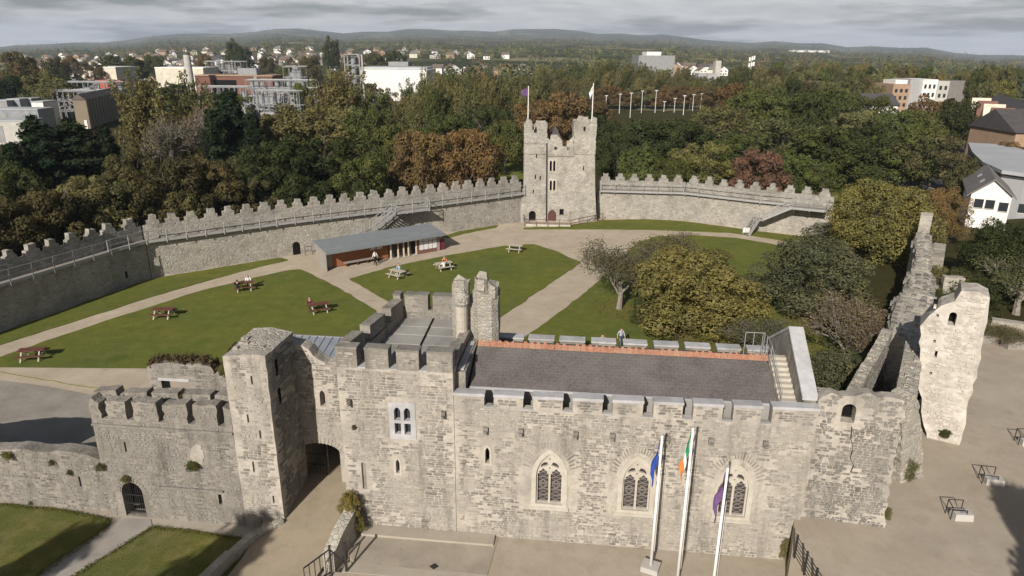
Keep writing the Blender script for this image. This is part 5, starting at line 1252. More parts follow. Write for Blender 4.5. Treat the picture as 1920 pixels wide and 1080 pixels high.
# limewashed tower
WA, WB = G(1728, 818, TZ), G(1795, 834, TZ)
WF = frame2(WA, WB); WT = thing('white_tower', 'broken limewashed white stone tower with a small arched window', 'tower', WA)
wo = q(WF, [(1738, 822), (1797, 835), (1812, 780), (1833, 690), (1843, 640), (1853, 585), (1856, 558), (1835, 547), (1803, 545), (1790, 565), (1765, 573), (1742, 592), (1725, 612), (1722, 700), (1728, 760)])
wo[0] = (wo[0][0], TZ - .2); wo[1] = (wo[1][0], TZ - .2)
ww = WF.px(1783, 610); wx = WF.px(1783, 585); wh = round_arch(ww[0], ww[1], .34, wx[1] - .15, .16, 6)
sm = [WF.px(x, y) for x, y in ((1753, 576), (1758, 592), (1745, 700), (1754, 668), (1752, 640))]
wor = rough(wo, rg, .08, .42, lambda p: p[1] < TZ + .2)
mb = MB(); mb.slab(WF, wor, [wh] + [rect(u - .06, u + .06, z - .08, z + (.3 if i == 3 else .08)) for i, (u, z) in enumerate(sm)], 0, 1.6); mb.build('wall_body', 'limewash', WT)
rstones(WT, WF, wo, [rect(ww[0] - .3, ww[0] + .3, ww[1] - .1, wx[1] + .2)] + [rect(u - .15, u + .15, z - .15, z + .35) for u, z in sm], 78, cover=.85, cw=(.16, .55), ch=(.09, .22), proud=.04, m='limewash_stone')
mb = MB(); mb.fbox(WF, ww[0] - .25, ww[0] + .25, .7, .72, ww[1] - .1, wx[1] + .1)
for u, z in sm: mb.fbox(WF, u - .1, u + .1, .3, .32, z - .12, z + .35)
mb.build('opening_backs', 'dark_void', WT)
# far stub wall behind it, planters, low walls
for x0, y0, x1, y1, z, lab in ((1762, 545, 1800, 548, 4.2, 'short stub of wall directly behind the white tower'), (1856, 600, 1935, 612, 2.9, 'low stone boundary wall right of the white tower')):
    a, b = G(x0, y0 + 20, 2), G(x1, y1 + 20, 2); f2 = frame2(a, b); L = math.hypot(*(b - a)[:2]); t = thing('boundary_wall', lab, 'wall', a); mb = MB(); mb.slab(f2, rough(rect(0, L, .8, z), rg, .05, .5, lambda p: p[1] < 1.2), (), 0, .7); mb.build('wall_body', 'rubble_near', t)
for x, y, lab in ((1851, 640, 'weathered wooden planter box beside the white tower'), (1908, 652, 'weathered wooden planter box at the right edge')):
    g = G(x, y, TZ); t = thing('planter_box', lab, 'planter', g, 'planter boxes on the terrace')
    for k in range(3): mb = MB(); mb.box((g[0] - 1.0, g[1] - .4, TZ + .01 + k * .2), (g[0] + 1.0, g[1] + .4, TZ + .2 + k * .2)); mb.build('board', 'timber_grey', t)
for x, y, rz, lab in ((1866, 912, 12, 'pale concrete block with black metal frame nearest the white tower'), (1808, 978, 4, 'pale concrete block with black metal frame nearest the cracked ruin'), (1932, 838, 10, 'pale concrete block with black metal frame cut by the right edge')):
    g = G(x, y, TZ); f2 = Frame(g, math.radians(-rz)); t = thing('seat_block', lab, 'seat block', g, 'framed seat blocks on the terrace')
    mb = MB(); mb.hexa([f2.p(*c) for c in ((-.4, 0, TZ), (.4, 0, TZ), (.4, .55, TZ), (-.4, .55, TZ), (-.38, .04, TZ + .32), (.38, .04, TZ + .32), (.38, .5, TZ + .32), (-.38, .5, TZ + .32))]); mb.build('block', 'concrete', t)
    mb = MB(); mb.fbox(f2, -.12, .12, .15, .38, TZ + .322, TZ + .34); mb.build('plate', 'steel_grey', t)
    mb = MB()
    for a, b in (((-.55, .1, TZ), (-.55, .1, TZ + .62)), ((-.55, .1, TZ + .62), (-.55, .55, TZ + .75)), ((-.55, .55, TZ + .75), (.1, .55, TZ + .75)), ((-.55, .1, TZ + .5), (.1, .1, TZ + .5)), ((.1, .1, TZ + .34), (.1, .1, TZ + .5)), ((.1, .55, TZ + .34), (.1, .55, TZ + .75)), ((-.55, .55, TZ), (-.55, .55, TZ + .75))): mb.bar(f2.p(*a), f2.p(*b), .03)
    mb.build('frame', 'iron', t)
# fence on the terrace edge
FN = thing('metal_fence', 'black metal fence with thin rails on the edge of the sand terrace', 'fence', G(1490, 1046, TZ))
fp = [G(1489, 1046, TZ), G(1507, 1078, TZ), G(1525, 1110, TZ), G(1550, 1150, TZ)]
for p in fp: mb = MB(); mb.bar(p, p + [0, 0, 1.15], .07); mb.build('post', 'iron', FN)
for k in range(6): mb = MB(); [mb.bar(a + [0, 0, .15 + k * .18], b + [0, 0, .15 + k * .18], .02) for a, b in zip(fp, fp[1:])]; mb.build('rail', 'iron', FN)
# low wall and iron gate beside the ramp
lwp = [FR.p(-.75, -.02, 0), FR.p(-.55, -.9, 0), FR.p(-.75, -2.0, 0), FR.p(-.9, -2.9, 0)]
t = thing('ramp_wall', 'low stone wall beside the ramp with ivy on top', 'wall', lwp[0]); mb = MB()
for i, (a, b) in enumerate(zip(lwp, lwp[1:])):
    d = (b - a) / np.linalg.norm(b - a); s_ = np.array([-d[1], d[0], 0]) * .28; z0_, z1_ = (1.75, 1.45, 1.1, .6)[i], (1.45, 1.1, .6, .4)[i]
    mb.hexa([a - s_ + [0, 0, -.4], b - s_ + [0, 0, -.4], b + s_ + [0, 0, -.4], a + s_ + [0, 0, -.4], a - s_ + [0, 0, z0_], b - s_ + [0, 0, z1_], b + s_ + [0, 0, z1_], a + s_ + [0, 0, z0_]])
mb.build('wall_body', 'rubble_near', t)
lw2 = [TF.p(-4.2, -.1, 0), TF.p(-5.1, -1.2, 0), TF.p(-5.6, -2.6, 0), TF.p(-6.2, -5, 0)]
t = thing('lawn_wall', 'low mossy wall between the front lawn and the ramp', 'wall', lw2[0]); mb = MB()
for i, (a, b) in enumerate(zip(lw2, lw2[1:])):
    d = (b - a) / np.linalg.norm(b - a); s_ = np.array([-d[1], d[0], 0]) * .2
    mb.hexa([a - s_ + [0, 0, -.4], b - s_ + [0, 0, -.4], b + s_ + [0, 0, -.4], a + s_ + [0, 0, -.4], a - s_ + [0, 0, .3], b - s_ + [0, 0, .2], b + s_ + [0, 0, .2], a + s_ + [0, 0, .3]])
mb.build('wall_body', 'rubble_near', t)
IG = thing('iron_gate', 'black iron gate standing open at the foot of the ramp', 'gate', G(630, 1070))
ga, gb, gc = G(622, 1075), G(650, 1070), G(640, 1058)
mb = MB(); mb.bar(gb * [1, 1, 0] + [0, 0, -.3], gb * [1, 1, 0] + [0, 0, 1.5], .1); mb.bar(ga * [1, 1, 0] + [0, 0, -.3], ga * [1, 1, 0] + [0, 0, 1.5], .08); mb.build('post', 'iron', IG)
mb = MB(); gd = ga + [-.9, -.9, 0]
for k in range(6): p = ga + (gd - ga) * k / 5; mb.tube(p + [0, 0, -.1], p + [0, 0, 1.35 - .06 * k], .02)
mb.bar(ga + [0, 0, 1.3], gd + [0, 0, 1.05], .05); mb.bar(ga + [0, 0, .1], gd + [0, 0, 0], .05); mb.bar(ga + [0, 0, 1.3], gb + [0, 0, .3], .05); mb.build('leaf', 'iron', IG)
MH = thing('drain_cover', 'small dark square drain cover in the paving', 'drain cover', G(814, 1062)); g = G(814, 1062, -.02)
mb = MB(); mb.add([g + [-.22, 0, .012], g + [0, -.2, .012], g + [.22, 0, .012], g + [0, .2, .012], g + [-.22, 0, -.05], g + [0, -.2, -.05], g + [.22, 0, -.05], g + [0, .2, -.05]], [(0, 1, 2, 3), (0, 4, 5, 1), (1, 5, 6, 2), (2, 6, 7, 3), (3, 7, 4, 0)]); mb.build('cover', 'iron', MH)
# the three flagpoles in front
def front_pole(x, ytop, Y, lab, mats, bands, seed, block, dr):
    tp_ = at(x, ytop, Y); b = np.array([tp_[0], tp_[1], -.1]); t = thing('flagpole', lab, 'flagpole', b, 'flagpoles before the chapel')
    mb = MB(); mb.tube(b, [b[0], b[1], tp_[2]], .075, .045, 10); mb.build('pole', 'white_paint', t, smooth=True)
    mb = MB(); mb.tube([b[0], b[1], tp_[2]], [b[0], b[1], tp_[2] + .05], .06, .06, 8); mb.tube([b[0], b[1], tp_[2] + .05], [b[0], b[1], tp_[2] + .14], .05, .01, 8); mb.build('finial', 'steel_grey', t)
    if block: f2 = Frame(b, math.radians(-25)); mb = MB(); mb.fbox(f2, -.38, .38, -.33, .33, -.09, .22); mb.build('base_block', 'concrete', t)
    flag_mesh(t, (b[0] - .05, b[1] - .04, tp_[2] - .12), 1.9, .95, mats, bands, dr, -1, -.25, seed)
    mb = MB(); mb.tube([b[0] + .09, b[1] - .05, tp_[2] - 1.5], [b[0] + .09, b[1] - .05, 1.0], .008); mb.build('halyard', 'white_paint', t)
front_pole(1242, 816, 25.3, 'white flagpole with a limp blue flag and concrete base block', ['flag_blue'], 1, 5, True, .92)
front_pole(1300, 802, 24.2, 'white flagpole with a limp green white and orange flag', ['flag_green', 'flag_white', 'flag_orange'], 3, 8, False, .92)
front_pole(1365, 876, 22.6, 'shorter white flagpole with a limp purple flag', ['flag_purple'], 1, 11, False, .9)
# ------------------------------------------------------------------ trees
NR = np.random.default_rng(21)
def leaf_mesh(name, P, Nn, size, m, aspect=1.5, attr=None):
    n = len(P); t = NR.normal(size=(n, 3)); Nn = Nn + NR.normal(scale=.36, size=(n, 3)); Nn /= np.linalg.norm(Nn, axis=1)[:, None]
    t -= (t * Nn).sum(1)[:, None] * Nn; t /= np.linalg.norm(t, axis=1)[:, None]; b = np.cross(Nn, t)
    s = size[:, None]
    V = np.stack([P - t * s * aspect * .5, P + b * s * .42, P + t * s * aspect * .5, P - b * s * .42], 1).reshape(-1, 3)
    me = bpy.data.meshes.new(name); me.vertices.add(4 * n); me.vertices.foreach_set('co', V.astype(np.float32).ravel())
    me.loops.add(4 * n); me.loops.foreach_set('vertex_index', np.arange(4 * n, dtype=np.int32))
    me.polygons.add(n); me.polygons.foreach_set('loop_start', np.arange(0, 4 * n, 4, dtype=np.int32)); me.polygons.foreach_set('loop_total', np.full(n, 4, dtype=np.int32))
    if attr is not None: a = me.attributes.new('tint', 'FLOAT_COLOR', 'FACE'); a.data.foreach_set('color', np.concatenate([attr, np.ones((n, 1))], 1).astype(np.float32).ravel())
    me.update(); me.validate(); me.materials.append(MATS[m]); return me
def sph(n): v = NR.normal(size=(n, 3)); return v / np.linalg.norm(v, axis=1)[:, None]
def blobs_to_leaves(C, Rr, n, squash=.85, up=.25):
    w = Rr ** 2; k = NR.choice(len(C), size=n, p=w / w.sum()); d = sph(n); d[:, 2] = d[:, 2] * .9 + up; d /= np.linalg.norm(d, axis=1)[:, None]
    P = C[k] + d * (Rr[k] * NR.uniform(.55, 1.08, n) ** .5)[:, None] * np.array([1, 1, squash])
    # drop leaves buried deep in other clumps
    keep = np.ones(n, bool)
    for c, r in zip(C, Rr): keep &= (((P - c) / np.array([1, 1, squash])) ** 2).sum(1) > (r * .55) ** 2
    return P[keep], d[keep]
def crown_broad(nb, n, leaf, m='leaf', seed=0, low=.12, flat=.5):
    a = NR.uniform(0, 2 * math.pi, nb); h = NR.uniform(0, 1, nb) ** .85
    rad = np.sqrt(np.clip(1 - ((h - .42) / .66) ** 2, .05, 1)) * .42 * NR.uniform(.45, 1.1, nb) * (1 + .16 * np.sin(a * 3 + NR.uniform(0, 6)) + .1 * np.sin(a * 5))
    C = np.stack([rad * np.cos(a), rad * np.sin(a), low + .12 + h * (.98 - low - .22)], 1); Rr = NR.uniform(.05, .15, nb) * (1.15 - .35 * h); C[:, 2] += NR.normal(scale=.025, size=nb)
    P, d = blobs_to_leaves(C, Rr, n); return leaf_mesh('crown', P, d, leaf * NR.uniform(.6, 1.35, len(P)), m)
def crown_poplar(nb, n, leaf, lean=.22):
    P = []; D = []
    for k in range(nb):
        b = np.array([*(NR.normal(scale=.07, size=2)), NR.uniform(.1, .55)]); L = NR.uniform(.25, .46); a = NR.uniform(0, 2 * math.pi); sp_ = NR.uniform(.1, .55)
        d = np.array([math.cos(a) * sp_ + lean, math.sin(a) * sp_, 1.0]); d /= np.linalg.norm(d); tip = b + d * L
        if tip[2] > 1: d[2] *= (1 - b[2]) / (tip[2] - b[2] + 1e-6)
        m_ = n // nb; t = NR.uniform(0, 1, m_) ** .8; r = .075 * np.sin(np.pi * np.clip(t * .9 + .08, 0, 1)) ** .8 + .01
        q = sph(m_) * r[:, None] * NR.uniform(.3, 1, m_)[:, None]; P.append(b + d * (t * L)[:, None] + q); D.append(q / (np.linalg.norm(q, axis=1)[:, None] + 1e-6) + np.array([0, 0, .3]))
    P = np.concatenate(P); P[:, :2] *= 1.45; return leaf_mesh('crown', P, np.concatenate(D), leaf * NR.uniform(.6, 1.3, len(P)), 'leaf', 2.0)
def crown_conifer(n, leaf, nt=95):
    P = []; D = []
    for k in range(nt):
        h = NR.uniform(0, 1) ** .8; a = NR.uniform(0, 2 * math.pi); r = (.46 * (1 - h) ** .75 + .05) * NR.uniform(.55, 1.05)
        tip = np.array([r * math.cos(a), r * math.sin(a), .1 + .86 * h + .05 * NR.uniform()]); base = np.array([0, 0, tip[2] - .05])
        m_ = n // nt; t = NR.uniform(.25, 1, m_); q = NR.normal(scale=1, size=(m_, 3)) * np.array([.04, .04, .018]) * (1.25 - t * .6)[:, None]
        P.append(base + (tip - base) * t[:, None] + q); D.append(np.tile([math.cos(a) * .4, math.sin(a) * .4, 1.0], (m_, 1)))
    P = np.concatenate(P); return leaf_mesh('crown', P, np.concatenate(D), leaf * NR.uniform(.6, 1.3, len(P)), 'leaf', 2.2)
def trunk_mesh(pale=False, limbs=7, top=.62, r=.03, seed=0):
    rg = random.Random(seed); mb = MB(); p = np.zeros(3); pts = [p]
    for k in range(4): p = p + np.array([rg.uniform(-.02, .02), rg.uniform(-.02, .02), top / 4]); pts.append(p)
    for k in range(4): mb.tube(pts[k], pts[k + 1], r * (1 - .2 * k), r * (1 - .2 * (k + 1)), 7, False)
    for k in range(limbs):
        t = rg.uniform(.25, 1); i = min(3, int(t * 4)); b = pts[i] + (pts[i + 1] - pts[i]) * (t * 4 - i if t < 1 else 1); a = rg.uniform(0, 6.28); m_ = b + np.array([math.cos(a) * .13, math.sin(a) * .13, .13]); e = m_ + np.array([math.cos(a) * .12, math.sin(a) * .12, .14])
        mb.tube(b, m_, r * .45, r * .28, 5, False); mb.tube(m_, e, r * .28, r * .1, 5, False)
    me = bpy.data.meshes.new('trunk'); me.from_pydata(mb.v, [], mb.f); me.materials.append(MATS['bark_pale' if pale else 'bark']); return me
def twigs_mesh(seed, n1=26, m='bark_pale', lean=.0):
    rg = random.Random(seed); mb = MB(); tips = []
    def grow(p, d, L, r, lev):
        e = p + d * L; mb.tube(p, e, r, r * .55, 4 if lev > 1 else 6, False)
        if lev >= 4: tips.append(e); return
        for k in range({0: 7, 1: 5, 2: 5, 3: 3}[lev]):
            a = rg.uniform(0, 6.28); s = rg.uniform(.35, .85); q = np.cross(d, [math.cos(a), math.sin(a), .3]); q /= np.linalg.norm(q) + 1e-6
            nd = d + q * s + np.array([lean * .3, 0, .12]); nd /= np.linalg.norm(nd); grow(p + d * L * rg.uniform(.55, 1.0), nd, L * rg.uniform(.6, .85), r * .5, lev + 1)
    grow(np.zeros(3), np.array([.05 + lean * .4, 0, 1.0]) / math.hypot(1, .05 + lean * .4), .3, .03, 0)
    me = bpy.data.meshes.new('branches'); v = np.array(mb.v); T = np.array(tips)
    s = np.array([.95 / (np.ptp(v[:, 0]) + 1e-6), .95 / (np.ptp(v[:, 1]) + 1e-6), .98 / v[:, 2].max()]); me.from_pydata((v * s).tolist(), [], mb.f); me.materials.append(MATS[m]); return me, T * s
PROTO = {'b': [], 'p': [], 'c': [], 't': [], 'o': [], 's': []}
for k in range(5): PROTO['b'].append((trunk_mesh(seed=k), crown_broad(75 + 10 * k, 16000, .025)))
for k in range(3): PROTO['b'].append((trunk_mesh(seed=80 + k, limbs=16, top=.7, r=.022), crown_broad(46 + 5 * k, 11000, .023, low=.16)))
for k in range(4): PROTO['p'].append((trunk_mesh(seed=20 + k, limbs=5, top=.55), crown_poplar(80, 11000, .020, .2 + .06 * k)))
for k in range(3): PROTO['c'].append((trunk_mesh(seed=40 + k, limbs=0, top=.9), crown_conifer(12000, .028)))
for k in range(2):
    tw_, tips = twigs_mesh(50 + k, lean=.35 * k)
    ii = NR.choice(len(tips), 1500); PROTO['t'].append((tw_, leaf_mesh('crown', tips[ii] + NR.normal(scale=.03, size=(1500, 3)), sph(1500), .022 * NR.uniform(.6, 1.3, 1500), 'leaf')))
for k in range(3): PROTO['o'].append((trunk_mesh(seed=60 + k, limbs=9, top=.45, r=.025), crown_broad(150, 34000, .0165, 'leaf', low=.03)))
for k in range(2):
    tw_, tips = twigs_mesh(70 + k)
    ii = NR.choice(len(tips), 9000); PROTO['s'].append((tw_, leaf_mesh('crown', tips[ii] + NR.normal(scale=.045, size=(9000, 3)), sph(9000), .017 * NR.uniform(.6, 1.3, 9000), 'leaf')))
COLS = dict(dark=(.058, .070, .030), green=(.088, .102, .037), olive=(.145, .140, .064), brown=(.092, .084, .043), orange=(.155, .114, .055), copper=(.150, .106, .054), red=(.150, .082, .060), lime=(.155, .150, .056), conif=(.030, .044, .024), yellow=(.158, .156, .060), greygreen=(.130, .128, .074), bare=(.15, .125, .085))
WORD = dict(dark='dark green', green='mid green', olive='olive green', brown='brownish green', orange='orange-brown', copper='copper brown', red='reddish', lime='yellow-green', conif='dark evergreen', yellow='yellow-green', greygreen='grey-green', bare='half-bare')
TN = dict(b='broadleaf_tree', p='poplar_tree', c='conifer_tree', t='bare_tree', o='orchard_tree', s='sparse_tree')
tr_rng = random.Random(99)
def plant_tree(base, w, h, kind, col, label, group=None, name=None, rot=None, depth=None, cat='tree'):
    tm, cm = tr_rng.choice(PROTO[kind]); t = thing(name or TN[kind], label, cat, base, group)
    dp = depth or w * tr_rng.uniform(.85, 1.1)
    t.scale = (w, dp, h)
    t.rotation_euler = (0, 0, (tr_rng.uniform(-.5, .5) if kind in 'p' else tr_rng.uniform(0, 6.28)) if rot is None else rot)
    for nm, me in (('trunk', tm), ('crown', cm)):
        o = bpy.data.objects.new(nm, me); COL.objects.link(o); o.parent = t
        j = tr_rng.uniform(.82, 1.2); c = COLS[col]; o.color = (c[0] * j * tr_rng.uniform(.92, 1.1), c[1] * j, c[2] * j, 1)
    return t
def tree_px(x, ytop, Y, wpx, kind, col, label, group=None, z0=0.0):
    tp_ = at(x, ytop, Y); dist = np.linalg.norm(tp_ - CAM)
    return plant_tree((tp_[0], tp_[1], z0 - .45), wpx / FPX * dist * 1.06, max(1.0, tp_[2] - z0), kind, col, label, group)
W_ = 'trees behind the left curtain wall'; E_ = 'trees behind the right curtain wall'
L1 = [(10, 372, 63, 120, 'b', 'brown'), (75, 333, 67, 125, 'b', 'brown'), (150, 317, 73, 125, 'b', 'olive'), (225, 335, 75, 105, 'b', 'brown'), (300, 280, 80, 125, 'b', 'brown'), (378, 288, 85, 120, 'b', 'brown'), (330, 345, 79, 90, 'b', 'olive'),
      (458, 318, 87, 105, 'b', 'brown'), (520, 250, 93, 150, 'b', 'dark'), (605, 240, 96, 150, 'b', 'dark'), (668, 275, 97, 105, 'b', 'green'), (565, 320, 90, 100, 'b', 'dark'), (725, 222, 110, 100, 'b', 'green'), (690, 188, 120, 115, 'b', 'green'),
      (785, 230, 106, 108, 'b', 'orange'), (876, 225, 108, 112, 'b', 'orange'), (832, 205, 126, 90, 'b', 'green'), (903, 186, 136, 115, 'b', 'dark'), (948, 212, 130, 75, 'b', 'green'), (640, 185, 132, 100, 'b', 'olive'), (-60, 340, 62, 140, 'b', 'brown'), (20, 300, 76, 100, 'b', 'dark'), (270, 320, 88, 100, 'b', 'green'), (430, 285, 98, 110, 'b', 'brown'), (245, 270, 98, 110, 'b', 'brown')]
L2 = [(60, 213, 96, 115, 'c', 'conif'), (130, 218, 99, 125, 'c', 'conif'), (190, 232, 101, 90, 'c', 'conif'), (425, 166, 113, 115, 'c', 'conif'), (470, 205, 110, 90, 'c', 'conif'), (15, 262, 92, 95, 'c', 'conif'), (395, 200, 108, 80, 'c', 'conif')]
L3 = [(245, 116, 118, 135, 'p', 'olive'), (340, 122, 123, 105, 'p', 'olive'), (612, 106, 152, 130, 'p', 'olive'), (375, 188, 116, 110, 't', 'bare'), (300, 205, 112, 90, 't', 'bare')]
L4 = [(555, 190, 126, 170, 'b', 'olive'), (640, 205, 122, 130, 'b', 'olive'), (510, 200, 124, 90, 'b', 'olive')]
R1 = [(1160, 232, 113, 90, 'b', 'dark'), (1215, 210, 127, 135, 'b', 'dark'), (1290, 212, 131, 130, 'b', 'dark'), (1203, 262, 107, 95, 'b', 'green'), (1325, 254, 110, 125, 'b', 'lime'), (1262, 282, 104, 80, 'b', 'green'), (1428, 270, 107, 105, 'b', 'red'), (1392, 238, 124, 105, 'b', 'green'),
      (1500, 280, 109, 105, 'b', 'green'), (1545, 300, 104, 70, 'b', 'green'), (1472, 208, 131, 135, 'b', 'olive'), (1560, 226, 119, 135, 'b', 'green'), (1638, 226, 121, 130, 'b', 'dark'), (1700, 235, 117, 115, 'b', 'green'), (1765, 240, 113, 115, 'b', 'brown'), (1352, 186, 152, 110, 'b', 'olive'), (1420, 158, 166, 115, 'b', 'green'),
      (1482, 160, 172, 105, 'b', 'green'), (1535, 158, 162, 95, 'b', 'green'), (1385, 148, 178, 90, 'b', 'copper'), (1600, 195, 150, 110, 'b', 'olive'), (1680, 200, 150, 100, 'b', 'green'), (1720, 195, 156, 90, 'b', 'lime'), (1800, 178, 165, 70, 'b', 'dark'), (1745, 172, 175, 70, 'b', 'copper'), (1120, 205, 140, 85, 'b', 'dark'), (1580, 165, 185, 90, 'b', 'green'), (1640, 170, 180, 80, 'b', 'green'), (1900, 258, 122, 80, 'b', 'copper'), (1820, 290, 100, 50, 'b', 'brown')]
C1 = [(1012, 176, 152, 95, 'b', 'copper'), (1060, 163, 158, 105, 'b', 'copper'), (1110, 182, 163, 85, 'b', 'copper')]
ords = ['first', 'second', 'third', 'fourth', 'fifth', 'sixth', 'seventh', 'eighth', 'ninth', 'tenth', 'eleventh', 'twelfth', 'thirteenth', 'fourteenth', 'fifteenth', 'sixteenth', 'seventeenth', 'eighteenth', 'nineteenth', 'twentieth'] + [f'{n}th' for n in range(21, 140)]
def plant_list(lst, where, group):
    by = {}
    for q in sorted(lst): by.setdefault((q[4], q[5]), []).append(q)
    kindw = dict(b='rounded tree', p='tall poplar', c='bushy tree', t='tree', o='tree', s='tree')
    for (kd, cl), qs in by.items():
        for i, q in enumerate(qs):
            lab = f'{WORD[cl]} {kindw[kd]} {where}' + (f', {ords[i]} such from the left' if len(qs) > 1 else '')
            tree_px(*q, lab, group)
plant_list(L1, 'in the wood behind left curtain wall', W_); plant_list(L2, 'behind left curtain wall', W_); plant_list(L3, 'rising over the left wood', W_); plant_list(L4, 'broad in the left wood', W_)
plant_list(R1, 'in the wood behind right curtain wall', E_); plant_list(C1, 'just left of back tower flag', E_)
# the wind-bent poplar belt and the copper row behind the car park
bt_x = [735, 760, 800, 900, 1000, 1080, 1130, 1200, 1280, 1345]; bt_y = [175, 150, 116, 122, 118, 110, 97, 106, 120, 142]
belt = []
for row, (Y, dy) in enumerate(((168, 26), (185, 8), (205, 0))):
    x = 742 + row * 11
    while x < 1345:
        yt = np.interp(x, bt_x, bt_y) + dy + tr_rng.uniform(-6, 8); belt.append((x, yt, Y + tr_rng.uniform(-6, 6) + (160 if x > 1005 else 0), tr_rng.uniform(52, 74) * (.72 if x > 1005 else 1), 'p', 'olive' if tr_rng.random() < .7 else 'green')); x += tr_rng.uniform(26, 36)
plant_list(belt, 'in the belt behind the back tower', 'wind-bent poplar belt')
row = [(x, 160 + 6 * math.sin(x) + (10 if x > 1340 else 0), 304 + tr_rng.uniform(-5, 5), 44, 'b', 'copper' if tr_rng.random() < .75 else 'olive') for x in range(1128, 1395, 21)]
plant_list(row, 'in the row behind the lamp masts', 'row of autumn trees')
mid = []
for x in range(1380, 1930, 24):
    for Y, yt in ((230, 142), (290, 126), (370, 116)):
        if tr_rng.random() < .75 and not (1655 < x < 1860 and Y < 260) : mid.append((x + tr_rng.uniform(-8, 8), yt + tr_rng.uniform(-8, 10), Y + tr_rng.uniform(-15, 15), tr_rng.uniform(32, 52) * 240 / Y, 'b', tr_rng.choice(['green', 'olive', 'olive', 'dark', 'brown', 'lime'])))
plant_list(mid, 'in the right-hand woods', 'distant woods at the right')
lf = []
for x, y, Y, w, k, c in [(25, 88, 300, 60, 'b', 'brown'), (35, 118, 270, 70, 'b', 'brown'), (80, 130, 240, 80, 'b', 'olive'), (75, 140, 230, 60, 'p', 'olive'), (435, 70, 620, 32, 'b', 'dark'), (620, 66, 640, 34, 'b', 'dark'), (455, 85, 600, 36, 'b', 'dark'), (100, 105, 420, 40, 'b', 'dark'), (130, 100, 480, 30, 'b', 'copper'), (170, 112, 430, 40, 'b', 'brown'), (205, 100, 470, 40, 'b', 'dark'), (245, 102, 460, 40, 'b', 'dark'), (285, 100, 500, 40, 'b', 'green'), (380, 95, 520, 30, 'b', 'copper'), (540, 112, 430, 44, 'b', 'green'), (580, 100, 480, 40, 'b', 'brown'), (700, 95, 560, 44, 'b', 'brown'), (740, 92, 600, 44, 'b', 'dark'), (660, 98, 520, 40, 'b', 'brown'), (500, 100, 520, 34, 'b', 'brown'), (15, 140, 240, 90, 'b', 'conif'), (140, 140, 300, 60, 'b', 'conif'), (700, 165, 190, 70, 'b', 'green'), (655, 168, 180, 60, 'b', 'dark'), (560, 150, 240, 40, 'b', 'green'), (330, 152, 300, 50, 'b', 'brown'), (300, 160, 270, 50, 'b', 'green'), (232, 150, 330, 40, 'b', 'olive'), (270, 150, 320, 46, 'b', 'brown'), (395, 165, 240, 50, 'b', 'dark'), (440, 172, 215, 60, 'b', 'green'), (690, 150, 300, 36, 'b', 'green'), (720, 158, 260, 44, 'b', 'olive')]: lf.append((x, y, Y, w, k, c))
plant_list(lf, 'among the far left roofs', 'trees among the suburb')
# trees inside the court
I_ = 'trees in the court'
def court_tree(px, ytop, wpx, kind, col, label, cat='tree', name=None, z0=0.0):
    b = G(*px, z0); tp_ = at(px[0], ytop, b[1]); d = np.linalg.norm(b - CAM)
    return plant_tree((b[0], b[1], z0 - .05), wpx / FPX * d * 1.05, tp_[2] - z0, kind, col, label, I_, name=name, cat=cat)
court_tree((1288, 616), 462, 205, 'o', 'yellow', 'large yellow-green tree in the middle of the court lawn')
court_tree((1160, 580), 458, 135, 's', 'greygreen', 'sparse grey-green tree with pale trunk left of the big yellow tree')
court_tree((1250, 540), 440, 150, 's', 'greygreen', 'sparse grey-green tree behind the big yellow tree')
court_tree((1515, 590), 440, 185, 'o', 'greygreen', 'dense dark rounded tree right of the big yellow tree')
court_tree((1635, 500), 332, 165, 'o', 'lime', 'large green tree at the right end of the back wall')
court_tree((1590, 470), 415, 110, 'o', 'brown', 'low brownish tree by the right end of the back wall')
court_tree((1580, 690), 560, 150, 's', 'bare', 'grey-brown straggly bush beside the right ruin', 'bush', 'straggly_bush')
court_tree((1425, 670), 600, 125, 's', 'greygreen', 'low grey-green bush behind the chapel roof', 'bush', 'straggly_bush')
court_tree((1560, 770), 650, 125, 'o', 'greygreen', 'dense olive bush beside the chapel gable', 'bush', 'dense_bush')
court_tree((1630, 720), 600, 80, 's', 'bare', 'thin dry bush against the ruined chamber', 'bush', 'straggly_bush')
court_tree((1210, 610), 555, 60, 'o', 'dark', 'small dark shrub beneath the sparse tree', 'bush', 'dense_bush')
# outside the right ruin
court_tree((1865, 560), 412, 125, 'o', 'dark', 'dark green tree in front of the white house', z0=1.0)
court_tree((1748, 455), 350, 80, 'o', 'orange', 'orange-brown tree left of the white house', z0=1.0)
court_tree((1905, 590), 470, 130, 's', 'olive', 'sparse olive tree at the right edge above the terrace', z0=1.0)
court_tree((1925, 500), 420, 80, 'o', 'brown', 'brownish tree cut by the right edge', z0=1.0)
court_tree((1755, 570), 500, 110, 'o', 'olive', 'olive scrub behind the white tower', 'bush', 'dense_bush', z0=1.0)
court_tree((1735, 600), 545, 80, 'o', 'dark', 'dark scrub between the long ruin and white tower', 'bush', 'dense_bush', z0=1.0)
court_tree((1800, 580), 510, 110, 'o', 'dark', 'dark scrub right of the wall remnant', 'bush', 'dense_bush', z0=1.0)
court_tree((1880, 648), 610, 90, 's', 'olive', 'green plants in the corner beyond the planters', 'bush', 'dense_bush', z0=2.0)
court_tree((1730, 470), 400, 60, 'o', 'greygreen', 'grey-green bush behind the tall wall fragment', 'bush', 'dense_bush', z0=1.0)
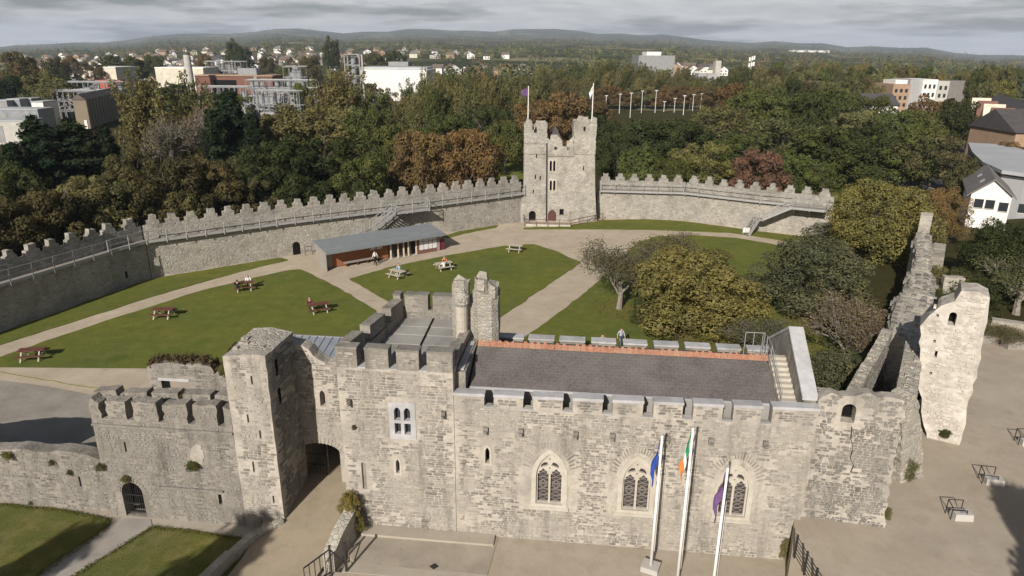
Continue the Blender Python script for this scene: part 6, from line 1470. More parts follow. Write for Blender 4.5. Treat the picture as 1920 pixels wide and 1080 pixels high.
# weeds on the masonry
def weed(p, w, h, col, label, kind='o'): plant_tree(tuple(p), w, h, kind, col, label, 'plants growing on the walls', name='wall_plant', cat='plant')
for x, y, w, h, cl, lab in ((365, 880, .75, .55, 'green', 'green fern tuft under the pale plaster patch'), (193, 880, .55, .4, 'olive', 'weed tuft where the low wall meets the range'), (240, 902, .6, .4, 'olive', 'weed tuft above the iron-gated door'), (661, 812, .25, .3, 'greygreen', 'small tuft on the gatehouse face left of its window')):
    u, z = TF.px(x, y); weed(TF.p(u, -.05 if x < 600 else .25, z), w, h, cl, lab)
for x, y, w, h, cl, lab in ((100, 872, .5, .35, 'brown', 'brown weed on top of low curtain wall'), (134, 892, .45, .4, 'green', 'green weed on face of low curtain wall'), (18, 858, .9, .4, 'lime', 'yellow-green moss clump on top of low curtain wall'), (62, 950, .4, .4, 'green', 'weed at the foot of low curtain wall')):
    u, z = LW.px(x, y); weed(LW.p(u, .05, z), w, h, cl, lab)
weed(FR.p(-.62, -.55, .55), 1.05, 1.75, 'lime', 'bright green ivy bush on the low ramp wall'); weed(FR.p(-.35, -.75, .1), .8, 1.0, 'lime', 'lower ivy bush hanging on the low ramp wall')
g = G(1474, 1050, 0); weed((g[0], g[1], .0), .8, 1.3, 'olive', 'olive moss clump at the corner of chapel and terrace')
u, z = WF.px(1772, 812); weed(WF.p(u, -.15, z - .2), .6, .5, 'green', 'green tuft on the foot of the white tower')
g = G(1695, 900, TZ); weed(g, .9, 1.5, 'olive', 'olive grass patch between ruin wall and stub'); g = G(1662, 975, TZ); weed(g, .35, .7, 'olive', 'small tuft at the right foot of the cracked ruin')
for x, y, w, h, lab in ((178, 752, .6, .5, 'weeds on the leftmost merlon of the range'), (212, 760, .5, .3, 'low moss between the first merlons of the range'), (330, 748, .7, .4, 'weeds behind the middle merlons of the range'), (415, 710, .6, .7, 'dark ivy hanging from the ruined wall by the tower')):
    u, z = B2.px(x, y); weed(B2.p(u, .3, z - .1), w, h, 'olive', lab)
# dry grass on the ruined wall top
P = []; 
for k in range(900):
    t = NR.uniform(0, 1); i = NR.uniform(0, len(it) - 1.001); a, b = it[int(i)], it[int(i) + 1]; f = i - int(i); P.append(IR.p(a[0] + (b[0] - a[0]) * f, NR.uniform(0, .7), a[1] + (b[1] - a[1]) * f + NR.uniform(-.05, .28)))
me = leaf_mesh('dry_grass', np.array(P), np.tile([1.0, -1, 0], (900, 1)) + NR.normal(size=(900, 3)), .1 * NR.uniform(.6, 1.4, 900), 'leaf', 3.0)
o = bpy.data.objects.new('dry_grass', me); COL.objects.link(o); o.color = (.085, .07, .042, 1); tag(o, 'dry brown grass growing along the ruined wall top', 'grass', kind='stuff')
# fallen leaves under the court trees
P = []; TT2 = []
for (x, y), rr_, n in (((1300, 612), 5.2, 2600), ((1160, 580), 3.0, 500), ((1515, 588), 4.2, 900), ((1640, 505), 3.5, 500), ((1420, 640), 5.0, 700)):
    c = G(x, y); a = NR.uniform(0, 6.28, n); d = rr_ * np.sqrt(NR.uniform(0, 1, n)) * NR.uniform(.7, 1.2, n); P.append(np.stack([c[0] + d * np.cos(a) + .6, c[1] + d * np.sin(a), np.full(n, .045) + NR.uniform(0, .03, n)], 1))
P = np.concatenate(P); me = leaf_mesh('fallen_leaves', P, np.tile([0, 0, 2.5], (len(P), 1)), .13 * NR.uniform(.6, 1.5, len(P)), 'leaf', 1.4)
o = bpy.data.objects.new('fallen_leaves', me); COL.objects.link(o); o.color = (.19, .13, .07, 1); tag(o, 'fallen brown leaves on the grass under the court trees', 'leaves', kind='stuff')
# rough grass along the front lawn edges and the foot of the walls
P = []
for lst, n in ((px2([(0, 946), (120, 958), (210, 976)], FL), 260), (px2([(283, 988), (400, 1003), (497, 1014)], FL), 260), (px2([(200, 990), (60, 1088)], FL), 160), (px2([(288, 988), (130, 1085)], FL), 200), (px2([(497, 1014), (470, 1075)], FL), 120)):
    lst = np.array(lst)
    for k in range(n * 4): i = NR.uniform(0, len(lst) - 1.001); a, b = lst[int(i)], lst[int(i) + 1]; c = a + (b - a) * (i - int(i)); P.append([c[0] + NR.normal(scale=.09), c[1] + NR.normal(scale=.09), FL + NR.uniform(.0, .05)])
P = np.array(P); me = leaf_mesh('edge_grass', P, np.tile([0, -1.0, .4], (len(P), 1)) + NR.normal(size=P.shape), .032 * NR.uniform(.6, 1.5, len(P)), 'leaf', 2.4)
o = bpy.data.objects.new('edge_grass', me); COL.objects.link(o); o.color = (.11, .115, .04, 1); tag(o, 'rough grass along the front lawn edges', 'grass', kind='stuff')
# trees beyond the bottom of the picture whose shade falls on the forecourt
for (sx, sy, sz_), h, w, kd, lab in (((-11.6, 30.2, FL), 17, 11.5, 'c', 'rounded tree standing in front of the castle, shading the lawn by the ramp'), ((-20.3, 29.0, FL), 15, 9.5, 'c', 'rounded tree standing in front of the castle, shading the left lawn'), ((24.6, 29.4, TZ), 17, 7.8, 'c', 'rounded tree in front of the sand terrace, shading its corner')):
    k = (h - sz_) / math.tan(SUN_EL); plant_tree((sx - math.sin(SUN_AZ) * k, sy - math.cos(SUN_AZ) * k, -.3), w, h, kd, 'green', lab, 'trees before the castle')
# ------------------------------------------------------------------ town, works and street beyond the woods
def far_box(parent, name, x0, x1, ytop, Y, depth, m, z0=-.5, zt=None):
    a, b = at(x0, ytop, Y), at(x1, ytop, Y); zt = zt if zt is not None else (a[2] + b[2]) / 2; mb = MB(); mb.box((a[0], Y, z0), (b[0], Y + depth, zt)); return mb.build(name, m, parent), a[0], b[0], zt
def far_thing(name, label, cat, x, Y, group=None): p = at(x, 150, Y); return thing(name, label, cat, (p[0], Y, 0), group)
def win_grid(parent, X0, X1, Y, z0, z1, nx, nz, m='glass_dark', fx=.55, fz=.5, name='window'):
    for i in range(nx):
        for j in range(nz):
            cx, cz = X0 + (X1 - X0) * (i + .5) / nx, z0 + (z1 - z0) * (j + .5) / nz; w, h = (X1 - X0) / nx * fx / 2, (z1 - z0) / nz * fz / 2
            mb = MB(); mb.box((cx - w, Y - .08, cz - h), (cx + w, Y - .01, cz + h)); mb.build(name, m, parent)
# works on the left
t = far_thing('warehouse', 'cream flat-roofed warehouse in the works at the left', 'warehouse', 185, 430); o, X0, X1, zt = far_box(t, 'wall', 155, 216, 127, 430, 25, 'render_cream'); mb = MB(); mb.box((X0 - .3, 429.7, zt + .01), (X1 + .3, 455.3, zt + .5)); mb.build('roof', 'render_white', t)
far_box(t, 'base_band', 150, 225, 150, 424, 5.5, 'red_trim')
t = far_thing('warehouse', 'cream building behind the tall chimney', 'warehouse', 340, 400); o, X0, X1, zt = far_box(t, 'wall', 290, 380, 128, 400, 22, 'render_cream'); far_box(t, 'roof', 289, 381, 126, 400.5, 21, 'roof_white', zt + .01, zt + .5)
t = far_thing('brick_building', 'red brick building with a dark open front in the works', 'building', 420, 385); o, X0, X1, zt = far_box(t, 'wall', 365, 510, 143, 385, 18, 'brick_red'); far_box(t, 'opening', 400, 442, 150, 384.6, .35, 'dark_void', .5); far_box(t, 'roof_edge', 364, 511, 141, 384.4, 19, 'brick_tan', zt + .01, zt + .6)
far_box(t, 'rooftop_plant', 445, 480, 128, 390, 8, 'steel_grey', zt + .62)
t = far_thing('chimney', 'tall pale round chimney in the works', 'chimney', 355, 370); b, tp_ = at(355, 140, 370), at(355, 103, 370); mb = MB(); mb.tube((b[0], 370, 0), (b[0], 370, tp_[2]), 2.0, 1.7, 16); mb.build('shaft', 'concrete', t, smooth=False); mb = MB(); mb.tube((b[0], 370, tp_[2]), (b[0], 370, tp_[2] + 1.2), 1.5, 1.3, 12); mb.build('rim', 'tile_dark', t)
t = far_thing('warehouse', 'long white warehouse with grey roof right of the process tower', 'warehouse', 730, 340); o, X0, X1, zt = far_box(t, 'wall', 676, 800, 131, 340, 40, 'render_white'); far_box(t, 'roof', 676, 800, 126, 352, 27, 'roof_membrane', zt + .02); far_box(t, 'roof_house', 728, 765, 116, 380, 16, 'steel_pale', 0)
t = far_thing('industrial_shed', 'tan corrugated shed with a gable end in the works', 'shed', 178, 205); a, b, c = at(136, 190, 205), at(161, 190, 205), at(212, 168, 240)
z1 = at(150, 187, 205)[2]; mb = MB(); X0, X1 = a[0], b[0]; dX = c[0] - b[0]
mb.hexa([(X0, 205, 0), (X1, 205, 0), (X1 + dX, 245, 0), (X0 + dX, 245, 0), (X0, 205, z1), (X1, 205, z1), (X1 + dX, 245, z1), (X0 + dX, 245, z1)]); mb.build('wall', 'clad_tan', t)
mb = MB(); mb.add([(X0 - .2, 204.7, z1 + .02), (X1 + .2, 204.7, z1 + .02), ((X0 + X1) / 2, 204.7, z1 + 1.6), (X0 + dX - .2, 245, z1 + .02), (X1 + dX + .2, 245, z1 + .02), ((X0 + X1) / 2 + dX, 245, z1 + 1.6)], [(0, 1, 2), (1, 4, 5, 2), (4, 3, 5), (3, 0, 2, 5), (0, 3, 4, 1)]); mb.build('roof', 'clad_tan_dark', t)
for k in range(14): f = k / 13; mb = MB(); mb.bar((X1 + dX * f + .06, 205 + 40 * f, 0), (X1 + dX * f + .06, 205 + 40 * f, z1), .16); mb.build('rib', 'clad_tan_dark', t)
mb = MB(); mb.box((X0 + (X1 - X0) * .62, 204.8, 0), (X0 + (X1 - X0) * .82, 204.95, 2.4)); mb.build('door', 'render_white', t)
t = far_thing('storage_tank', 'round green storage tank at the left edge', 'tank', 5, 300); p, q_ = at(-6, 168, 300), at(34, 168, 300); r = (q_[0] - p[0]) / 2; cx = (p[0] + q_[0]) / 2; zt = p[2]; mb = MB(); mb.tube((cx, 300 + r, 0), (cx, 300 + r, zt), r, r, 24); mb.build('shell', 'tank_green', t); mb = MB(); mb.tube((cx, 300 + r, zt + .01), (cx, 300 + r, zt + .8), r + .1, r + .1, 24); mb.build('rim', 'roof_white', t)
for i, (x0, x1, yt, Y, m) in enumerate(((-15, 12, 190, 215, 'steel_pale'), (14, 36, 187, 218, 'steel_grey'), (38, 58, 186, 222, 'steel_grey'), (58, 80, 192, 214, 'roof_white'), (-20, 70, 206, 196, 'steel_grey'), (-20, 45, 228, 172, 'concrete'))):
    t = far_thing('utility_shed', f'small grey flat-roofed unit in the works yard, {ords[i]} counted from the left back', 'shed', x0, Y, 'small units in the works yard'); o, X0, X1, zt = far_box(t, 'wall', x0, x1, yt, Y, 7, m); mb = MB(); mb.box((X0 - .15, Y - .15, zt + .01), (X1 + .15, Y + 7.1, zt + .3)); mb.build('roof', 'roof_membrane', t)
    mb = MB(); mb.box((X0 + .4, Y - .06, 0), (X0 + (X1 - X0) * .35, Y - .01, zt * .8)); mb.build('door', 'steel_pale' if m != 'steel_pale' else 'steel_grey', t)
ur = random.Random(61); US = []
for (xa, xb, n, Ya, Yb) in ((88, 250, 12, 225, 330), (372, 590, 20, 225, 340), (590, 700, 6, 255, 330)):
    for i in range(n): US.append((ur.uniform(xa, xb), ur.uniform(Ya, Yb)))
for i, (x, Y) in enumerate(sorted(US)):
    p = at(x, 150, Y); w, d, h = ur.uniform(3, 9), ur.uniform(4, 8), ur.uniform(2.4, 6.0); m_ = ur.choice(['steel_grey', 'steel_pale', 'concrete', 'steel_grey', 'brick_red', 'render_grey'])
    t = thing('plant_unit', f'small grey equipment housing in the works, {ords[i]} from the left', 'plant unit', (p[0], Y, 0), 'equipment housings of the works'); mb = MB(); mb.box((p[0] - w / 2, Y, -.5), (p[0] + w / 2, Y + d, h)); mb.build('housing', m_, t)
    mb = MB(); mb.box((p[0] - w / 2 - .1, Y - .1, h + .01), (p[0] + w / 2 + .1, Y + d + .1, h + .25)); mb.build('roof', 'roof_membrane', t)
    mb = MB(); mb.tube((p[0] + w * .2, Y + d / 2, h + .2), (p[0] + w * .2, Y + d / 2, h + ur.uniform(1, 4)), ur.uniform(.15, .5), None, 8); mb.build('vent', 'steel_pale', t)
    mb = MB(); mb.box((p[0] - w * .3, Y - .06, .2), (p[0] - w * .05, Y - .01, min(2.3, h - .3))); mb.build('door', 'steel_grey', t)
def pipe_rack(x0, x1, ytop, Y, depth, nx, nz, label, seed, vessels=3, pale=True):
    rg = random.Random(seed); t = far_thing('process_plant', label, 'plant', (x0 + x1) / 2, Y, 'pipework of the works'); a, b = at(x0, ytop, Y), at(x1, ytop, Y); X0, X1, zt = a[0], b[0], (a[2] + b[2]) / 2
    for i in range(nx + 1):
        for Yd in (Y, Y + depth):
            mb = MB(); X = X0 + (X1 - X0) * i / nx; mb.bar((X, Yd, -.4), (X, Yd, zt), .17); mb.build('column', 'steel_pale', t)
    for j in range(1, nz + 1):
        z = zt * j / nz
        for Yd in (Y, Y + depth): mb = MB(); mb.bar((X0, Yd, z), (X1, Yd, z), .16); mb.build('beam', 'steel_pale', t)
        for k in range(4):
            mb = MB(); yy = Y + depth * (k + .5) / 4; mb.tube((X0 - 1, yy, z + .3), (X1 + 1, yy, z + .3), rg.uniform(.12, .3), None, 6); mb.build('pipe', rg.choice(['steel_grey', 'galv', 'steel_pale']), t)
    for k in range(vessels * 2):
        X = rg.uniform(X0, X1); mb = MB(); rr = rg.uniform(.6, 1.3); mb.tube((X, Y + depth * .5, zt * .3), (X, Y + depth * .5, zt * rg.uniform(.8, 1.15)), rr, rr, 10); mb.build('vessel', rg.choice(['steel_pale', 'steel_grey']), t)
    for k in range(nx):
        X = X0 + (X1 - X0) * (k + rg.random()) / nx; mb = MB(); mb.tube((X, Y - .2, 0), (X, Y - .2, zt * rg.uniform(.5, 1.1)), .12, None, 5); mb.bar((X - 1.5, Y - .3, zt * rg.uniform(.3, .8)), (X + 1.2, Y - .3, zt * rg.uniform(.3, .8)), .18); mb.build('riser', rg.choice(['steel_grey', 'steel_pale', 'galv']), t)
pipe_rack(97, 168, 172, 228, 10, 7, 3, 'low pipe rack left of the tan shed', 1)
pipe_rack(124, 215, 155, 290, 8, 9, 3, 'long pipe bridge behind the tan shed', 2)
pipe_rack(385, 450, 116, 420, 10, 6, 3, 'rooftop pipework behind the chimney', 3)
pipe_rack(460, 575, 152, 300, 14, 10, 3, 'dense pipe rack in the middle of the works', 4, 5)
pipe_rack(480, 560, 172, 235, 8, 8, 2, 'low pipe bridge in front of the works', 5)
pipe_rack(375, 460, 164, 262, 6, 8, 2, 'long low pipe bridge below the brick building', 6, 1)
pipe_rack(530, 562, 126, 340, 10, 3, 3, 'boxed grey process unit right of the brick building', 7, 4)
t = far_thing('process_tower', 'tall open steel process tower with a central column', 'tower', 660, 250); a, b = at(645, 102, 250), at(673, 102, 250); X0, X1, zt = a[0], b[0], a[2]
for X in (X0, X1):
    for Y in (250, 255): mb = MB(); mb.bar((X, Y, 0), (X, Y, zt), .35); mb.build('column', 'steel_pale', t)
for j in range(1, 7):
    z = zt * j / 6; mb = MB(); mb.bar((X0, 250, z), (X1, 250, z), .3); mb.bar((X0, 255, z), (X1, 255, z), .3); mb.bar((X0, 250, z), (X0, 255, z), .3); mb.bar((X1, 250, z), (X1, 255, z), .3); mb.build('platform', 'steel_pale', t)
    mb = MB(); mb.bar((X0, 249.9, zt * (j - 1) / 6), (X1, 249.9, z), .16); mb.build('brace', 'steel_grey', t)
mb = MB(); mb.tube(((X0 + X1) / 2, 252.5, 0), ((X0 + X1) / 2, 252.5, zt * .97), 1.0, .9, 12); mb.build('vessel', 'steel_grey', t)
mb = MB(); mb.tube((X1 + .7, 251, 0), (X1 + .7, 251, zt), .4, .4, 8); mb.build('pipe', 'concrete', t)
# --- suburban houses: four kinds, copied
def house(wall, roof, w=8.0, d=9.0, hip=False):
    t = thing('house', '', '', (0, 0, 0)); mb = MB(); mb.box((-w / 2, -d / 2, 0), (w / 2, d / 2, 5.2))
    if not hip: mb.add([(-w / 2, -d / 2, 5.2), (w / 2, -d / 2, 5.2), (0, -d / 2, 8.0), (-w / 2, d / 2, 5.2), (w / 2, d / 2, 5.2), (0, d / 2, 8.0)], [(0, 1, 2), (4, 3, 5)])
    mb.build('wall', wall, t)
    r = MB(); o = .4; zr = 8.2; e = 5.0; i_ = 2.5 if hip else 0
    r.add([(-w / 2 - o, -d / 2 - o, e), (w / 2 + o, -d / 2 - o, e), (0, -d / 2 - o + i_, zr), (-w / 2 - o, d / 2 + o, e), (w / 2 + o, d / 2 + o, e), (0, d / 2 + o - i_, zr)], [(1, 4, 5, 2), (3, 0, 2, 5)] + ([(0, 1, 2), (4, 3, 5)] if hip else [])); rf_ = r.build('roof', roof, t)
    mb = MB(); mb.box((-.5, d / 4 - .4, 7.4), (.5, d / 4 + .4, 9.2)); mb.build('chimney', 'brick_red', rf_)
    for x in (-w / 4, w / 4):
        for z in (1.6, 4.0): mb = MB(); mb.box((x - .7, -d / 2 - .06, z - .55), (x + .7, -d / 2 - .01, z + .55)); mb.build('window', 'glass_dark', t)
    mb = MB(); mb.box((-.5, -d / 2 - .06, 0), (.5, -d / 2 - .01, 2.1)); mb.build('door', 'brown_frame', t)
    return t
HP = [(house('render_white', 'tile_brown'), 'white gabled house with brown tiled roof in the far suburb'), (house('render_cream', 'tile_grey', 9, 10, True), 'cream hipped-roof house in the far suburb'), (house('brick_tan', 'tile_brown', 8, 11), 'brick gabled house with brown roof in the far suburb'), (house('render_white', 'tile_dark', 7.5, 9), 'white gabled house with dark slate roof in the far suburb')]
hr_ = random.Random(17); usedh = set(); HS = []
for Y, x0, x1, st in ((520, 130, 340, 20), (560, 200, 560, 21), (620, 180, 420, 17), (660, 430, 560, 15), (700, 60, 700, 20), (760, 330, 620, 15), (860, 40, 760, 19), (980, 90, 980, 22), (1150, 20, 900, 22), (640, 820, 990, 20), (680, 1252, 1370, 14), (760, 1262, 1360, 14), (1350, 0, 800, 30)):
    x = x0
    while x < x1:
        k = hr_.randrange(4); p = at(x + hr_.uniform(-5, 5), 100, Y + hr_.uniform(-14, 14)); hz_ = float(far_h(np.array(p[0]), np.array(p[1]))); pr_, lab = HP[k]
        o = pr_ if k not in usedh else dup_tree(pr_); usedh.add(k)
        o.location = (p[0], p[1], hz_ - .45); o.rotation_euler = (0, 0, hr_.choice([0, .3, -.25, 1.57, 1.3, .6]) + hr_.uniform(-.1, .1)); o.scale = (hr_.uniform(.95, 1.5), hr_.uniform(.95, 1.2), hr_.uniform(.85, 1.1)); HS.append((k, p[0] / p[1], o)); x += st * hr_.uniform(1.1, 1.8)
for k in range(4):
    for i, (_, _, o) in enumerate(sorted([h for h in HS if h[0] == k], key=lambda h: h[1])): tag(o, HP[k][1] + f', {ords[i]} from the left', 'house', HP[k][1].replace(' house', ' houses', 1))
# --- right-hand side
t = far_thing('warehouse', 'pale blue-grey warehouse far behind the tower on the right', 'warehouse', 1230, 560); o, X0, X1, zt = far_box(t, 'wall', 1198, 1266, 104, 560, 30, 'steel_pale'); far_box(t, 'upper_block', 1213, 1240, 97, 562, 20, 'roof_white', zt + .01)
t = far_thing('warehouse', 'long white warehouse roof near the horizon', 'warehouse', 1520, 2500); zf = float(far_h(np.array(1250.), np.array(2500.))); a, b = at(1487, 92, 2500), at(1556, 92, 2500); mb = MB(); mb.box((a[0], 2500, zf - 5), (b[0], 2540, zf + 13)); mb.build('wall', 'roof_white', t); mb = MB(); mb.box((a[0], 2499, zf + 13.1), (b[0], 2541, zf + 14)); mb.build('roof', 'roof_membrane', t)
t = far_thing('church_block', 'grey block with a square tower among the right houses', 'building', 1348, 380); far_box(t, 'wall', 1310, 1345, 138, 380, 9, 'render_grey'); far_box(t, 'tower', 1343, 1353, 114, 384, 5, 'concrete')
t = far_thing('phone_mast', 'tall mast with white antenna panels on the right', 'mast', 1406, 330); b, tp_ = at(1406, 140, 330), at(1406, 106, 330); mb = MB(); mb.tube((b[0], 330, 0), (b[0], 330, tp_[2]), .5, .3, 8); mb.build('pole', 'galv', t)
for dx in (-1.0, .1, 1.0):
    for dz in (0, -2.6): mb = MB(); mb.box((b[0] + dx - .3, 329.3, tp_[2] + dz - 1.7 + .3 * dx), (b[0] + dx + .3, 329.9, tp_[2] + dz + .3 * dx)); mb.build('antenna', 'white_paint', t)
for i, (x, y0, y1) in enumerate(((1071, 198, 214), (1137, 180, 213), (1163, 177, 213), (1184, 175, 221), (1205, 171, 212), (1231, 170, 212), (1246, 191, 210), (1266, 185, 211), (1284, 180, 216), (1301, 178, 208), (1316, 176, 206))):
    Y = G(x, y1)[1]; a = at(x, y0, Y); t = thing('lamp_mast', f'slim pale lamp mast in the car park beyond the tower, {ords[i]} from the left', 'lamp mast', (a[0], Y, 0), 'lamp masts in the car park'); mb = MB(); mb.tube((a[0], Y, 0), (a[0], Y, a[2]), .11, .09, 6); mb.build('pole', 'roof_white', t); mb = MB(); mb.box((a[0] - .6, Y - .2, a[2]), (a[0] + .6, Y + .2, a[2] + .2)); mb.build('lamp', 'roof_white', t)
# apartment block
t = far_thing('apartment_block', 'long four-storey apartment block of grey render and brick on the right', 'building', 1750, 290)
for nm, x0, x1, yt, Y, m, nx in (('brick_bay', 1676, 1708, 158, 262, 'brick_tan', 3), ('grey_bay', 1708, 1732, 149, 264, 'render_grey', 0), ('white_bay', 1732, 1760, 149, 263, 'render_white', 3), ('pale_bay', 1760, 1782, 152, 265, 'concrete', 2), ('long_wing', 1782, 1850, 157, 285, 'brick_tan', 7)):
    o, X0, X1, zt = far_box(t, nm, x0, x1, yt, Y, 14, m)
    if nx: win_grid(t, X0 + .3, X1 - .3, Y, 1, zt - 1, nx, 4, fx=.5, fz=.5)
o, X0, X1, zt = far_box(t, 'wing_roof', 1781, 1851, 152, 284, 15, 'tile_grey', 0)
o, X0, X1, zt = far_box(t, 'penthouse', 1680, 1706, 150, 266, 9, 'render_white', 0)
t = far_thing('shop_building', 'low white shop with a red fascia right of the woods', 'shop', 1600, 215); o, X0, X1, zt = far_box(t, 'wall', 1566, 1622, 198, 215, 9, 'render_white'); far_box(t, 'fascia', 1565, 1618, 194, 214.6, .5, 'red_trim', zt + .01)
t = far_thing('gabled_building', 'low white gabled building beside the red-fascia shop', 'building', 1655, 208); o, X0, X1, zt = far_box(t, 'wall', 1628, 1684, 197, 208, 10, 'render_white'); mb = MB(); mb.add([(X0 - .5, 207.4, zt), (X1 + .5, 207.4, zt), (X1 + .5, 218.5, zt), (X0 - .5, 218.5, zt), (X0 - .5, 213, zt + 3), (X1 + .5, 213, zt + 3)], [(0, 1, 5, 4), (2, 3, 4, 5), (1, 2, 5), (3, 0, 4)]); mb.build('roof', 'tile_dark', t)
# terrace of houses along the street
t = far_thing('terrace_houses', 'dark-roofed terrace with steep gables facing the street at the right', 'building', 1870, 170)
a, b = np.array(at(1826, 200, 205)), np.array(at(1900, 215, 142)); a[2] = b[2] = 0; tf_ = frame2(a, b); TL = math.hypot(*(b - a)[:2]); H_ = 8.0
mb = MB(); mb.fbox(tf_, 0, TL, 0, 11, 0, H_); mb.build('wall', 'brick_tan', t)
mb = MB(); mb.add([tf_.p(-.3, -.5, H_), tf_.p(TL + .3, -.5, H_), tf_.p(TL + .3, 5.5, H_ + 4), tf_.p(-.3, 5.5, H_ + 4), tf_.p(-.3, 11.5, H_), tf_.p(TL + .3, 11.5, H_)], [(0, 1, 2, 3), (3, 2, 5, 4), (0, 3, 4), (1, 5, 2)]); mb.build('roof', 'tile_dark', t)
for k in range(5):
    s = TL * (k + .5) / 5; mb = MB(); mb.add([tf_.p(s - 3, -1.5, 0), tf_.p(s + 3, -1.5, 0), tf_.p(s + 3, -1.5, H_ - .5), tf_.p(s, -1.5, H_ + 3), tf_.p(s - 3, -1.5, H_ - .5), tf_.p(s - 3, 3, 0), tf_.p(s + 3, 3, 0), tf_.p(s + 3, 3, H_ - .5), tf_.p(s, 3, H_ + 3), tf_.p(s - 3, 3, H_ - .5)], [(0, 1, 2, 3, 4), (9, 8, 7, 6, 5), (2, 7, 8, 3), (3, 8, 9, 4), (1, 6, 7, 2), (4, 9, 5, 0)]); mb.build('gable', 'brick_red' if k % 2 else 'render_cream', t)
    for z in (2, 5.2): mb = MB(); mb.fbox(tf_, s - 1, s + 1, -1.58, -1.51, z - .7, z + .7); mb.build('window', 'glass_dark', t)
t = far_thing('brick_house', 'red brick house end at the right edge above the street', 'house', 1910, 140); a = at(1896, 232, 138); mb = MB(); mb.box((a[0], 136, 0), (a[0] + 14, 150, 8)); mb.build('wall', 'brick_tan', t); mb = MB(); mb.add([(a[0] - .4, 135.5, 8), (a[0] + 14.4, 135.5, 8), (a[0] + 14.4, 150.5, 8), (a[0] - .4, 150.5, 8), (a[0] - .4, 143, 12), (a[0] + 14.4, 143, 12)], [(0, 1, 5, 4), (2, 3, 4, 5), (1, 2, 5), (3, 0, 4)]); mb.build('roof', 'tile_dark', t)
# grey hall with a curved roof edge and the white house before it
t = far_thing('grey_hall', 'grey hall with a broad pale roof curving towards the street', 'building', 1880, 118); zt = 7.2
pts = [at(x, y, 100) for x, y in ()]; pl = [G(x, y, zt)[:2] for x, y in ((1818, 268), (1826, 285), (1845, 303), (1880, 318), (1925, 324), (2010, 322), (2010, 290), (1930, 285), (1890, 272))]
mb = MB(); mb.prism([tuple(p) for p in pl], 0, zt - .5); mb.build('wall', 'render_grey', t); c_ = np.mean(pl, 0); mb = MB(); mb.prism([tuple(c_ + (np.array(p) - c_) * 1.04) for p in pl], zt - .49, zt); mb.build('roof', 'roof_membrane', t)
mb = MB(); mb.prism([tuple(c_ + (np.array(p) - c_) * 1.015) for p in pl], zt - .9, zt - .5); mb.build('eaves_shade_band', 'tile_dark', t)  # solid dark band coloured as the shade under the roof edge
t = far_thing('white_house', 'white rendered house with grey pitched roof and dark windows at the right', 'house', 1870, 88)
ha = G(1806, 432, 0.5); hb = G(1935, 446, .5); hf = frame2(ha, hb); HL = math.hypot(*(hb - ha)[:2]) + 3; hz = hf.px(1802, 360)[1]
ax, az = hf.px(1866, 338); HL = 2 * ax
mb = MB(); mb.slab(hf, [(0, 0), (HL, 0), (HL, hz), (ax, az), (0, hz)], (), 0, 14); mb.build('wall', 'render_white', t)
sl_ = (az - hz) / ax
mb = MB(); mb.add([hf.p(-.5, -.4, hz - .5 * sl_ + .03), hf.p(ax, -.4, az + .03), hf.p(HL + .5, -.4, hz - .5 * sl_ + .03), hf.p(-.5, 14.4, hz - .5 * sl_ + .03), hf.p(ax, 14.4, az + .03), hf.p(HL + .5, 14.4, hz - .5 * sl_ + .03), hf.p(-.5, -.4, hz - .5 * sl_ + .2), hf.p(ax, -.4, az + .2), hf.p(HL + .5, -.4, hz - .5 * sl_ + .2), hf.p(-.5, 14.4, hz - .5 * sl_ + .2), hf.p(ax, 14.4, az + .2), hf.p(HL + .5, 14.4, hz - .5 * sl_ + .2)], [(6, 7, 10, 9), (7, 8, 11, 10), (0, 1, 7, 6), (1, 2, 8, 7), (0, 6, 9, 3), (2, 5, 11, 8), (3, 9, 10, 4), (4, 10, 11, 5)]); rf_ = mb.build('roof', 'tile_grey', t)
for v in (3.0, 8.0): mb = MB(); q = [(ax * .4, v), (ax * .62, v), (ax * .62, v + 1.2), (ax * .4, v + 1.2)]; mb.hexa([hf.p(a, b, hz + a * sl_ + .15) for a, b in q] + [hf.p(a, b, hz + a * sl_ + .27) for a, b in q]); mb.build('skylight', 'roof_membrane', rf_)
for x, y in ((1835, 381), (1856, 383), (1881, 388), (1918, 391)):
    u, z = hf.px(x, y); mb = MB(); mb.fbox(hf, u - .5, u + .5, -.05, -.005, z - .55, z + .55); mb.build('window', 'glass_dark', t); mb = MB(); mb.fbox(hf, u - .55, u + .55, -.12, -.005, z - .65, z - .56); mb.build('sill', 'concrete', t)
# street things
def car(m):
    t = thing('parked_car', '', '', (0, 0, 0)); mb = MB(); mb.add([(-2.1, -.85, .35), (2.1, -.85, .35), (2.1, .85, .35), (-2.1, .85, .35), (-2.1, -.85, .85), (2.1, -.85, .8), (2.1, .85, .8), (-2.1, .85, .85)], [(0, 3, 2, 1), (4, 5, 6, 7), (0, 1, 5, 4), (1, 2, 6, 5), (2, 3, 7, 6), (3, 0, 4, 7)]); mb.build('body', m, t)
    mb = MB(); mb.add([(-1.8, -.78, .852), (1.1, -.78, .84), (1.1, .78, .84), (-1.8, .78, .852), (-1.4, -.65, 1.4), (.5, -.65, 1.4), (.5, .65, 1.4), (-1.4, .65, 1.4)], [(4, 5, 6, 7), (0, 1, 5, 4), (1, 2, 6, 5), (2, 3, 7, 6), (3, 0, 4, 7)]); mb.build('cabin', 'glass_dark', t); mb = MB(); mb.box((-1.38, -.63, 1.401), (.48, .63, 1.45)); mb.build('roof', m, t)
    for x in (-1.3, 1.3):
        for y in (-.82, .82): mb = MB(); mb.tube((x, y - .1, .33), (x, y + .1, .33), .33, .33, 12); mb.build('wheel', 'tyre', t)
    return t
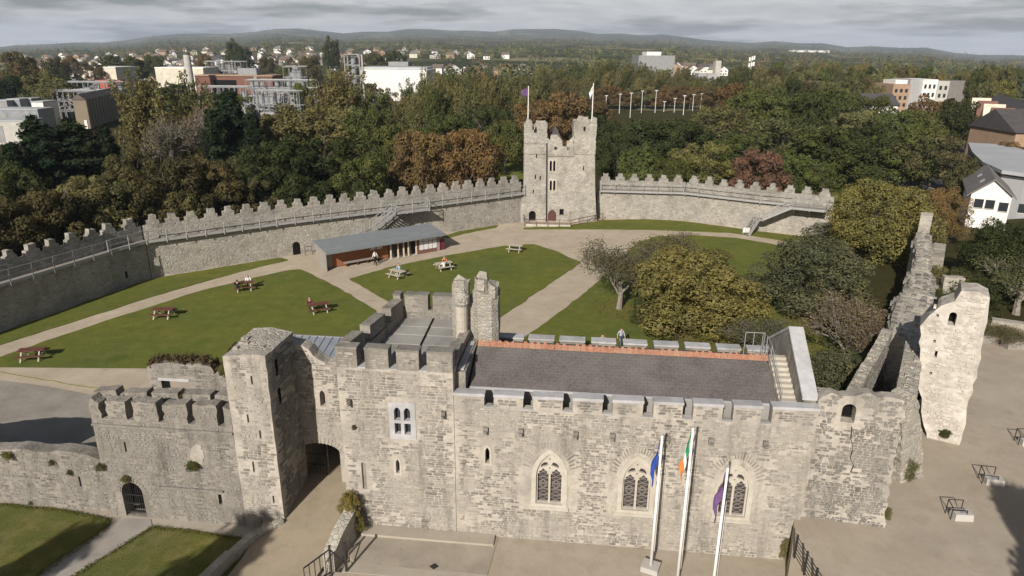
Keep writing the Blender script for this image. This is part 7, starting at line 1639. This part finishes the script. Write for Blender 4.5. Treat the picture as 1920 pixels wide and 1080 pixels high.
for (x, y), m, rz, lab in (((1770, 240), 'car_white', .2, 'white car parked at the bend of the street'), ((1823, 243), 'car_red', .1, 'red car parked in front of the terrace'), ((1805, 248), 'car_dark', .3, 'dark car on the street left of the red one'), ((1843, 258), 'car_dark', 1.0, 'dark car parked below the red one')):
    c = car(m); c.location = G(x, y, .05); c.rotation_euler = (0, 0, rz); tag(c, lab, 'car', 'cars in the street')
for x, yb, yt, lab in ((1733, 405, 352, 'slim street lamp beside the white house'), (1842, 262, 238, 'street lamp in front of the terrace'), (1813, 248, 218, 'street lamp by the red car'), (1812, 350, 302, 'street lamp at the corner of the grey hall')):
    b = G(x, yb, .1); a = at(x, yt, b[1]); t = thing('street_lamp', lab, 'street lamp', b, 'street lamps'); mb = MB(); mb.tube(b, (b[0], b[1], a[2]), .09, .06, 8); mb.build('pole', 'galv', t); mb = MB(); mb.box((b[0] - .1, b[1] - .8, a[2] - .05), (b[0] + .1, b[1] + .1, a[2] + .06)); mb.build('lamp', 'steel_pale', t)
# ------------------------------------------------------------------ the far woods: beyond counting
def tint_mat():
    m = bpy.data.materials.new('leaf_far'); m.use_nodes = True; MATS['leaf_far'] = m; nt = m.node_tree; nt.nodes.clear(); o = node(nt, 'ShaderNodeOutputMaterial'); d = node(nt, 'ShaderNodeBsdfDiffuse'); a = node(nt, 'ShaderNodeAttribute', attribute_name='tint'); nt.links.new(a.outputs['Color'], d.inputs[0]); nt.links.new(d.outputs[0], o.inputs[0])
tint_mat()
pal = np.array([COLS[k] for k in ('dark', 'green', 'olive', 'brown', 'olive', 'copper', 'dark', 'lime')])
PP = []; DD = []; SS = []; TT = []
def scatter(n, ylo, yhi, tlo, thi, hmul=1.0, nl=70, keep=None):
    Y = np.exp(NR.uniform(math.log(ylo), math.log(yhi), n)); tb = NR.uniform(tlo, thi, n); X = Y * tb
    from mathutils import noise as mn
    for x, y in zip(X, Y):
        if mn.noise(Vector((x / 160, y / 160, 0))) < -.12: continue
        if keep and not keep(x, y): continue
        z = float(far_h(np.array(x), np.array(y))); h = NR.uniform(7, 13) * hmul; w = h * NR.uniform(.7, 1.0) / 2; d = sph(nl); d[:, 2] = np.abs(d[:, 2]) * 1.1 - .1
        lump = 1 + .25 * np.sin(d[:, 0] * 5 + x) * np.sin(d[:, 1] * 5 + y)
        P = np.array([x, y, z + h * .35]) + d * np.array([w, w, h * .65]) * lump[:, None]; PP.append(P); DD.append(d); SS.append(np.full(nl, h * .16)); TT.append(np.tile(pal[NR.integers(len(pal))] * NR.uniform(.8, 1.2), (nl, 1)))
clear = lambda x, y: not (y < 440 and -.2 < x / y < .34) and not (y < 560 and -.75 < x / y < -.17) and not (y < 330 and x / y > .55) and not (y < 800 and .22 < x / y < .33)
scatter(900, 260, 520, -.85, .95, 1.0, 90, clear); scatter(700, 520, 1150, -.85, -.05, .6, 60, clear); scatter(1000, 520, 1150, -.05, .95, .85, 60, clear); scatter(2600, 1100, 2600, -.85, .95, .95, 40); scatter(2600, 2600, 6500, -.85, .95, 1.3, 24)
me = leaf_mesh('far_woods', np.concatenate(PP), np.concatenate(DD), np.concatenate(SS), 'leaf_far', 1.3, np.concatenate(TT)); o = bpy.data.objects.new('far_woods', me); COL.objects.link(o); tag(o, 'far-off woods and hedgerows reaching to the hills', 'woods', kind='stuff')
# ------------------------------------------------------------------ the air between
m = bpy.data.materials.new('haze'); m.use_nodes = True; nt = m.node_tree; nt.nodes.clear(); ho = node(nt, 'ShaderNodeOutputMaterial'); pv = node(nt, 'ShaderNodeVolumePrincipled'); pv.inputs['Color'].default_value = (.70, .81, .98, 1); pv.inputs['Density'].default_value = .0001; nt.links.new(pv.outputs[0], ho.inputs['Volume']); MATS['haze'] = m
mb = MB(); mb.box((-11000, -11000, -120), (11000, 11000, 330)); o = mb.build('haze', 'haze'); tag(o, 'thin pale haze over the whole land', 'haze', kind='stuff')
